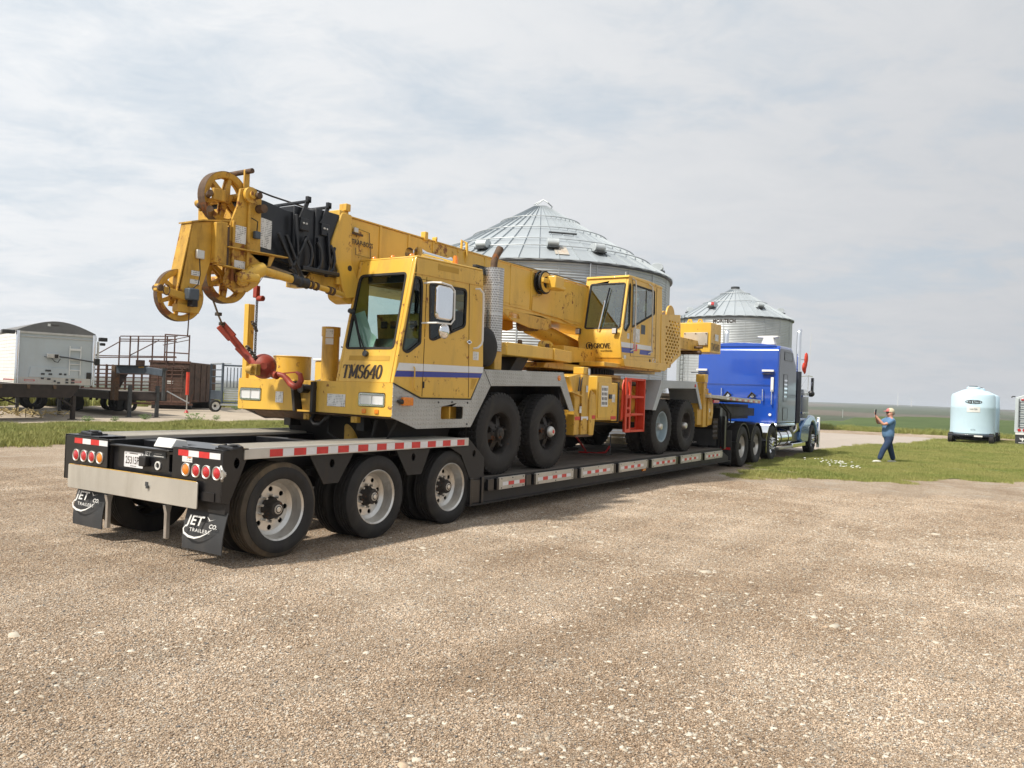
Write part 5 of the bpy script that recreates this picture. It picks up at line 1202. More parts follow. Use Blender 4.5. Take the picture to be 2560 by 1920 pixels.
# --- boom
BY0, BY1 = 1.03, 1.87
bb = obj('boom_base_section', G().xz([(2.42,2.98),(2.42,3.775),(8.7,3.765),(12.55,3.80),(12.75,3.5),(12.6,2.95),(9.0,2.94),(6.3,3.03)], BY0, BY1), 'yellow_paint', CR, bev=.012)
obj('boom_top_flange', G().box(2.42,12.5,BY0-.012,BY0+.05,3.78,3.795).box(2.42,12.5,BY1-.05,BY1+.012,3.78,3.795), 'yellow_paint', bb)
obj('boom_lower_flange', G().xz([(2.5,3.06),(2.5,3.045),(6.3,3.095),(8.8,3.05),(8.8,3.065),(6.3,3.11)], BY0-.012, BY0-.001), 'yellow_paint', bb)
for x in (3.05,3.62,4.15,4.75,5.45,6.2,6.85): obj('boom_stiffener', G().box(x,x+.045,BY0-.012,BY0-.001,3.12,3.775), 'yellow_paint', bb, bev=.004)
obj('side_panel', G().xz(rect(4.62,6.75,3.14,3.72), BY0-.006, BY0-.001), 'yellow_paint', bb, bev=.003)
# collar at the mouth of the base section
obj('boom_collar', G().xz(rpoly([(2.17,3.40),(2.33,3.80),(2.50,3.80),(2.52,3.2),(2.66,2.98),(2.66,2.80),(2.45,2.76),(2.36,2.95),(2.30,3.1),(2.19,3.28)],.03), BY0-.05, BY0-.01, [circ(2.50,3.14,.035,14)] if False else []), 'yellow_paint', CR, bev=.012)
obj('collar_band', G().xz([(2.30,2.92),(2.30,3.83),(2.46,3.83),(2.46,2.92)], BY0-.03, BY1+.03), 'yellow_paint', CR, bev=.01)
obj('collar_pin', G().cyl((2.49,BY0-.055,3.14),(2.49,BY0-.04,3.14),.035), 'black_satin', CR)
obj('collar_foot', G().xz(rpoly([(2.38,2.94),(2.66,2.98),(2.72,2.75),(2.55,2.70),(2.40,2.76)],.05), BY0+.0, BY0+.22), 'yellow_paint', CR, bev=.01)
obj('collar_lug', G().box(2.38,2.46,BY0-.06,BY0+.06,3.83,3.92), 'yellow_weathered', CR, bev=.008)
obj('collar_skin', G().xz([(1.85,2.90),(2.35,2.84),(2.42,3.04),(1.95,3.04)], BY0+.02, BY0+.06), 'yellow_weathered', CR)
# telescoping sections (black)
bs = obj('boom_section', G().xz([(1.02,3.13),(1.02,3.70),(1.22,3.70),(1.55,3.66),(2.3,3.70),(2.3,3.10),(1.6,3.05)], BY0+.03, BY1-.03), 'boom_black', CR, bev=.008)
obj('boom_section', G().box(1.62,2.3,BY0-.0,BY1,3.04,3.735), 'boom_black', CR, bev=.01); obj('boom_section', G().box(1.93,2.32,BY0-.025,BY1+.025,3.0,3.765), 'boom_black', CR, bev=.01)
obj('boom_belly', G().xz([(1.15,3.12),(1.9,3.12),(2.3,3.05),(2.3,2.98),(1.75,2.97),(1.35,3.02)], BY0+.1, BY1-.1), 'boom_black', CR)
for k, x in enumerate((1.66,1.98)):
    obj('rope_guide_post', G().ext([(x,3.60),(x+.06,3.60),(x+.15,3.82),(x+.10,3.82)], (0,BY0-.05,0),(1,0,0),(0,0,1),(0,.02,0)), 'boom_black', CR)
    obj('rope_guide_post', G().ext([(x,3.60),(x+.06,3.60),(x+.15,3.82),(x+.10,3.82)], (0,BY1+.03,0),(1,0,0),(0,0,1),(0,.02,0)), 'boom_black', CR)
    obj('rope_guide_bar', G().box(x+.09,x+.13,BY0-.08,BY1+.05,3.79,3.82).box(x+.08,x+.14,BY0-.08,BY0-.04,3.79,3.86), 'boom_black', CR, bev=.005)
    obj('wear_pad', G().box(x+.02,x+.14,BY0-.06,BY0-.025,3.46,3.60), 'boom_black', CR, bev=.006)
    for dx in (.05,.09): obj('pad_bolt', G().cyl((x+dx,BY0-.06,3.54),(x+dx,BY0-.075,3.54),.012,.012,8), 'aluminium', CR)
for a, b in (((1.78,3.40),(1.56,2.98)),((1.60,3.62),(1.66,3.05)),((1.95,3.42),(2.0,3.0)),((2.1,3.5),(2.16,3.0)),((1.36,3.36),(1.66,2.90)),((1.47,3.36),(1.74,2.90)),((2.22,3.35),(2.10,2.98))):
    obj('boom_rib', G().beam((a[0],BY0-.05,a[1]),(b[0],BY0-.05,b[1]),.03,.045,(0,1,0)), 'boom_black', CR, bev=.006)
for x, s in ((1.78,.10),(1.93,.12),(2.14,.09)):
    obj('hose_loop', G().tube([(x,BY0-.06,3.36),(x+.05,BY0-.07,3.28),(x+.07,BY0-.07,3.18),(x+.05,BY0-.07,3.08),(x-.02,BY0-.06,3.02)], .022, 8), 'boom_black', CR)
obj('section_shelf', G().box(1.70,2.28,BY0-.10,BY0-.02,3.00,3.05), 'boom_black', CR, bev=.01)
obj('load_chart_label', G().xz([(1.12,3.19),(1.12,3.51),(1.33,3.49),(1.33,3.17)], BY0+.024, BY0+.028), 'printed_label', CR, smooth=0)
# --- boom head (weathered yellow)
HY0, HY1 = 1.03, 1.87
obj('head_plate', G().xz([(1.0,2.9),(.98,3.74),(1.14,3.72),(1.15,3.12),(1.28,3.10),(1.26,2.98),(1.04,2.86)], HY1-.01, HY1+.02), 'yellow_rusty', CR, bev=.006)
for y0, y1 in ((HY0-.02,HY0+.01),):
    hp = obj('head_plate', G().xz([(.75,2.92),(.75,3.35),(.83,3.55),(.86,3.74),(.98,3.78),(1.14,3.72),(1.15,3.12),(1.28,3.10),(1.26,2.98),(1.04,2.86),(1.02,2.72),(.78,2.66),(.70,2.72)], y0, y1), 'yellow_rusty', CR, bev=.006)
obj('head_rib', G().box(.955,.985,HY0-.05,HY0-.022,2.74,3.72), 'yellow_rusty', CR, bev=.004); obj('head_rib', G().box(.765,.795,HY0-.05,HY0-.022,2.72,3.38), 'yellow_rusty', CR, bev=.004)
obj('head_shelf', G().xz([(.70,3.10),(.70,3.085),(1.5,3.10),(1.5,3.115)], HY0-.07, HY0+.01), 'yellow_weathered', CR, bev=.004)
obj('head_shelf', G().xz([(.55,2.90),(.55,2.885),(1.05,2.86),(1.05,2.875)], HY0-.09, HY0-.022), 'yellow_weathered', CR, bev=.004)
obj('head_cross_plate', G().box(.98,1.10,HY0+.01,HY1-.01,2.9,3.6), 'yellow_rusty', CR)
obj('head_wing', G().xz([(1.0,3.08),(1.36,3.10),(1.30,2.98),(1.22,2.96),(1.1,3.02)], HY0-.02, HY0+.0), 'yellow_weathered', CR, bev=.006)
def sheave_geo(r, w, spokes=6, hub=.055):
    g_ = G().lathe([(r-.06,-w*.35),(r-.045,-w*.5),(r,-w*.5),(r-.005,-w*.38),(r-.05,-w*.12),(r-.05,w*.12),(r-.005,w*.38),(r,w*.5),(r-.045,w*.5),(r-.06,w*.35)], (0,0,0),(0,1,0),44, closed=True)
    g_.lathe([(.0,-w*.55),(hub,-w*.55),(hub,w*.55),(0,w*.55)], (0,0,0),(0,1,0),20)
    for k in range(spokes):
        a = 2*math.pi*k/spokes; k0 = len(g_.v)
        g_.add([(-.03,-w*.2,.04),(.03,-w*.2,.04),(.018,-w*.2,r-.05),(-.018,-w*.2,r-.05),(-.03,w*.2,.04),(.03,w*.2,.04),(.018,w*.2,r-.05),(-.018,w*.2,r-.05)], [(0,1,2,3),(7,6,5,4),(0,4,5,1),(1,5,6,2),(3,2,6,7),(0,3,7,4)]); g_.tf(Matrix.Rotation(a,4,'Y'), k0)
    return g_
ME['sheave'] = mesh_of('sheave', sheave_geo(.265,.055), 'yellow_rusty', 35); ME['groove'] = mesh_of('rope_groove', G().lathe([(.262,-.022),(.22,-.006),(.22,.006),(.262,.022),(.268,.03),(.268,-.03)], (0,0,0),(0,1,0),44, closed=True), 'dark_rust', 35)
def sheave(x, y, z, rot=0., s=1.):
    e = part_empty('sheave', CR, Vector((x,y,z))-OFF[CR.name]); e.rotation_euler = (0, rot, 0); e.scale = (s,1,s)
    inst('sheave_wheel', ME['sheave'], e); inst('rope_groove', ME['groove'], e)
    return e
sheave(.85,1.24,3.655,.2,1.06); sheave(.86,1.31,3.66,.2,1.06)
sheave(.90,1.24,2.80,.1,1.0); sheave(.91,1.31,2.80,.1,1.0)
sheave(.235,1.085,2.53,.15,.97)
# smooth web of the near aux sheave
obj('sheave_pin', G().cyl((.97,HY0-.10,3.69),(.97,HY1+.02,3.69),.04).cyl((.97,HY0-.03,3.69),(.97,HY0-.07,3.69),.085), 'yellow_weathered', CR)
obj('pin_retainer', G().cyl((1.02,HY0-.14,3.69),(1.02,HY0-.02,3.69),.035), 'dark_rust', CR)
obj('sheave_pin', G().cyl((.96,HY0-.10,2.79),(.96,HY1+.05,2.79),.055).cyl((.90,HY0-.04,2.79),(.90,HY0-.10,2.79),.085), 'yellow_weathered', CR)
obj('rope_keeper', G().cyl((.56,1.10,3.64),(.80,1.62,3.60),.03,None,10), 'dark_rust', CR); obj('keeper_lug', G().box(.60,.75,1.1,1.14,3.58,3.70), 'yellow_rusty', CR, bev=.005)
obj('rope_keeper', G().cyl((1.06,HY0+.05,3.99),(1.06,HY1-.05,3.99),.028,None,10), 'dark_rust', CR)
for y in (1.18,1.50): obj('keeper_bracket', G().box(1.03,1.10,y-.012,y+.012,3.72,4.01), 'yellow_rusty', CR, bev=.005)
obj('keeper_pin', G().cyl((.56,1.1,3.47),(.72,1.3,3.45),.035,None,10), 'dark_rust', CR)
obj('lower_pin_stub', G().cyl((1.10,HY0-.12,3.57),(1.10,HY0,3.57),.045), 'dark_rust', CR)
obj('hoist_rope', G().tube([(1.15,1.38,3.90),(1.6,1.40,3.87),(2.2,1.45,3.865),(5.0,1.45,3.90),(12.0,1.45,4.0)], .011, 8), 'chain_steel', CR)
# auxiliary nose (tapered rusty arm with one sheave)
for y0, y1 in ((HY0-.03,HY0-.005),(1.15,1.17)):
    obj('nose_plate', G().xz([(.30,3.27),(.70,3.36),(.72,2.90),(.52,2.90),(.36,2.42),(.17,2.42),(.20,2.62)], y0, y1), 'yellow_rusty', CR, bev=.005)
obj('nose_flange', G().ext([(0,0),(.17,0),(.17,.72),(0,.72)], (.165,HY0-.03,2.56), (0,1,0), Vector((.135,0,.71)).normalized(), (-.015,0,0)), 'yellow_rusty', CR, bev=.004)
obj('nose_top', G().xz([(.27,3.275),(.40,3.315),(.72,3.375),(.72,3.36),(.40,3.30),(.27,3.26)], HY0-.05, 1.19), 'yellow_rusty', CR)
obj('nose_channel', G().xz([(.52,2.90),(.52,3.31),(.60,3.33),(.60,2.90)], HY0-.10, HY0-.03).xz([(.60,2.90),(.60,3.33),(.69,3.34),(.69,2.90)], HY0-.06, HY0-.03), 'yellow_rusty', CR, bev=.006)
obj('nose_slot', G().box(.695,.725,HY0-.045,HY0-.02,2.88,3.3), 'dark_rust', CR)
obj('nose_arm', G().beam((-.08,1.00,2.57),(.24,1.0,2.51),.06,.07), 'yellow_rusty', CR, bev=.008); obj('nose_arm_pin', G().cyl((-.05,.95,2.565),(-.05,1.05,2.565),.032), 'dark_rust', CR)
obj('nose_ring', G().tube([(.0+.035*math.cos(a),.94,2.55+.05*math.sin(a)) for a in [2*math.pi*k/12 for k in range(12)]], .005, 6, close=True), 'dark_rust', CR)
obj('nose_base_block', G().box(.16,.40,.98,1.08,2.36,2.44), 'yellow_rusty', CR, bev=.008)
obj('limit_switch', G().box(.22,.34,.90,.99,2.48,2.60), 'chute_grey', CR, bev=.015); obj('limit_switch_foot', G().box(.26,.32,.90,.98,2.42,2.48), 'seat_black', CR)
obj('junction_box', G().box(.33,.42,.955,.99,2.91,3.0), 'aluminium', CR, bev=.008); obj('junction_box', G().box(1.03,1.10,.95,1.0,3.24,3.32), 'chute_grey', CR, bev=.008)
obj('sensor_cable', G().tube([(.37,.97,2.91),(.37,.95,2.75),(.35,.95,2.65),(.29,.95,2.60)], .006, 6).tube([(1.06,.97,3.32),(1.05,.95,3.42),(.98,.97,3.45)], .006, 6), 'seat_black', CR)
for x0, x1, z0, z1 in ((.30,.40,2.74,2.79),(.29,.40,2.655,2.70)): obj('warning_label', G().box(x0,x1,HY0-.034,HY0-.031,z0,z1), 'printed_label', CR, smooth=0)
for x0, x1, z0, z1 in ((.795,.95,3.16,3.345),(.81,.95,2.89,2.975)): obj('warning_label', G().box(x0,x1,HY0-.026,HY0-.021,z0,z1), 'printed_label', CR, smooth=0)
obj('pendant_wire', G().cyl((.30,1.0,2.42),(.29,1.0,2.13),.006,None,6), 'dark_rust', CR)
# jib pin rod under the boom
kn = obj('rod_knuckle', G().ball((.90,.95,2.79),.085,18,(1,.6,1)).tube([(.90,.93,2.78),(1.0,.92,2.86),(1.12,.92,2.92)], [.06,.085,.075], 12).cyl((.80,.88,2.79),(1.0,.86,2.80),.05,None,14), 'yellow_paint', CR)
obj('jib_rod', G().cyl((1.1,.90,2.90),(1.52,.90,2.86),.045,None,14).cyl((1.72,.90,2.845),(2.12,.90,2.81),.035,None,12), 'yellow_weathered', CR)
obj('rod_sleeve', G().tube([(1.50,.90,2.87),(1.52,.90,2.87),(1.6,.90,2.855),(1.62,.9,2.85),(1.7,.90,2.845),(1.73,.90,2.845)], [.05,.065,.055,.068,.055,.065], 14), 'boom_black', CR)
for x in (1.78,1.86,2.06,2.12): obj('rod_collar', G().cyl((x,.90,2.84-(x-1.78)*.09),(x+.03,.90,2.837-(x-1.78)*.09),.05,None,12), 'dark_rust', CR)
obj('rod_clevis', G().cyl((2.12,.90,2.81),(2.40,1.0,2.80),.035,None,12), 'yellow_paint', CR)
obj('head_gusset', G().xz([(.76,2.72),(1.02,2.80),(1.24,2.95),(1.16,2.76),(1.02,2.66),(.88,2.64)], HY0-.0, HY0+.03), 'yellow_paint', CR, bev=.006)
# boom lettering and outline print
obj('boom_lettering', text_geo('TRAP-BOSS', .085, (2.52,BY0-.034,3.455), (1,0,.0), (0,0,1), sx=.90, bold=.03), 'lettering_dark', bb, smooth=0)
gl_ = G()
azp = [(2.62,3.66),(2.85,3.645),(2.86,3.53),(2.885,3.45),(2.89,3.33),(2.62,3.335),(2.615,3.42)]
for i in range(len(azp)-1): gl_.beam((azp[i][0],BY0-.016,azp[i][1]),(azp[i+1][0],BY0-.016,azp[i+1][1]),.002,.010,(0,0,1) if abs(azp[i][0]-azp[i+1][0]) < .05 else (0,1,0))
gl_.beam((2.62,BY0-.016,3.66),(2.62,BY0-.016,3.55),.01,.002,(0,1,0))
obj('boom_print', gl_, 'lettering_dark', bb, smooth=0)
obj('clamp', G().box(2.55,2.62,BY0-.05,BY0-.018,3.60,3.66), 'aluminium', CR, bev=.006); obj('clamp_base', G().box(2.47,2.72,BY0-.035,BY0-.018,3.575,3.60), 'dark_rust', CR)
obj('rope_guide_hook', G().tube([(4.95,BY0+.02,3.58),(4.95,BY0-.03,3.70),(4.97,BY0+.0,3.90),(4.93,BY0+.06,3.94),(4.92,BY0+.06,3.80)], .022, 8), 'yellow_paint', CR)
obj('rope_guide_hook', G().box(3.95,4.02,BY0-.03,BY0+.05,3.76,3.88).box(4.2,4.23,BY0-.03,BY0+.05,3.76,3.85), 'yellow_paint', CR, bev=.008)
# hose reel on the boom side
rl = obj('hose_reel', G().lathe([(.17,-.0),(.20,-.0),(.20,.03),(.17,.03)], (7.12,BY0-.14,3.60),(0,1,0),32, closed=True).lathe([(.17,.09),(.20,.09),(.20,.12),(.17,.12)], (7.12,BY0-.14,3.60),(0,1,0),32, closed=True).cyl((7.12,BY0-.14,3.60),(7.12,BY0-.01,3.60),.13,None,24), 'seat_black', CR)
obj('reel_flange', G().lathe([(.10,-.012),(.17,-.012),(.17,-.002),(.10,-.002)], (7.12,BY0-.14,3.60),(0,1,0),32, closed=True), 'yellow_paint', rl)
obj('reel_motor', G().box(7.15,7.45,BY0-.32,BY0-.02,3.50,3.72).box(7.4,7.56,BY0-.30,BY0-.1,3.50,3.56), 'yellow_paint', CR, bev=.02)
obj('reel_arm', G().box(6.95,7.22,BY0-.20,BY0-.15,3.58,3.66), 'yellow_paint', CR, bev=.012)
obj('boom_cable', G().tube([(7.16,BY0-.08,3.42),(7.1,BY0-.03,3.36),(6.9,BY0-.02,3.34),(6.88,BY0-.02,3.10),(7.2,BY0-.02,3.08),(7.9,BY0-.02,3.06),(8.3,BY0-.02,3.0),(8.7,BY0-.02,3.02)], .012, 6), 'yellow_weathered', CR)
# lift cylinder
obj('lift_cylinder', G().cyl((7.55,YC,2.90),(10.4,YC,2.45),.155,None,32), 'yellow_paint', CR)
obj('cylinder_eye', G().cyl((7.50,YC-.18,2.92),(7.50,YC+.18,2.92),.12,None,24), 'dark_rust', CR)
for y in (BY0+.0, BY1-.03): obj('cylinder_bracket', G().xz([(5.9,3.03),(7.25,3.04),(7.6,3.0),(7.62,2.86),(7.42,2.80),(6.9,2.80),(6.3,2.88)], y, y+.03, [rpoly([(6.2,2.92),(6.55,2.92),(6.50,2.99),(6.22,3.0)],.02)]), 'yellow_weathered', CR, bev=.008)
obj('boom_web', G().box(10.4,12.4,1.0,1.04,2.3,3.0).box(10.4,12.4,1.86,1.90,2.3,3.0), 'yellow_weathered', CR)
# --- operator cab (right side of boom)
OY0, OY1 = .20, 1.08
oc = [(8.735,2.76),(8.90,2.255),(10.86,2.265),(10.66,3.92),(9.02,3.93),(8.80,2.95)]
ow = rpoly([(9.24,3.00),(10.33,3.37),(10.29,3.83),(9.22,3.83)], .03); tw = rpoly([(8.86,2.95),(8.97,2.90),(9.135,3.06),(9.125,3.80),(9.08,3.83),(9.04,3.78)], .03)
obj('operator_cab_side', G().xz(oc, OY0, OY0+.04, [ow, tw]), 'yellow_paint', CR, bev=.01); obj('operator_cab_side', G().xz(oc, OY1-.04, OY1, [rect(9.3,10.3,3.0,3.8)]), 'yellow_paint', CR)
OV = Vector((.225,0,1.0)).normalized(); OO = Vector((8.79,0,2.93)); ol = 1.02
ofw = rpoly(rect(.245,.985,.02,.92), .05)
obj('operator_cab_front', G().ext(rect(OY0+.042,OY1-.042,-.015,ol), OO, (0,1,0), OV, (.04,0,0), [ofw]), 'yellow_paint', CR, bev=.006)
chn = obj('operator_cab_chin', G().xz([(8.79,2.925),(8.725,2.76),(8.81,2.40),(8.85,2.40),(8.86,2.90)], OY0-.002, OY1), 'yellow_paint', CR, bev=.01)
obj('cab_plinth', G().xz([(8.82,2.395),(8.90,2.25),(10.9,2.25),(10.9,2.40)], OY0-.03, OY1), 'yellow_paint', CR, bev=.01)
obj('operator_cab_roof', G().xz([(8.98,3.93),(9.02,3.975),(10.0,3.99),(10.66,3.965),(10.68,3.92)], OY0-.01, OY1), 'yellow_paint', CR, bev=.01)
obj('roof_skylight', G().xz([(9.2,3.98),(9.3,4.02),(10.4,4.01),(10.5,3.975)], OY0+.1, OY1-.02), 'black_satin', CR, bev=.006)
obj('roof_antenna', G().cyl((9.75,.6,4.01),(9.75,.6,4.10),.035,.02).cyl((9.75,.6,4.10),(9.75,.6,4.16),.015), 'aluminium', CR)
obj('cab_back', G().box(10.62,10.66,OY0+.04,OY1-.04,2.4,3.9), 'yellow_paint', CR)
obj('cab_lining', G().box(9.1,10.6,OY0+.05,OY1-.05,2.5,2.55), 'cab_interior', CR)
window(ow, (0,OY0,0), (1,0,0), (0,0,1), (0,-1,0), 'operator_window', 'cab_glass'); window(tw, (0,OY0,0), (1,0,0), (0,0,1), (0,-1,0), 'operator_quarter_window', 'cab_glass')
window(ofw, OO, (0,1,0), OV, OV.cross(Vector((0,1,0))).normalized() if OV.cross(Vector((0,1,0))).x < 0 else -OV.cross(Vector((0,1,0))).normalized(), 'operator_windshield', 'cab_glass')
obj('operator_seat', G().box(9.6,10.1,.45,.95,2.85,2.98).box(10.0,10.15,.45,.95,2.98,3.5), 'seat_black', CR, bev=.04)
obj('operator_console', G().box(9.15,9.5,.5,.8,2.55,3.1), 'cab_interior', CR, bev=.03)
obj('cab_fan', G().lathe([(.11,0),(.125,.01),(.11,.02)], (9.75,.34,3.62),(0,1,0),24, closed=True).lathe([(0,0),(.03,.0),(.035,.03),(0,.04)], (9.75,.34,3.62),(0,1,0),12).box(9.66,9.84,.345,.35,3.60,3.64).box(9.73,9.77,.345,.35,3.53,3.71), 'white_paint', CR)
obj('safety_vest', G().ext([(10.0,3.38),(10.22,3.45),(10.2,3.6),(10.02,3.52)], (0,.32,0),(1,0,0),(0,0,1),(0,.01,0)), 'straw', CR)
def of(u, v, off=.0):
    n_ = Vector((-1,0,.225)).normalized(); return OO+Vector((0,1,0))*u+OV*v+n_*off
obj('operator_wiper', G().cyl(of(.66,-.01,.05), of(.60,.55,.06), .018,None,8), 'chrome', CR); obj('wiper_blade', G().beam(of(.62,.25,.03), of(.55,.82,.03), .015, .025), 'seat_black', CR)
for y in (1.06,.30): obj('work_lamp', G().box(8.66,8.72,y-.05,y+.05,2.84,2.95), 'seat_black', CR, bev=.015); obj('work_lamp_lens', G().box(8.652,8.659,y-.04,y+.04,2.85,2.94), 'headlamp_lens', CR, bev=.003)
for x, x2 in ((9.22,9.31),(10.04,10.17)): obj('grab_rail', G().tube([(x-.06,OY0,3.93),(x,OY0-.05,3.89),(x+.02,OY0-.06,3.75),(x+.04,OY0-.06,2.72),(x2-.02,OY0-.05,2.60),(x2-.12,OY0,2.55)], .014, 8), 'wheel_alloy', CR)
for a, b in (((9.18,3.9),(9.2,2.46)),((10.38,3.9),(10.42,2.4)),((9.2,2.46),(10.42,2.5))): obj('door_seam', G().beam((a[0],OY0-.002,a[1]),(b[0],OY0-.002,b[1]),.004,.008,(0,1,0)), 'dark_rust', CR)
obj('white_stripe', G().xz([(8.76,2.70),(10.22,2.715),(10.22,2.63),(8.785,2.61)], OY0-.004, OY0-.001), 'stripe_white', CR, smooth=0)
obj('blue_stripe', G().xz([(8.79,2.60),(9.35,2.61),(9.33,2.52),(8.81,2.51)], OY0-.004, OY0-.001), 'stripe_blue', CR, smooth=0); obj('blue_stripe', G().xz([(9.65,2.61),(10.2,2.62),(10.16,2.53),(9.63,2.52)], OY0-.004, OY0-.001), 'stripe_blue', CR, smooth=0)
for x0, x1, z0, z1, m_ in ((9.30,9.60,2.74,3.0,'printed_label'),(9.32,9.5,2.57,2.7,'red_reflective'),(9.66,9.86,2.92,3.10,'chute_grey'),(9.02,9.12,2.78,2.88,'printed_label'),(8.9,9.0,2.36,2.46,'printed_label')):
    obj('sticker', G().box(x0,x1,OY0-.005,OY0-.0045+.002,z0,z1), m_, CR, smooth=0)
g_ = G(); nO = Vector((8.79,0,2.925)); nV = Vector((-.065,0,-.165))
CO = Vector((8.722,0,2.76)); CV = Vector((-.085,0,.36)).normalized(); 
def chin(y, z, off=.004): return Vector((8.725+(2.76-z)*.236-off, y, z))
g1, w1 = serif_geo('GROVE', .09, chin(.755,2.58), (0,-1,0), (-.23,0,1), sx=1.1, thick=.24, thin=.11); obj('maker_lettering', g1, 'lettering_dark', chn, smooth=0)
obj('maker_lettering', text_geo('worldwide', .06, chin(.62,2.515), (0,-1,0), (-.23,0,1), sx=.95, bold=.01), 'lettering_dark', chn, smooth=0)
lg = G().ext(circ(0,0,.075,24), chin(.845,2.62,.002), (0,-1,0), Vector((-.23,0,1)).normalized(), (-.002,0,0)).ext(rpoly(rect(-.075,.075,-.155,-.09),.02), chin(.845,2.62,.002), (0,-1,0), Vector((-.23,0,1)).normalized(), (-.002,0,0))
obj('maker_emblem', lg, 'lettering_dark', chn, smooth=0)
g2, w2 = serif_geo('G', .11, chin(.885,2.567,.008), (0,-1,0), (-.23,0,1), sx=1.05, thick=.2, thin=.1); obj('emblem_letter', g2, 'yellow_paint', chn, smooth=0)
obj('maker_emblem', text_geo('GROVE', .03, chin(.90,2.485,.006), (0,-1,0), (-.23,0,1), sx=1.0, bold=.01), 'yellow_paint', chn, smooth=0)
# grille panel
hol = []
for c in range(5):
    for r_ in range(14):
        x = 10.93+c*.155+(.0 if r_ % 2 else .07); z = 2.40+r_*.068
        if z < 2.27+(x-10.91)*.42+.05 or z > 3.40 or x > 11.70 or (x < 11.05 and z > 3.15): continue
        hol.append(rpoly(rect(x,x+.095,z,z+.045), .008, 1))
gp_ = obj('grille_panel', G().xz([(10.66,3.40),(10.70,2.26),(10.93,2.25),(11.83,2.63),(11.74,3.50),(11.3,3.46)], OY0-.01, OY0+.02, hol), 'yellow_paint', CR, smooth=0)
obj('grille_backing', G().xz([(10.86,3.36),(10.88,2.35),(11.78,2.68),(11.70,3.42)], OY0+.1, OY0+.12), 'black_satin', CR)
obj('engine_housing', G().xz([(10.7,3.38),(10.7,2.28),(11.0,2.27),(11.8,2.66),(11.7,3.44)], OY0+.13, 2.6), 'yellow_weathered', CR)
obj('unit_number', text_geo('C-1', .13, (10.26,OY0-.006,2.385), (1,0,0), (0,0,1), sx=1.0, bold=.03), 'lettering_white', CR, smooth=0); obj('unit_square', G().box(10.12,10.18,OY0-.006,OY0-.003,2.38,2.45), 'seat_black', CR, smooth=0)
obj('corner_lamp', G().box(10.68,10.9,.3,.5,3.72,3.82).cyl((10.7,.42,3.77),(10.62,.42,3.77),.06), 'hub_steel', CR, bev=.01)
# winch cheeks and rear
for x, z, r_, y in ((12.1,3.52,.24,.55),(12.75,3.50,.22,.95),(12.2,3.60,.22,1.05)):
    obj('winch_flange', G().cyl((x,y,z),(x,y+.04,z),r_,None,28).box(x-r_*.8,x+r_*.8,y,y+.04,z-.9,z), 'yellow_weathered', CR, bev=.006)
obj('winch_drum', G().cyl((12.2,.6,3.45),(12.2,2.2,3.45),.17,None,24), 'dark_rust', CR)
obj('mast_plate', G().xz(rpoly([(12.5,2.4),(12.6,3.5),(12.8,3.7),(13.0,3.6),(13.15,3.2),(13.0,2.4)],.06), .86, .90, [circ(12.85,3.45,.05,12)]), 'yellow_weathered', CR, bev=.008)
cw = obj('counterweight', G().box(13.82,14.60,.20,2.7,2.82,3.54), 'yellow_paint', CR, bev=.015)
obj('counterweight_arm', G().box(12.4,13.81,.5,2.4,2.84,3.1), 'yellow_weathered', CR, bev=.01)
obj('cover_plate', G().box(13.78,13.81,.27,.86,2.99,3.30), 'brushed_steel', cw, bev=.004)
for y in (.30,.56,.83):
    for z in (3.02,3.27): obj('bolt', G().cyl((13.78,y,z),(13.765,y,z),.014,.014,8), 'dark_rust', cw)
for y in (.52,.78): obj('lifting_lug', G().yz([(y-.08,3.54),(y+.08,3.54),(y+.04,3.64),(y-.04,3.64)], 13.95, 13.98, [circ(y,3.59,.022,10)]), 'yellow_paint', cw)
g3, w3 = serif_geo('TMS640', .17, (13.86,.196,2.88), (1,0,0), (0,0,1), sx=1.0, thick=.12, thin=.05); obj('model_lettering', g3, 'lettering_dark', cw, smooth=0)
obj('sticker', G().box(14.12,14.38,.193,.196,3.12,3.28), 'printed_label', cw, smooth=0)
obj('counterweight_pipes', G().cyl((13.6,.35,2.80),(13.6,2.5,2.80),.05).cyl((13.55,.3,2.92),(13.55,2.5,2.92),.03), 'dark_rust', CR)

# ================================================================== hook ball, wedge socket and rope
HB = thing('hook_ball', 'red overhaul ball with swivel hook tied down to the crane bumper', 'hook', (2.08,1.99,1.90))
bx_ = Vector((2.08,1.99,1.90)); 
ba = obj('ball', G().ball(bx_, .158, 32), 'hook_red', HB)
cd_ = Vector((-.537,-.2,0)).normalized()
obj('ball_cap', G().tube([bx_+Vector((-.085,-.105,0)),bx_+Vector((-.108,-.128,0))], [.05,.045], 18), 'hook_red', HB)
obj('swivel', G().tube([bx_+Vector((.02,-.09,-.06)), bx_+Vector((.03,-.16,-.10)), bx_+Vector((.03,-.22,-.11))], [.06,.045,.05], 14), 'hook_red', HB)
hk = [bx_+Vector((.04,-.22,-.09)), bx_+Vector((.06,-.30,-.11)), bx_+Vector((.08,-.34,-.15)), bx_+Vector((.09,-.40,-.21)), bx_+Vector((.10,-.46,-.24)), bx_+Vector((.11,-.52,-.22)), bx_+Vector((.12,-.55,-.16)), bx_+Vector((.12,-.53,-.09)), bx_+Vector((.11,-.47,-.06))]
obj('hook', G().tube(hk, [.03,.034,.038,.04,.042,.04,.036,.03,.016], 12), 'hook_red', HB)
obj('hook_latch', G().beam(hk[1]+Vector((0,0,.03)), hk[8], .02, .015), 'hook_red', HB)
sp_ = [bx_+Vector((-.05,.11,.05)), bx_+Vector((-.1,.24,.15)), bx_+Vector((-.16,.30,.24))]
obj('socket_link', G().tube(sp_, [.07,.05,.055], 12), 'hook_red', HB)
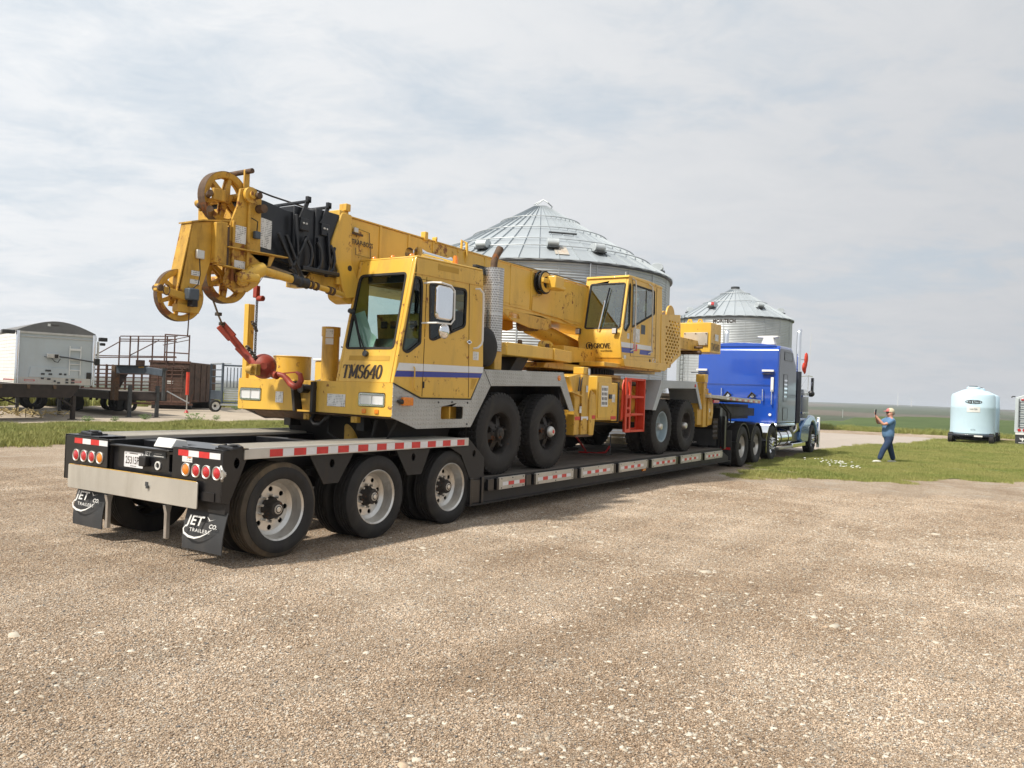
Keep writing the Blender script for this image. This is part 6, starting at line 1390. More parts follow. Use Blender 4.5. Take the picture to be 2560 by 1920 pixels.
obj('socket_jaw', G().beam(bx_+Vector((-.13,.26,.20)), bx_+Vector((-.25,.36,.38)), .05, .09), 'hook_red', HB, bev=.012)
obj('wedge_socket', G().beam(bx_+Vector((-.22,.34,.34)), bx_+Vector((-.33,.44,.50)), .06, .13), 'hook_red', HB, bev=.012)
obj('socket_pin', G().cyl(bx_+Vector((-.10,.20,.13)), bx_+Vector((-.02,.16,.10)), .035), 'chain_steel', HB)
rp = bx_+Vector((-.30,.42,.47)); top = Vector((.86,1.40,2.58))
obj('rope', G().tube([rp, rp.lerp(top,.5)+Vector((0,0,-.01)), top], .012, 8), 'chain_steel', HB)
obj('dead_end', G().tube([rp+Vector((.01,.02,0)), rp.lerp(top,.08)+Vector((0,.02,.02)), rp.lerp(top,.18)+Vector((0,.02,-.01))], .012, 8), 'chain_steel', HB)
obj('rope_clip', G().box(-.03,.03,-.03,.03,-.02,.02).tf(Matrix.Translation(rp.lerp(top,.14))), 'chain_steel', HB, bev=.006); obj('rope_clip', G().box(-.03,.03,-.03,.03,-.02,.02).tf(Matrix.Translation(rp.lerp(top,.5))), 'chain_steel', HB, bev=.006)
obj('lower_shackle', G().box(1.86,1.93,1.86,1.99,1.78,1.92).cyl((1.85,1.90,1.85),(1.85,2.0,1.85),.05), 'hook_yellow', HB, bev=.01)
# chain with two-block weight hanging from the boom head
CH = thing('weight_chain', 'dark chain with small rust red weight hanging from the boom head above the hook ball', 'chain', (1.95,2.02,2.08))
def chain(p, q, n, r_=.006, s=.028):
    g_ = G(); p, q = Vector(p), Vector(q); d = (q-p)/n
    for k in range(n):
        c = p+d*(k+.5); a = (d.normalized()); b = (Vector((1,0,0)) if k % 2 else Vector((0,1,0))); L_ = d.length*.72
        g_.tube([c+a*L_*math.cos(t)+b*s*.5*math.sin(t) for t in [2*math.pi*j/8 for j in range(8)]], r_, 5, close=True)
    return g_
cg = chain((1.97,2.03,2.74), (1.93,1.98,1.98), 26)
tag(obj('chain', cg, 'chain_steel', CH), kind='stuff')
obj('chain_knot', chain((1.93,2.05,2.45),(1.95,1.99,2.33),5,.008,.05), 'chain_steel', CH); obj('chain_bunch', chain((1.90,2.10,2.14),(1.94,1.98,2.0),6,.010,.06), 'chain_steel', CH)
obj('weight', G().box(1.94,2.0,2.01,2.08,2.75,2.90).cyl((1.98,2.03,2.74),(1.98,1.93,2.74),.035), 'hook_red', CH, bev=.008)
obj('hanging_wire', G().cyl((1.97,2.04,2.90),(1.90,1.80,3.05),.004,None,6), 'chain_steel', CH)
# load binder chain, wood blocks
LB = thing('load_binder', 'red lever binder with chain lying on the trailer deck between the crane axles', 'load binder', (9.2,.9,LD))
obj('binder_bar', G().beam((9.25,1.25,.57),(9.30,.85,.57),.04,.03).beam((8.4,.9,.95),(9.26,1.1,.6),.03,.03), 'binder_red', LB, bev=.006)
obj('binder_lever', G().tube([(9.3,.85,.57),(9.32,.7,.60),(9.32,.62,.72)], .02, 8), 'binder_red', LB); obj('binder_pipe', G().cyl((9.35,.62,.55),(9.42,.65,.95),.012), 'dark_metal', LB)
tag(obj('chain', chain((9.32,.58,.57),(9.2,1.0,.56),14,.009,.04), 'chain_steel', LB), kind='stuff')
tag(obj('chain_pile', (lambda gg: [gg.tube([(9.3+random.uniform(-.25,.25),1.5+random.uniform(-.12,.12),.56+random.random()*.07) for _ in range(5)], .012, 5) for _ in range(9)] and gg)(G()), 'chain_steel', smooth=30), 'heap of rusty tie-down chain on the trailer deck behind the second wheel', 'chain', kind='stuff')
for k, (a, b, z) in enumerate(((1.95,2.45,.54),(1.98,2.40,.62),(2.05,2.30,.71))):
    w = obj('wood_block', G().box(12.95,13.2,a,b,z,z+.07), 'pale_wood', bev=.004)
    tag(w, ['bottom board of the pale wood stack under the crane', 'middle board of the pale wood stack under the crane', 'top board of the pale wood stack under the crane'][k], 'wood block', 'pale wood boards under the crane')

# ================================================================== tractor
TK = thing('semi_truck', 'blue long-nose sleeper tractor with tall chrome stacks pulling the lowboy trailer', 'truck', (19.1,1.12,0))
ty0, ty1 = -.10, 2.34
DW = [('tyre','d_tyre'),('inner_tyre','d_inner'),('rim','t_rim'),('hub','t_hub'),('brake_drum','t_axle')]
for i, x in enumerate((15.75,17.05)):
    for s in (0,1): wheel(TK, DW, x, .04 if s == 0 else 2.5, .52, bool(s), .3*i, OFF[TK.name])
for s in (0,1): wheel(TK, [('tyre','d_tyre'),('rim','s_rim'),('hub','s_hub')], 18.68, .04 if s == 0 else 2.5, .50, bool(s), .2, OFF[TK.name])
for s in (0,1):
    w = wheel(TK, [('tyre','d_tyre'),('rim','s_rim'),('hub','s_hub')], 24.0, .03 if s == 0 else 2.21, .47, bool(s), .2, OFF[TK.name]); w.scale = (.94,1,.94)
def arc_fender(x, z, r0, r1, a0, a1, n=16):
    o_ = [(x+r1*math.cos(R(a0+(a1-a0)*k/n)), z+r1*math.sin(R(a0+(a1-a0)*k/n))) for k in range(n+1)]
    i_ = [(x+r0*math.cos(R(a0+(a1-a0)*k/n)), z+r0*math.sin(R(a0+(a1-a0)*k/n))) for k in range(n, -1, -1)]
    return o_+i_
for x in (15.75,17.05): obj('drive_fender', G().xz(arc_fender(x,.5,.60,.625,20,165), -.10, .5), 'black_paint', TK)
obj('pusher_fender', G().xz(arc_fender(18.6,.48,.60,.63,-5,185), -.10, .42).xz([(17.98,.48),(17.98,.25),(18.02,.25),(18.02,.48)], -.1, .42), 'chrome', TK)
obj('frame', G().box(15.2,25.0,.75,.85,.62,.9).box(15.2,25.0,1.45,1.55,.62,.9), 'black_satin', TK)
obj('fifth_wheel', G().box(16.0,17.0,.7,1.6,.9,1.12), 'black_satin', TK)
# sleeper
sl_ = [(19.08,1.06),(19.10,3.22),(19.22,3.36),(20.6,3.38),(20.75,3.32),(21.36,2.80),(21.36,1.06)]
obj('sleeper_body', G().xz(rpoly(sl_,.05), ty0, ty1), 'truck_blue', TK, bev=.06)
obj('sleeper_roof', G().yz(rpoly([(.0,3.33),(.0,3.36),(.5,3.43),(1.12,3.45),(1.75,3.43),(2.24,3.36),(2.24,3.33)],.05), 19.15, 20.65), 'truck_blue', TK, bev=.03)
obj('back_seam', G().box(19.066,19.072,.02,2.2,2.18,2.19), 'truck_dark', TK)
obj('side_panel', G().xz(rpoly([(19.18,1.12),(19.2,3.18),(19.3,3.28),(20.5,3.3),(20.7,3.22),(21.3,2.72),(21.3,1.12)],.05), ty0-.006, ty0-.001), 'truck_dark', TK, bev=.003)  # same blue sleeper side; its shaded, reflecting look put into a dark overlay
for a, b, c, d in ((19.75,20.75,2.98,3.2),(19.72,20.15,1.75,2.52),(19.72,20.25,1.18,1.52)):
    obj('side_window' if c > 2.9 else ('side_vent' if c > 1.7 else 'locker_door'), G().xz(rpoly(rect(a,b,c,d),.05), ty0-.012, ty0-.007), 'dark_glass' if c > 2.9 else 'truck_dark', TK, bev=.004)
    obj('frame_trim', G().xz(rpoly(rect(a-.03,b+.03,c-.03,d+.03),.06), ty0-.016, ty0-.008, [rpoly(rect(a,b,c,d),.05)]), 'black_paint', TK)
for k in range(5): obj('louvre', G().xz(rect(19.76,20.11,1.85+.12*k,1.90+.12*k), ty0-.02, ty0-.013), 'chrome', TK)
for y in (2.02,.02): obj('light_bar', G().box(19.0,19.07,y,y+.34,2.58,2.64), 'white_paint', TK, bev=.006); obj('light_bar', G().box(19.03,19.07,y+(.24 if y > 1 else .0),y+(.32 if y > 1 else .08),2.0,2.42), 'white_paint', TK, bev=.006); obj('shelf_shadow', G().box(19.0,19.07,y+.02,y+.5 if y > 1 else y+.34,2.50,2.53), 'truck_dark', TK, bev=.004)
for y, z0, z1 in ((1.55,1.72,2.06),(.32,1.72,2.06),(.06,1.62,2.06)): obj('grab_handle', G().tube([(19.07,y,z1),(19.0,y,z1),(19.0,y,z0),(19.07,y,z0)], .014, 8), 'chrome', TK)
for y in (1.35,.62): obj('work_lamp', G().cyl((19.07,y,1.88),(18.98,y,1.88),.075,None,18), 'chrome', TK); obj('gladhand', G().tube([(18.99,y-.1,1.85),(18.95,y,1.95),(18.97,y+.12,1.8)],.03,8), 'hub_steel', TK)
obj('roof_fairing_vent', G().yz([(.08,3.40),(.50,3.40),(.42,3.60),(.60,3.62),(.60,3.66),(.0,3.66),(.0,3.62),(.14,3.60)], 19.3, 19.55), 'white_paint', TK, bev=.01)
obj('lower_skirt', G().box(19.1,21.4,ty0+.02,ty0+.06,.98,1.06), 'chrome', TK)
obj('corner_lamp', G().cyl((19.07,.1,1.32),(19.04,.1,1.32),.04,None,12), 'white_paint', TK)
# cab, hood, fender
obj('cab_body', G().xz([(21.38,1.0),(21.38,2.75),(22.6,2.72),(22.85,2.15),(22.85,1.0)], .10, 2.14), 'truck_blue', TK, bev=.04)
obj('cab_window', G().xz(rpoly([(21.6,2.1),(21.6,2.6),(22.5,2.58),(22.68,2.15)],.04), .09, .099), 'dark_glass', TK)
obj('hood', G().xz([(22.85,1.0),(22.85,2.10),(24.7,1.92),(24.85,1.8),(24.85,.9)], .50, 1.74), 'truck_blue', TK, bev=.06)
obj('grille', G().box(24.86,24.95,.55,1.69,.75,1.85), 'chrome', TK, bev=.03)
fn = [(22.15,.50),(22.25,.9),(22.9,1.18),(23.5,1.30),(24.2,1.27),(24.7,1.05),(24.88,.75),(24.88,.55),(24.66,.55)]+[(24.0+.62*math.cos(R(a)), .47+.62*math.sin(R(a))) for a in (15,40,65,90,115,140,165)]+[(23.3,.38),(22.6,.38)]
for y0, y1 in ((-.10,.45),(1.79,2.34)): obj('front_fender', G().xz(fn, y0, y1), 'truck_light_blue', TK, bev=.05)
obj('bumper', G().box(24.95,25.1,-.12,2.36,.30,.78).box(24.9,24.95,-.12,-.05,.25,1.2), 'chrome', TK, bev=.03)
obj('bumper_guide', G().box(24.92,24.97,-.14,-.04,.15,1.22), 'white_paint', TK, bev=.01)
# stacks, air cleaner, tank, steps, mirror, antenna
for y in (-.06,2.3):
    obj('exhaust_stack', G().tube([(21.72,y,2.68),(21.72,y,3.8),(21.74,y,3.95),(21.82,y,4.04)], .075, 18), 'chrome', TK)
    obj('heat_shield', G().cyl((21.72,y,1.05),(21.72,y,2.70),.115,None,20), 'truck_dark', TK)
obj('exhaust_elbow', G().tube([(21.72,-.06,1.08),(21.74,-.05,.85),(21.65,.1,.68),(21.5,.3,.62)], .07, 14), 'chrome', TK)
ac = obj('air_cleaner', G().lathe([(0,.95),(.08,.95),(.12,.86),(.17,.84),(.17,.1),(.13,.0),(0,0)], (22.75,-.02,1.20),(0,0,1),28), 'galvanised', TK); obj('cleaner_band', G().cyl((22.75,-.02,1.9),(22.75,-.02,1.95),.178,None,28).cyl((22.75,-.02,1.35),(22.75,-.02,1.40),.178,None,28), 'chrome', ac)
obj('fuel_tank', G().cyl((19.30,.16,.62),(20.95,.16,.62),.27,None,32), 'chrome', TK); obj('tank_strap', G().cyl((19.6,.16,.62),(19.66,.16,.62),.278,None,32).cyl((20.5,.16,.62),(20.56,.16,.62),.278,None,32), 'black_satin', TK)
obj('tank_step', G().box(19.3,21.0,-.14,.0,.30,.36), 'wheel_alloy', TK, bev=.01)
obj('cab_step', G().box(21.05,22.85,-.12,.2,.28,.42), 'chrome', TK, bev=.02); obj('battery_box', G().box(21.1,22.2,.0,.5,.45,.95), 'truck_dark', TK, bev=.02)
obj('fender_brace', G().beam((22.0,-.05,.95),(22.7,-.05,.42),.05,.06).beam((21.2,.0,.95),(22.0,.0,.95),.04,.05), 'black_paint', TK)
obj('mirror', G().box(23.35,23.5,-.20,-.12,2.1,2.56), 'black_paint', TK, bev=.02); obj('mirror_glass', G().box(23.345,23.349,-.195,-.125,2.2,2.42), 'chrome', TK); obj('convex_mirror', G().ball((23.25,-.16,2.02),.12,16,(.6,1,.9)), 'black_paint', TK)
obj('mirror_bracket', G().tube([(22.4,.1,2.55),(23.0,-.12,2.62),(23.4,-.16,2.60)], .014, 6).tube([(22.4,.1,1.95),(23.0,-.1,2.0),(23.3,-.16,2.0)], .014, 6).tube([(22.4,.1,2.0),(22.95,-.1,2.6)], .01, 6), 'chrome', TK)
obj('antenna', G().tube([(22.90,-.12,1.95),(23.05,-.12,3.0),(23.2,-.12,4.05)], [.012,.008,.006], 6), 'aluminium', TK)
obj('hood_ornament', G().tube([(24.1,.2,1.28),(24.1,.2,1.38),(24.18,.2,1.40),(24.18,.2,1.28)], .01, 6), 'chrome', TK)
obj('front_flap', G().box(24.4,24.42,-.1,.45,.2,.5), 'black_satin', TK)
rd = thing('red_flag', 'bunched red cloth flags tied to the truck antenna bracket beside the chrome stack', 'flag', (22.4,-.1,2.8))
def crumple(c, sx, sy, sz, seed):
    g_ = G().ball(c, 1., 16, (sx,sy,sz)); 
    for i, v in enumerate(g_.v):
        d = v-Vector(c); k = 1+.45*(hash2(d.x*14+seed, d.z*14+d.y*9)-.5); g_.v[i] = Vector(c)+d*k
    return g_
obj('cloth', crumple((22.62,-.1,3.12), .13,.06,.26,1).tf(Matrix.Identity(4)), 'red_cloth', rd); obj('cloth', crumple((22.40,-.1,2.86), .14,.06,.19,5), 'red_cloth', rd)
obj('flag_staff', G().cyl((22.0,-.08,3.10),(22.6,-.1,3.14),.008), 'dark_metal', rd)

# ================================================================== grain bins
def bin_(name, label, cx, cy, RR, ze, za, npan, rings, vents, seed, facing):
    B = thing(name, label, 'grain bin', (cx,cy,0), facing, 'corrugated grain bins')
    pr = []; n = int(ze/.1)*4
    for k in range(n+1):
        z = ze*k/n; pr.append((RR+.017*math.cos(2*math.pi*z/.1)-.0, z))
    obj('wall', G().lathe(pr, (0,0,0), (0,0,1), 128), 'bin_wall', B, world=False, smooth=180)
    st = G()
    for k in range(npan//2):
        a = 2*math.pi*(k+.5)/(npan//2); 
        if math.cos(a) > -.25 or True:
            st.beam((RR*math.cos(a)+.02*math.cos(a),RR*math.sin(a)+.02*math.sin(a),0),(RR*math.cos(a)+.02*math.cos(a),RR*math.sin(a)+.02*math.sin(a),ze-.05),.035,.02,(math.cos(a),math.sin(a),0))
    tag(obj('wall_seams', st, 'bin_wall', B, world=False), kind='stuff')
    rt = .32 if RR > 5 else .34; RO = RR+.12; sl = (za-.12-ze)/(RO-rt)
    w0 = 2*RO*math.tan(math.pi/npan); w1 = 2*rt*math.tan(math.pi/npan)
    pg = G().add([(RO,-w0/2,ze-.02),(RO,w0/2,ze-.02),(rt,w1/2,za-.12),(rt,-w1/2,za-.12)], [(0,1,2,3)])
    for s in (-1,1):
        pg.add([(RO,s*w0/2-.012,ze-.02),(RO,s*w0/2+.012,ze-.02),(RO,s*w0/2,ze+.045),(rt,s*w1/2-.006,za-.12),(rt,s*w1/2+.006,za-.12),(rt,s*w1/2,za-.06)], [(0,1,2),(0,2,5,3),(1,4,5,2)])
    pg.add([(RO,-w0/2,ze-.07),(RO,w0/2,ze-.07),(RO+.01,w0/2,ze-.02),(RO+.01,-w0/2,ze-.02)], [(0,1,2,3)])
    me = mesh_of('roof_panel', pg, 'galvanised_roof', 20)
    for k in range(npan): inst('roof_panel', me, B, (0,0,0), (0,0,2*math.pi*(k+.5)/npan))
    obj('eave_ring', G().lathe([(RR+.02,ze-.12),(RR+.13,ze-.10),(RR+.13,ze-.03),(RR+.02,ze-.03)], (0,0,0),(0,0,1),96, closed=True), 'dark_metal', B, world=False)
    for q in rings:
        r_ = RO+(rt-RO)*q; z = ze+(RO-r_)*sl+.10
        obj('roof_ring', G().tube([(r_*math.cos(2*math.pi*k/72),r_*math.sin(2*math.pi*k/72),z) for k in range(72)], .022, 6, close=True), 'galvanised', B, world=False)
        if RR > 5 and q != rings[0]:
            ft = G()
            for k in range(npan):
                a = 2*math.pi*k/npan; ft.cyl((r_*math.cos(a),r_*math.sin(a),z-.1),(r_*math.cos(a),r_*math.sin(a),z),.012,None,5)
            tag(obj('ring_feet', ft, 'galvanised', B, world=False), kind='stuff')
    obj('roof_cap', G().lathe([(rt+.04,za-.16),(rt+.04,za-.08),(rt*.5,za-.02),(0,za)], (0,0,0),(0,0,1),32), 'galvanised', B, world=False)
    for a, rr, tone in vents:
        r_ = RR*rr; z = ze+(RO-r_)*sl; M_ = Matrix.Rotation(R(a),4,'Z') @ Matrix.Translation((r_,0,z))
        h = G().xz(rpoly([(-.28,.05),(.18,-.02),(.30,.08),(.28,.22),(.18,.30),(-.12,.30)],.08), -.22, .22); h.tf(M_)
        v = obj('roof_vent', h, 'vent_metal', B, world=False, bev=.01)
        h2 = G().box(.05,.36,-.22,.22,-.07,-.015).tf(M_); obj('vent_mouth', h2, 'dark_metal', v, world=False)
    return B, sl, RO
B1, s1_, ro1 = bin_('grain_bin', 'large corrugated steel grain bin with ringed conical roof behind the crane boom', 24.83, 11.64, 5.6, 6.62, 9.88, 48, (.30,.52,.74,.17), [(-26,.86,0),(6,.84,0),(27,.86,0),(78,.9,0),(-70,.86,0),(120,.86,0)], 1, R(180+30.9))
# (angles above: positive = right of the line to the camera, seen from the camera)
lad_ = G()
for y in (-.2,.2): lad_.cyl((3.6,y,8.1),(5.0,y,7.35),.015,None,5)
obj('roof_debris', G().tube([(0,-.3,9.9),(-.1,.1,10.15),(.2,.3,9.95),(.1,.5,9.8),(.35,.45,9.7)], .03, 6).tube([(.1,.1,10.1),(.15,-.2,9.85),(.4,-.1,9.75)], .025, 6), 'galvanised', B1, world=False)
obj('roof_ladder_bar', G().tube([(3.45,.35,8.02),(3.18,1.45,8.02)], .04, 6), 'dark_metal', B1, world=False)
obj('rust_patch', G().add([(4.70,.52,7.225),(5.36,.60,6.835),(5.28,1.12,6.835),(4.62,1.00,7.225)], [(0,1,2,3)]), 'rim_rust_pale', B1, world=False, label='pale rust stained roof patch')
obj('wall_conduit', G().cyl((5.38,1.9,4.6),(5.38,1.9,6.6),.02,None,6), 'galvanised', B1, world=False)
B2, s2_, ro2 = bin_('grain_bin', 'smaller corrugated steel grain bin behind the blue tractor, with lettering below its eave', 47.05, 9.78, 3.6, 6.98, 9.1, 36, (.50,.82), [(-30,.74,0),(33,.74,0),(-88,.78,1),(92,.78,1)], 2, R(180+17.))
obj('manhole_lid', G().cyl((0,0,9.08),(0,0,9.2),.28,None,20), 'dark_metal', B2, world=False)
lt = text_geo('MORITECH', .33, (0,0,6.5), (0,1,0), (0,0,1), sx=.85, bold=.02, align='CENTER')
lt.v = [Vector(((3.625)*math.cos(v.y/3.62-.17),(3.625)*math.sin(v.y/3.62-.17),v.z)) for v in lt.v]; obj('wall_lettering', lt, 'lettering_dark', B2, world=False, smooth=0)
ld2 = G()
for s in (-.2,.2): 
    a = R(-58); ld2.cyl((3.75*math.cos(a)-s*math.sin(a),3.75*math.sin(a)+s*math.cos(a),.4),(3.75*math.cos(a)-s*math.sin(a),3.75*math.sin(a)+s*math.cos(a),7.1),.02,None,6)
for k in range(22):
    z = .6+.3*k; ld2.cyl((3.75*math.cos(a)+.2*math.sin(a),3.75*math.sin(a)-.2*math.cos(a),z),(3.75*math.cos(a)-.2*math.sin(a),3.75*math.sin(a)+.2*math.cos(a),z),.014,None,5)
obj('wall_ladder', ld2, 'dark_metal', B2, world=False)
obj('red_roof_hatch', G().box(-.22,.22,-.09,.09,0,.05).tf(Matrix.Translation((2.75,-1.35,7.75)) @ Matrix.Rotation(.5,4,'Y')), 'binder_red', B2, world=False)

# ================================================================== water tanks on running gear
def tank(label, x, y, logo=True):
    T_ = thing('water_tank', label, 'tank', (x,y,.5), group='light blue tanks')
    prof = [(0,0),(.93,0),(.965,.06),(.95,.3),(.955,1.25),(.965,1.30),(.945,1.36),(.94,1.82),(.90,1.92),(.45,2.14),(.29,2.18),(.29,2.27),(.24,2.30),(0,2.30)]
    obj('tank_shell', G().lathe(prof, (0,0,0),(0,0,1),56), 'tank_plastic', T_, world=False, smooth=30)
    obj('tank_lid', G().cyl((0,0,2.30),(0,0,2.34),.18,None,20), 'seat_black', T_, world=False)
    if logo:
        a0 = math.atan2(CAMP.y-y, CAMP.x-x)+.03
        def wrap(g_, r_): g_.v = [Vector((r_*math.cos(a0+v.y/r_), r_*math.sin(a0+v.y/r_), v.z)) for v in g_.v]; return g_
        obj('logo_ring', wrap(G().ext(circ(0,0,.36,32,.095), (0,0,1.56),(0,1,0),(0,0,1),(.001,0,0),[circ(0,0,.325,32,.068)]), .955), 'lettering_dark', T_, world=False, smooth=0)
        obj('logo_band', wrap(text_geo('ACE ROTO', .13, (0,0,1.515),(0,1,0),(0,0,1),sx=.8,bold=.05,align='CENTER'), .957), 'lettering_dark', T_, world=False, smooth=0)
        gs = G(); gs.add([(0,-.28+.04*k,1.07+.26*j) for k in range(15) for j in (0,1)], [(2*k,2*k+2,2*k+3,2*k+1) for k in range(14)])
        sg = obj('white_sign', wrap(gs, .965), 'white_paint', T_, world=False, smooth=0)
        obj('sign_print', wrap(text_geo('WATER', .11, (0,0,1.17),(0,1,0),(0,0,1),sx=.9,align='CENTER'), .972), 'chute_grey', sg, world=False, smooth=0)
        obj('outlet', wrap(G().ext(circ(0,0,.1,16,.04),(0,0,.22),(0,1,0),(0,0,1),(.001,0,0),[circ(0,0,.085,16,.03)]), .957), 'chute_grey', T_, world=False)
    return T_
T1 = tank('light blue plastic water tank with oval logo, standing on a dark wagon in the grass', 39.95, -4.23)
T2 = tank('second light blue tank, mostly hidden directly behind the one with the oval logo', 42.87, -4.36, False)
def gear(label, x, y):
    g0 = thing('tank_wagon', label, 'wagon', (x,y,0), R(-2), 'wagons under the tanks')
    obj('wagon_frame', G().box(-.95,.95,-.95,.95,.40,.50), 'truck_dark', g0, world=False, bev=.02)
    for sx_ in (-.7,.7):
        obj('wagon_axle', G().cyl((sx_,-.8,.28),(sx_,.8,.28),.05), 'black_satin', g0, world=False)
        obj('axle_stand', G().box(sx_-.05,sx_+.05,-.45,-.35,.28,.40).box(sx_-.05,sx_+.05,.35,.45,.28,.40), 'black_satin', g0, world=False)
        for sy in (-.85,.85):
            w = part_empty('wheel', g0, (sx_,sy,.30)); w.scale = (.62,.8,.62); inst('tyre', ME['t_tyre'], w); inst('rim', ME['t_rim'], w)
    obj('licence_bar', G().box(-.97,-.96,-.5,-.15,.40,.47), 'white_paint', g0, world=False)
gear('dark blue four-wheel wagon under the light blue tank with the logo', 39.95, -4.23)
gear('dark wagon under the hidden rear blue tank', 42.87, -4.36)
# hopper trailer at the right edge
HR = thing('hopper_trailer', 'white hopper trailer cut off by the right edge, red lamps above a dark mudflap', 'trailer', (41.0,-7.25,0))
obj('trailer_body', G().yz(rpoly([(-5.95,.66),(-5.97,2.35),(-6.4,2.52),(-7.25,2.6),(-8.1,2.52),(-8.53,2.35),(-8.53,.66)],.05), 41.0, 52), 'white_panel', HR, bev=.02)
for k in range(8): obj('body_rib', G().box(40.97,40.998,-6.05-.32*k,-6.10-.32*k,.8,2.3), 'white_panel', HR, bev=.005)
obj('rear_ladder', G().box(40.90,40.93,-6.15,-6.12,.9,2.3).box(40.90,40.93,-6.55,-6.52,.9,2.3), 'dark_metal', HR)
for k in range(6): obj('ladder_rung', G().box(40.90,40.93,-6.55,-6.12,1.0+.22*k,1.03+.22*k), 'dark_metal', HR)
obj('top_lamp', G().box(40.95,40.99,-6.40,-6.2,2.22,2.29), 'red_lens', HR, bev=.01)
for k in range(3): obj('tail_lamp', G().cyl((40.99,-6.16-.2*k,.78),(40.96,-6.16-.2*k,.78),.07,None,16), 'red_lens', HR)
obj('rear_sill', G().box(40.93,41.0,-8.5,-6.0,.56,.66), 'white_paint', HR); 
mfl = obj('mudflap', G().box(40.95,40.965,-6.62,-6.0,.03,.58), 'mudflap_rubber', HR)
obj('flap_emblem', G().ext([(0,.09),(.05,.03),(.13,.08),(.10,-.02),(.02,-.03),(.03,-.10),(-.03,-.10),(-.02,-.03),(-.10,-.02),(-.13,.08),(-.05,.03)], (40.945,-6.30,.34),(0,1,0),(0,0,1),(.003,0,0)).box(40.945,40.948,-6.45,-6.14,.16,.19), 'lettering_white', mfl, smooth=0)
w = part_empty('wheel', HR, (.9,1.0,.5)); inst('tyre', ME['d_tyre'], w)
obj('tarp_crank', G().tube([(41,-5.95,2.4),(40.9,-5.85,2.4),(40.9,-5.8,2.35)], .03, 6), 'dark_metal', HR)
# post with small box, beyond, in the field
for k, (x, y) in enumerate(((122,15.8),(140,13.9))):
    t = thing('marker_post', ['thin pale post in the green field, left of the two behind the person', 'thin pale post in the green field, right of the two behind the person'][k], 'post', (x,y,0), group='pale posts in the field')
    obj('post', G().cyl((x,y,-.2),(x,y,1.0+.2*k),.04), 'galvanised', t)

# ================================================================== left background
HL = thing('grain_trailer', 'white and grey aluminium grain trailer with rounded tarp roof at the left edge', 'trailer', (11.25,27.45,0), R(-15.2))
def L(name, g_, m, p=HL, **k): return obj(name, g_, m, p, world=False, **k)
L('front_wall', G().box(.0,2.78,.0,.05,1.33,3.42), 'white_panel')
L('side_wall', G().box(.0,.04,.051,11.5,1.36,3.40), 'white_paint'); L('side_wall', G().box(2.74,2.78,.051,11.5,1.36,3.40), 'white_panel')
for k in range(13): L('side_board', G().box(-.012,-.001,.2,11.4,1.56+.14*k,1.56+.14*k+.128), 'white_paint', bev=.004)
L('side_sill', G().box(-.02,-.001,.2,11.4,1.42,1.53), 'white_paint')
for k in range(9): L('side_lamp', G().box(-.03,-.021,.15+.26*k,.33+.26*k,1.46,1.52), 'amber_lens' if k < 2 else 'red_lens')
for x in (-.06, 2.70): L('corner_post', G().tube([(x+.07,-.02,1.30),(x+.07,-.02,3.45)], .075, 14), 'chrome')
arch = [(-.03,3.42),(-.03,3.50)]+[( -.03+2.84*t, 3.50+.42*math.sin(math.pi*t)) for t in [k/14 for k in range(1,14)]]+[(2.81,3.50),(2.81,3.42)]
L('tarp_cap', G().ext(arch, (0,-.04,0),(1,0,0),(0,0,1),(0,.10,0)), 'hopper_tarp', bev=.01); L('tarp', G().ext(arch, (0,.07,0),(1,0,0),(0,0,1),(0,11.4,0)), 'hopper_tarp')
L('top_rail', G().box(0,2.78,-.05,-.001,3.36,3.44), 'aluminium'); L('rail_strip', G().box(.1,2.7,-.03,-.001,3.22,3.25), 'aluminium')
L('lower_panel', G().box(.08,2.68,-.03,-.001,1.36,1.62), 'aluminium'); 
cn = L('connector_tray', G().ext([(.42,1.62),(2.2,1.62),(2.2,2.0),(.50,2.04)], (0,-.05,0),(1,0,0),(0,0,1),(0,.045,0)), 'white_panel', bev=.006)
for x, z, w_ in ((.85,1.76,.13),(1.12,1.76,.13),(1.5,1.78,.10),(1.68,1.77,.09),(1.0,1.90,.2),(.86,1.58,.10),(1.08,1.56,.12),(1.45,1.42,.1),(1.75,1.55,.1),(1.95,1.56,.13),(1.75,1.44,.1),(1.95,1.44,.13),(1.32,1.48,.07)):
    L('connector', G().box(x,x+w_,-.075,-.051,z-.035,z+.035), 'dark_metal', bev=.006)
for x in (.28,1.98): L('maker_decal', G().ext(rpoly(rect(x,x+.36,1.45,1.52),.02), (0,-.034,0),(1,0,0),(0,0,1),(0,.003,0),[rpoly(rect(x+.02,x+.33,1.465,1.505),.015)]), 'red_reflective', smooth=0)
lcap = L('cap_lettering', text_geo('WILSON', .08, (1.15,-.045,3.72),(1,0,0),(0,0,1),sx=.9,bold=.02), 'lettering_dark', smooth=0); L('cap_emblem', G().box(1.02,1.12,-.046,-.042,3.70,3.80), 'white_paint', smooth=0)
for x in (1.86,2.27): L('tailgate_ladder', G().cyl((x,-.06,1.75),(x,-.06,2.95),.022), 'white_paint')
for z in (2.45,2.85): L('ladder_tread', G().box(1.86,2.27,-.09,-.04,z-.09,z), 'white_paint', bev=.006)
for z in (1.95,2.2): L('ladder_tread', G().cyl((1.86,-.06,z),(2.27,-.06,z),.02), 'white_paint')
L('crank_arm', G().tube([(2.95,-.15,2.30),(2.2,-.16,2.40),(1.75,-.16,2.46),(1.25,-.15,2.50)], .03, 8), 'dark_metal'); L('crank_box', G().box(1.02,1.45,-.2,-.06,2.42,2.58), 'aluminium', bev=.01); L('crank_box_end', G().box(1.28,1.42,-.21,-.201,2.42,2.57), 'hub_steel')
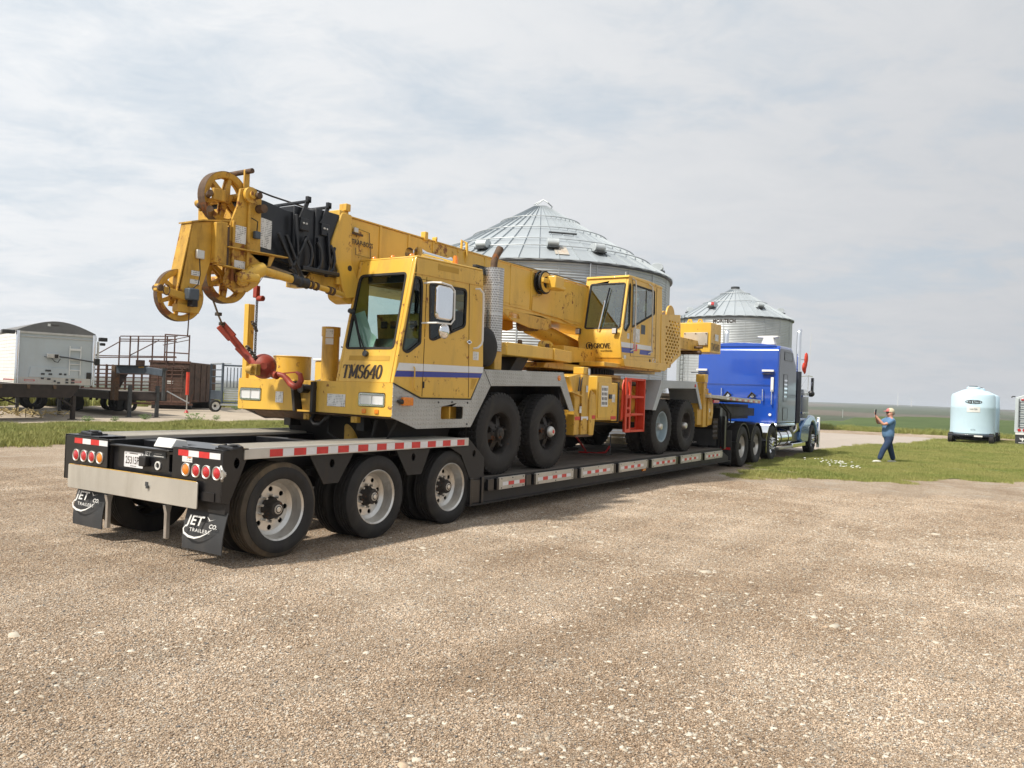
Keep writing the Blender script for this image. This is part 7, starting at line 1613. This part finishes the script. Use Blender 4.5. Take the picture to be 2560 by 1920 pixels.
L('crank_hose', G().tube([(.92,-.15,2.46),(1.2,-.17,2.40),(1.3,-.17,2.27),(1.42,-.17,2.25),(1.5,-.17,2.4)], .018, 6), 'dark_metal'); L('crank_housing', G().box(2.78,2.98,-.2,.05,2.22,2.48), 'black_satin', bev=.03)
L('roll_motor', G().box(2.95,3.25,-.15,.1,3.22,3.38).cyl((3.0,.0,3.1),(3.2,.0,3.1),.06), 'black_satin', bev=.02); L('roll_post', G().cyl((2.93,0,2.4),(2.93,0,3.2),.045), 'aluminium'); L('roll_motor', G().box(-.55,-.1,-.1,.15,3.30,3.46), 'dark_metal', bev=.03)
L('battery_box', G().box(2.52,2.68,-.06,-.001,1.62,1.88), 'hub_steel', bev=.02)
L('chassis', G().box(.4,2.4,.5,11,1.12,1.32), 'black_satin'); L('landing_leg', G().box(.5,.62,2.6,2.75,.0,1.12), 'dark_metal'); L('landing_leg', G().box(2.1,2.22,2.6,2.75,.0,1.12), 'dark_metal')
for y in (9.,10.2):
    for x in (.25,2.5): w = part_empty('wheel', HL, (x,y,.5)); inst('tyre', ME['d_tyre'], w)

F1 = thing('flatbed_trailer', 'dark brown flatbed trailer nose in front of the white grain trailer, left edge', 'trailer', (12.2,25.0,0), R(13.5))
L('side_rail', G().xz([(-16,.92),(-16,1.36),(.25,1.36),(.25,1.20),(-.1,.86)], .0, .12), 'dark_brown_steel', F1, bev=.01)
L('deck', G().box(-16,.22,.12,2.4,1.30,1.355), 'dark_wood', F1); L('side_rail', G().box(-16,.22,2.4,2.5,.95,1.36), 'dark_brown_steel', F1)
L('cross_channel', G().box(-16,.0,.0,.0+.01,1.0,1.02), 'dark_rust', F1) if False else None
for k in range(12): L('stake_pocket', G().box(-.9-1.1*k,-.8-1.1*k,-.05,-.001,1.2,1.34), 'dark_rust', F1)
L('landing_leg', G().box(.05,.19,.05,.19,.0,.95).box(.0,.24,.0,.24,.0,.04), 'dark_brown_steel', F1, bev=.006)
L('leg_brace', G().beam((-.7,.1,.95),(.1,.1,.5),.05,.06).beam((-3.0,.2,.9),(-2.2,.2,.6),.04,.05), 'dark_brown_steel', F1)
L('hanging_hoses', G().tube([(-3.5,.3,.95),(-3.0,.3,.7),(-2.4,.3,.78),(-2.0,.3,.95)],.025,6).tube([(-5,.3,.95),(-4.6,.3,.65),(-4,.3,.8)],.025,6), 'rubber', F1)
for x in (-9,-10.3):
    for y in (.25,2.2): w = part_empty('wheel', F1, (x,y,.5)); inst('tyre', ME['d_tyre'], w); inst('rim', ME['t_rim'], w)

F2 = thing('gooseneck_trailer', 'black gooseneck flatbed trailer standing on two legs on the dirt pad', 'trailer', (16.7,27.8,0), R(-12.3))
L('deck_rail', G().box(-1.28,1.28,.0,.1,.70,1.12), 'dark_brown_steel', F2, bev=.01); L('deck_rail', G().box(-1.28,-1.18,.1,13,.74,1.12), 'dark_brown_steel', F2); L('deck_rail', G().box(1.18,1.28,.1,13,.74,1.12), 'dark_brown_steel', F2)
L('deck', G().box(-1.18,1.18,.1,13,1.06,1.11), 'dark_wood', F2)
for y in (5.5,6.7):
    for x in (-1.05,1.05): w = part_empty('wheel', F2, (x,y,.42)); w.scale = (.9,1,.9); inst('tyre', ME['t_tyre'], w); inst('inner_tyre', ME['t_inner'], w)
L('mud_guard', G().box(-1.3,-.8,5.0,5.02,.1,.75), 'mudflap_rubber', F2); L('mud_guard', G().box(.8,1.3,5.0,5.02,.1,.75), 'mudflap_rubber', F2)
nk = [(-1.15,-.35,0),(-.25,-1.35,0),(.05,-2.5,0)]
L('neck_post', G().box(-1.22,-1.02,-.45,.0,.72,2.25), 'dark_rust', F2, bev=.01)
L('neck_beam', G().beam((-1.1,-.4,2.08),(-.30,-1.45,2.10),.16,.34), 'chute_grey', F2, bev=.01); L('neck_beam', G().beam((-.30,-1.45,2.10),(.10,-2.5,2.0),.16,.30), 'chute_grey', F2, bev=.01)
L('neck_top_plate', G().beam((-1.12,-.42,2.265),(-.28,-1.5,2.29),.5,.02), 'dark_brown_steel', F2); L('light_strip', G().beam((-1.03,-.60,2.20),(-.36,-1.5,2.22),.01,.06), 'hook_yellow', F2)
L('coupler', G().cyl((.12,-2.5,.80),(.12,-2.5,2.18),.07).box(.02,.22,-2.6,-2.4,2.1,2.2), 'dark_metal', F2)
L('neck_gusset', G().ext([(0,0),(.35,0),(0,.6)], (-1.0,-.45,1.88),(.6,-.75,0),(0,0,-1),(.05,.04,0)), 'dark_brown_steel', F2)
for x, y in ((-.77,-1.10),(.31,-1.35)): L('jack_leg', G().box(x-.07,x+.07,y-.07,y+.07,.0,1.42).box(x-.12,x+.12,y-.12,y+.12,.0,.03), 'dark_metal', F2, bev=.006)
L('lower_neck', G().beam((-1.1,-.2,.95),(.31,-1.35,.95),.2,.34), 'dark_brown_steel', F2)

JU = thing('scrap_heap', 'low heap of dark straw and scrap lying under the brown flatbed', 'heap', (9,27,0))
g_ = G()
for k in range(260): 
    x = 6+random.random()*7; y = 26.5+random.random()*3.5; a = random.uniform(0,6.3); l_ = random.uniform(.1,.5); g_.beam((x,y,random.uniform(.02,.25)),(x+l_*math.cos(a),y+l_*math.sin(a),random.uniform(.02,.35)),.03,.03)
tag(obj('straw_litter', g_, 'straw', JU, smooth=0), kind='stuff')
# stack of rusty pipe panels
PP = thing('livestock_pen', 'rusty pipe corral panels with a taller frame, piled behind the gooseneck trailer', 'livestock panels', (20,34,0))
a_ = Vector((18.1,35.3,0)); b_ = Vector((22.4,32.7,0)); dd = (b_-a_); nn_ = Vector((.49,.87,0))
def PL(s, z, o_=0.): p = a_+dd*s+nn_*o_; return (p.x,p.y,z)
for o_ in (0.,.35,.8):
    for z in (1.12,1.3,1.48,1.70,1.9,2.12,2.34): obj('panel_rail', G().cyl(PL(0,z,o_),PL(1,z+.12,o_),.03,None,7), 'pipe_rust', PP)
    for s in (.02,.1,.16,.24,.3,.36,.42,.5,.58,.66,.74,.82,.88,.98): obj('panel_upright', G().cyl(PL(s+.02*o_,.5,o_),PL(s+.02*o_,2.42,o_),.032,None,7), 'pipe_rust', PP)
for s in (.36,.46,.54,.68,.82,.90): obj('frame_post', G().cyl(PL(s,2.3,.3*(s*10 % 2)),PL(s,3.95+.3*(s-.4),.3*(s*10 % 2)),.04,None,7), 'pipe_rust', PP)
for z0, z1, o_ in ((3.95,4.12,0),(3.80,3.95,.2),(3.70,3.86,.35),(2.85,3.0,.2),(2.75,2.95,0)): obj('frame_rail', G().cyl(PL(.10 if z0 < 3 else .36,z0,o_),PL(.92,z1,o_),.028,None,7), 'pipe_rust', PP)
obj('frame_brace', G().cyl(PL(.10,2.75),PL(.37,3.7),.028,None,7), 'pipe_rust', PP); obj('frame_brace', G().cyl(PL(.46,2.95,.2),PL(.74,3.85,.2),.028,None,7), 'pipe_rust', PP); obj('panel_plate', G().ext(rect(0,.45,2.42,2.72),(20.3,33.9,0),Vector((.86,-.5,0)),(0,0,1),(.02,.03,0)), 'rusty_steel', PP)

RB = thing('rusty_steel_box', 'rusty brown steel box with end door and white oval tag, behind the red jack', 'container', (23.2,36.3,0))
p0, p1 = Vector((22.95,36.75,0)), Vector((24.3,34.9,0)); ax = (p1-p0).normalized(); ay = Vector((-ax.y, ax.x, 0)); 
if ay.x < 0: ay = -ay
wd2 = (p1-p0).length
def RBx(name, x0, x1, y0, y1, z0, z1, m, **k):
    g_ = G().box(x0,x1,y0,y1,z0,z1); g_.v = [p0+ax*v.x+ay*v.y+Vector((0,0,v.z)) for v in g_.v]; return obj(name, g_, m, RB, **k)
RBx('box_body', 0, wd2, 0, 5, .40, 2.80, 'rusty_steel', bev=.03); RBx('top_rim', -.04, wd2+.04, -.04, .1, 2.70, 2.84, 'pipe_rust', bev=.01); RBx('door', .62, wd2-.35, -.03, -.001, 1.0, 1.95, 'rusty_steel', bev=.02); RBx('door_tag', 1.05, 1.38, -.04, -.031, 1.5, 1.66, 'white_paint', bev=.03)
RBx('sill', -.1, wd2+.1, -.08, -.001, .38, .5, 'pipe_rust', bev=.01); RBx('hood_lip', .35, wd2-.1, -.25, -.001, 2.35, 2.45, 'rusty_steel', bev=.02); RBx('skid', 0, wd2, .5, .7, .0, .4, 'black_satin'); RBx('skid', 0, wd2, 4, 4.2, .0, .4, 'black_satin')
for k in range(4): RBx('side_rib', wd2+.001, wd2+.04, .9+1.1*k, 1.0+1.1*k, .45, 2.7, 'rusty_steel')
FR = thing('cattle_rack', 'open rectangular pipe frame rising above the rusty steel box', 'frame', (23.4,35.5,2.8))
q0, q1 = Vector((23.35,35.95,0)), Vector((24.25,34.95,0))
for p in (q0, q1): obj('frame_post', G().cyl((p.x,p.y,2.82),(p.x,p.y,4.38),.04,None,8), 'pipe_rust', FR)
for z in (4.36,3.32): obj('frame_bar', G().cyl((q0.x,q0.y,z),(q1.x,q1.y,z-.03),.036,None,8), 'pipe_rust', FR)
for z, z2 in ((4.3,3.95),(4.1,3.75)): obj('frame_bar', G().cyl((q1.x,q1.y,z),(22.2,34.4,z2-.1),.022,None,8), 'pipe_rust', FR)
JK = thing('trailer_tongue', 'rusty trailer tongue with bright red jack cylinder and swing-down foot', 'trailer tongue', (21.35,30.8,0))
obj('jack_cylinder', G().cyl((21.33,30.82,.95),(21.33,30.82,2.15),.085,None,18), 'red_cloth', JK); obj('jack_leg', G().cyl((21.33,30.82,.10),(21.33,30.82,.95),.03), 'aluminium', JK); obj('jack_foot', G().cyl((21.33,30.82,.0),(21.33,30.82,.16),.13,.04,14), 'binder_red', JK)
obj('tongue_beam', G().beam((18.9,32.4,.46),(21.6,30.7,.44),.09,.1), 'pipe_rust', JK); obj('tongue_brace', G().beam((20.6,31.5,1.12),(21.5,30.8,.5),.05,.06), 'galvanised', JK); obj('tongue_tip', G().beam((21.45,30.8,.4),(21.6,30.75,1.0),.05,.05).beam((21.5,30.8,.62),(21.8,30.6,.66),.05,.05), 'pipe_rust', JK)
w = part_empty('wheel', JK, (-2.2,1.6,.36)); w.scale = (.75,.8,.75); inst('tyre', ME['t_tyre'], w)
# cattle chute
CT = thing('cattle_chute', 'grey steel cattle squeeze chute on rubber wheels beside the crane bumper', 'cattle chute', (24.4,32.2,0))
def cu(name, p, q, r_=.03, m='chute_grey'): obj(name, G().cyl(p, q, r_, None, 8), m, CT)
c0, c1, c2 = Vector((25.5,34.5,0)), Vector((24.55,32.2,0)), Vector((26.2,31.0,0))
for p in (c0, c1, c2): obj('corner_post', G().box(p.x-.05,p.x+.05,p.y-.05,p.y+.05,.35,2.78), 'chute_grey', CT)
for z in (.7,1.15,1.6,2.0,2.4,2.74): cu('side_bar', (c0.x,c0.y,z), (c1.x,c1.y,z)); 
for z in (.55,2.66): cu('side_beam', (c1.x,c1.y,z), (c2.x,c2.y,z), .05)
for k in range(9):
    p = c1.lerp(c2, .12+.09*k); cu('squeeze_bar', (p.x,p.y,1.4), (p.x,p.y,2.55), .025)
for k in range(5):
    z = .72+.13*k; obj('slat_panel', G().beam((c1.x+.1,c1.y-.05,z),(c2.x,c2.y,z),.03,.10), 'galvanised', CT)
obj('lower_panel', G().beam((c0.x,c0.y,.95),(c1.x,c1.y,.95),.03,.5), 'chute_grey', CT)
obj('roof_bar', G().beam((c0.x,c0.y,2.78),(c2.x-.5,c2.y+2.,2.80),.06,.05).beam((c0.x,c0.y,2.78),(c1.x,c1.y,2.78),.05,.05), 'galvanised', CT)
w = part_empty('wheel', CT, (-.35,-.1,.34)); w.rotation_euler = (0,0,R(-12)); w.scale = (.74,.75,.74); inst('tyre', ME['t_tyre'], w); m2 = ME['t_rim'].copy(); m2.materials[0] = MATS['white_paint']; inst('rim', m2, w); inst('hub', ME['t_hub'], w)
obj('floor_frame', G().beam((24.3,32.0,.42),(26.2,31.,.42),.3,.1), 'galvanised', CT)
# stock-fence line in the distance behind the chute
FE = thing('wire_fence', 'far thin wire fence behind the rusty box and cattle chute', 'fence', (40,62,0))
for k in range(22): obj('fence_post', G().cyl((18+2.6*k,70-1.1*k,0),(18+2.6*k,70-1.1*k,1.3),.05,None,6), 'dark_metal', FE)
for z in (.5,.85,1.2): obj('fence_wire', G().cyl((18,70,z),(18+2.6*21,70-1.1*21,z),.012,None,5), 'dark_metal', FE)

# ================================================================== person
PE = thing('person', 'person in light blue T-shirt, dark jeans and pink cap, walking and holding up a phone', 'person', (21.25,-2.85,0), math.atan2(.843,-.537))
# local frame: x forward, y to the person's left (towards the camera)
def skin(name, verts, edges, rad, m, parent=PE, sub=2):
    me = bpy.data.meshes.new(name); me.from_pydata(verts, edges, []); me.update()
    o = bpy.data.objects.new(name, me); COL.objects.link(o); o.parent = parent
    md = o.modifiers.new('skin', 'SKIN'); md.use_smooth_shade = True
    for i, r_ in enumerate(rad):
        sv = me.skin_vertices[0].data[i]; sv.radius = r_ if isinstance(r_, tuple) else (r_, r_); sv.use_root = (i == 0)
    s = o.modifiers.new('sub', 'SUBSURF'); s.levels = s.render_levels = sub
    me.materials.append(MATS[m]); return o
V = [(.02,0,.80),(.03,0,.95),(.05,0,1.10),(.02,0,1.28),(.0,0,1.37),(-.01,0,1.43),(.01,0,1.50),(.005,0,1.58),
     (.02,.17,1.30),(.16,.22,1.20),(.29,.20,1.15),(.36,.15,1.24),(.43,.10,1.34),(.46,.085,1.39),
     (.02,-.17,1.30),(.16,-.20,1.22),(.30,-.14,1.18),(.37,-.06,1.28),(.435,.0,1.40),(.455,.02,1.45),
     (.03,.10,.72),(.22,.11,.43),(.34,.11,.12),(.0,-.10,.72),(-.07,-.10,.42),(-.17,-.10,.12),
     (.08,0,1.475),(.43,.07,1.43),(.42,.04,1.48)]
Eg = [(0,1),(1,2),(2,3),(3,4),(4,5),(5,6),(6,7),(3,8),(8,9),(9,10),(10,11),(11,12),(12,13),(3,14),(14,15),(15,16),(16,17),(17,18),(18,19),(0,20),(20,21),(21,22),(0,23),(23,24),(24,25),(5,26)]
Rd = [.11,.12,.12,.11,.06,.07,.095,.07,.065,.05,.045,.04,.03,.03,.065,.05,.045,.04,.03,.03,.085,.065,.045,.085,.065,.045,.055]
skin('body', V[:27], Eg, Rd, 'skin')
for k in range(4):
    for (hx, hy, hz) in ((.455,.085,1.39),(.455,.02,1.45)):
        skin('finger', [(hx,hy,hz),(hx+.02,hy-.02,hz+.015+.012*k),(hx-.0,hy-.045,hz+.02+.014*k)], [(0,1),(1,2)], [.010,.009,.008], 'skin', sub=1)
sh = [(.03,0,.70),(.06,0,.92),(.055,0,1.10),(.02,0,1.28),(.0,0,1.36),(.02,.17,1.30),(.12,.215,1.225),(.20,.22,1.17),(.02,-.17,1.30),(.12,-.20,1.24),(.19,-.19,1.19)]
skin('shirt', sh, [(0,1),(1,2),(2,3),(3,4),(3,5),(5,6),(6,7),(3,8),(8,9),(9,10)], [(.20,.17),(.215,.18),(.195,.17),(.145,.14),.075,.085,.078,.075,.085,.078,.075], 'shirt_blue')
skin('trousers', [(.03,0,.90),(.03,0,.76),(.06,.09,.66),(.23,.11,.42),(.35,.11,.10),(.0,-.09,.66),(-.08,-.10,.42),(-.18,-.10,.09)], [(0,1),(1,2),(2,3),(3,4),(1,5),(5,6),(6,7)], [(.165,.15),(.16,.145),.115,.088,.075,.115,.088,.075], 'denim')
for (x, y, tl) in ((.36,.11,.08),(-.18,-.10,-.02)):
    obj('shoe', G().ball((x+.05,y,.045),1.,16,(.145,.05,.05)), 'shoe_white', PE, world=False)
obj('cap', G().lathe([(.102,-.01),(.105,.03),(.09,.075),(.05,.105),(0,.115)], (.0,0,1.535),(-.12,0,1),20), 'cap_cream', PE, world=False); obj('cap_front', G().ball((.055,0,1.575),.075,14,(.85,1.05,.8)), 'cap_pink', PE, world=False); obj('cap_brim', G().ball((.13,0,1.545),1.,14,(.085,.075,.012)), 'cap_pink', PE, world=False)
obj('hair', G().ball((-.045,0,1.50),1.,14,(.08,.088,.075)), 'hair_grey', PE, world=False)
obj('ear', G().ball((-.0,.092,1.49),1.,10,(.02,.01,.03)), 'skin', PE, world=False); obj('nose', G().ball((.112,0,1.485),1.,10,(.018,.014,.02)), 'skin', PE, world=False)
obj('sunglasses', G().box(.075,.108,-.07,.07,1.505,1.53), 'phone_black', PE, world=False, bev=.005)
PH = thing('phone', 'black phone held upright in both raised hands of the person', 'phone', (0,0,0))
pm = PE.matrix_basis if False else Matrix.Translation(PE.location) @ Matrix.Rotation(PE.rotation_euler.z, 4, 'Z')
PH.location = pm @ Vector((.465,.05,1.50)); PH.rotation_euler = (0, R(-6), PE.rotation_euler.z); OFF[PH.name] = Vector((0,0,0))
obj('phone_case', G().box(-.006,.006,-.038,.038,-.08,.09), 'phone_black', PH, world=False, bev=.006); obj('camera_bump', G().box(.006,.009,-.03,.0,.05,.08), 'dark_metal', PH, world=False)

# ------------------------------------------------------------------ air
HZ = bpy.data.materials.new('haze'); HZ.use_nodes = True; HZ.node_tree.nodes.clear(); T = NT(HZ.node_tree)
pv = T.n('ShaderNodeVolumePrincipled'); pv.inputs['Color'].default_value = (.80, .86, .95, 1); pv.inputs['Density'].default_value = .00022
mo = T.n('ShaderNodeOutputMaterial'); T.l(pv.outputs[0], mo.inputs['Volume'])
g_ = G().box(-12000, 12500, -12200, 12200, -22, 44); o = obj('haze', g_, HZ, smooth=0); o['kind'] = 'stuff'
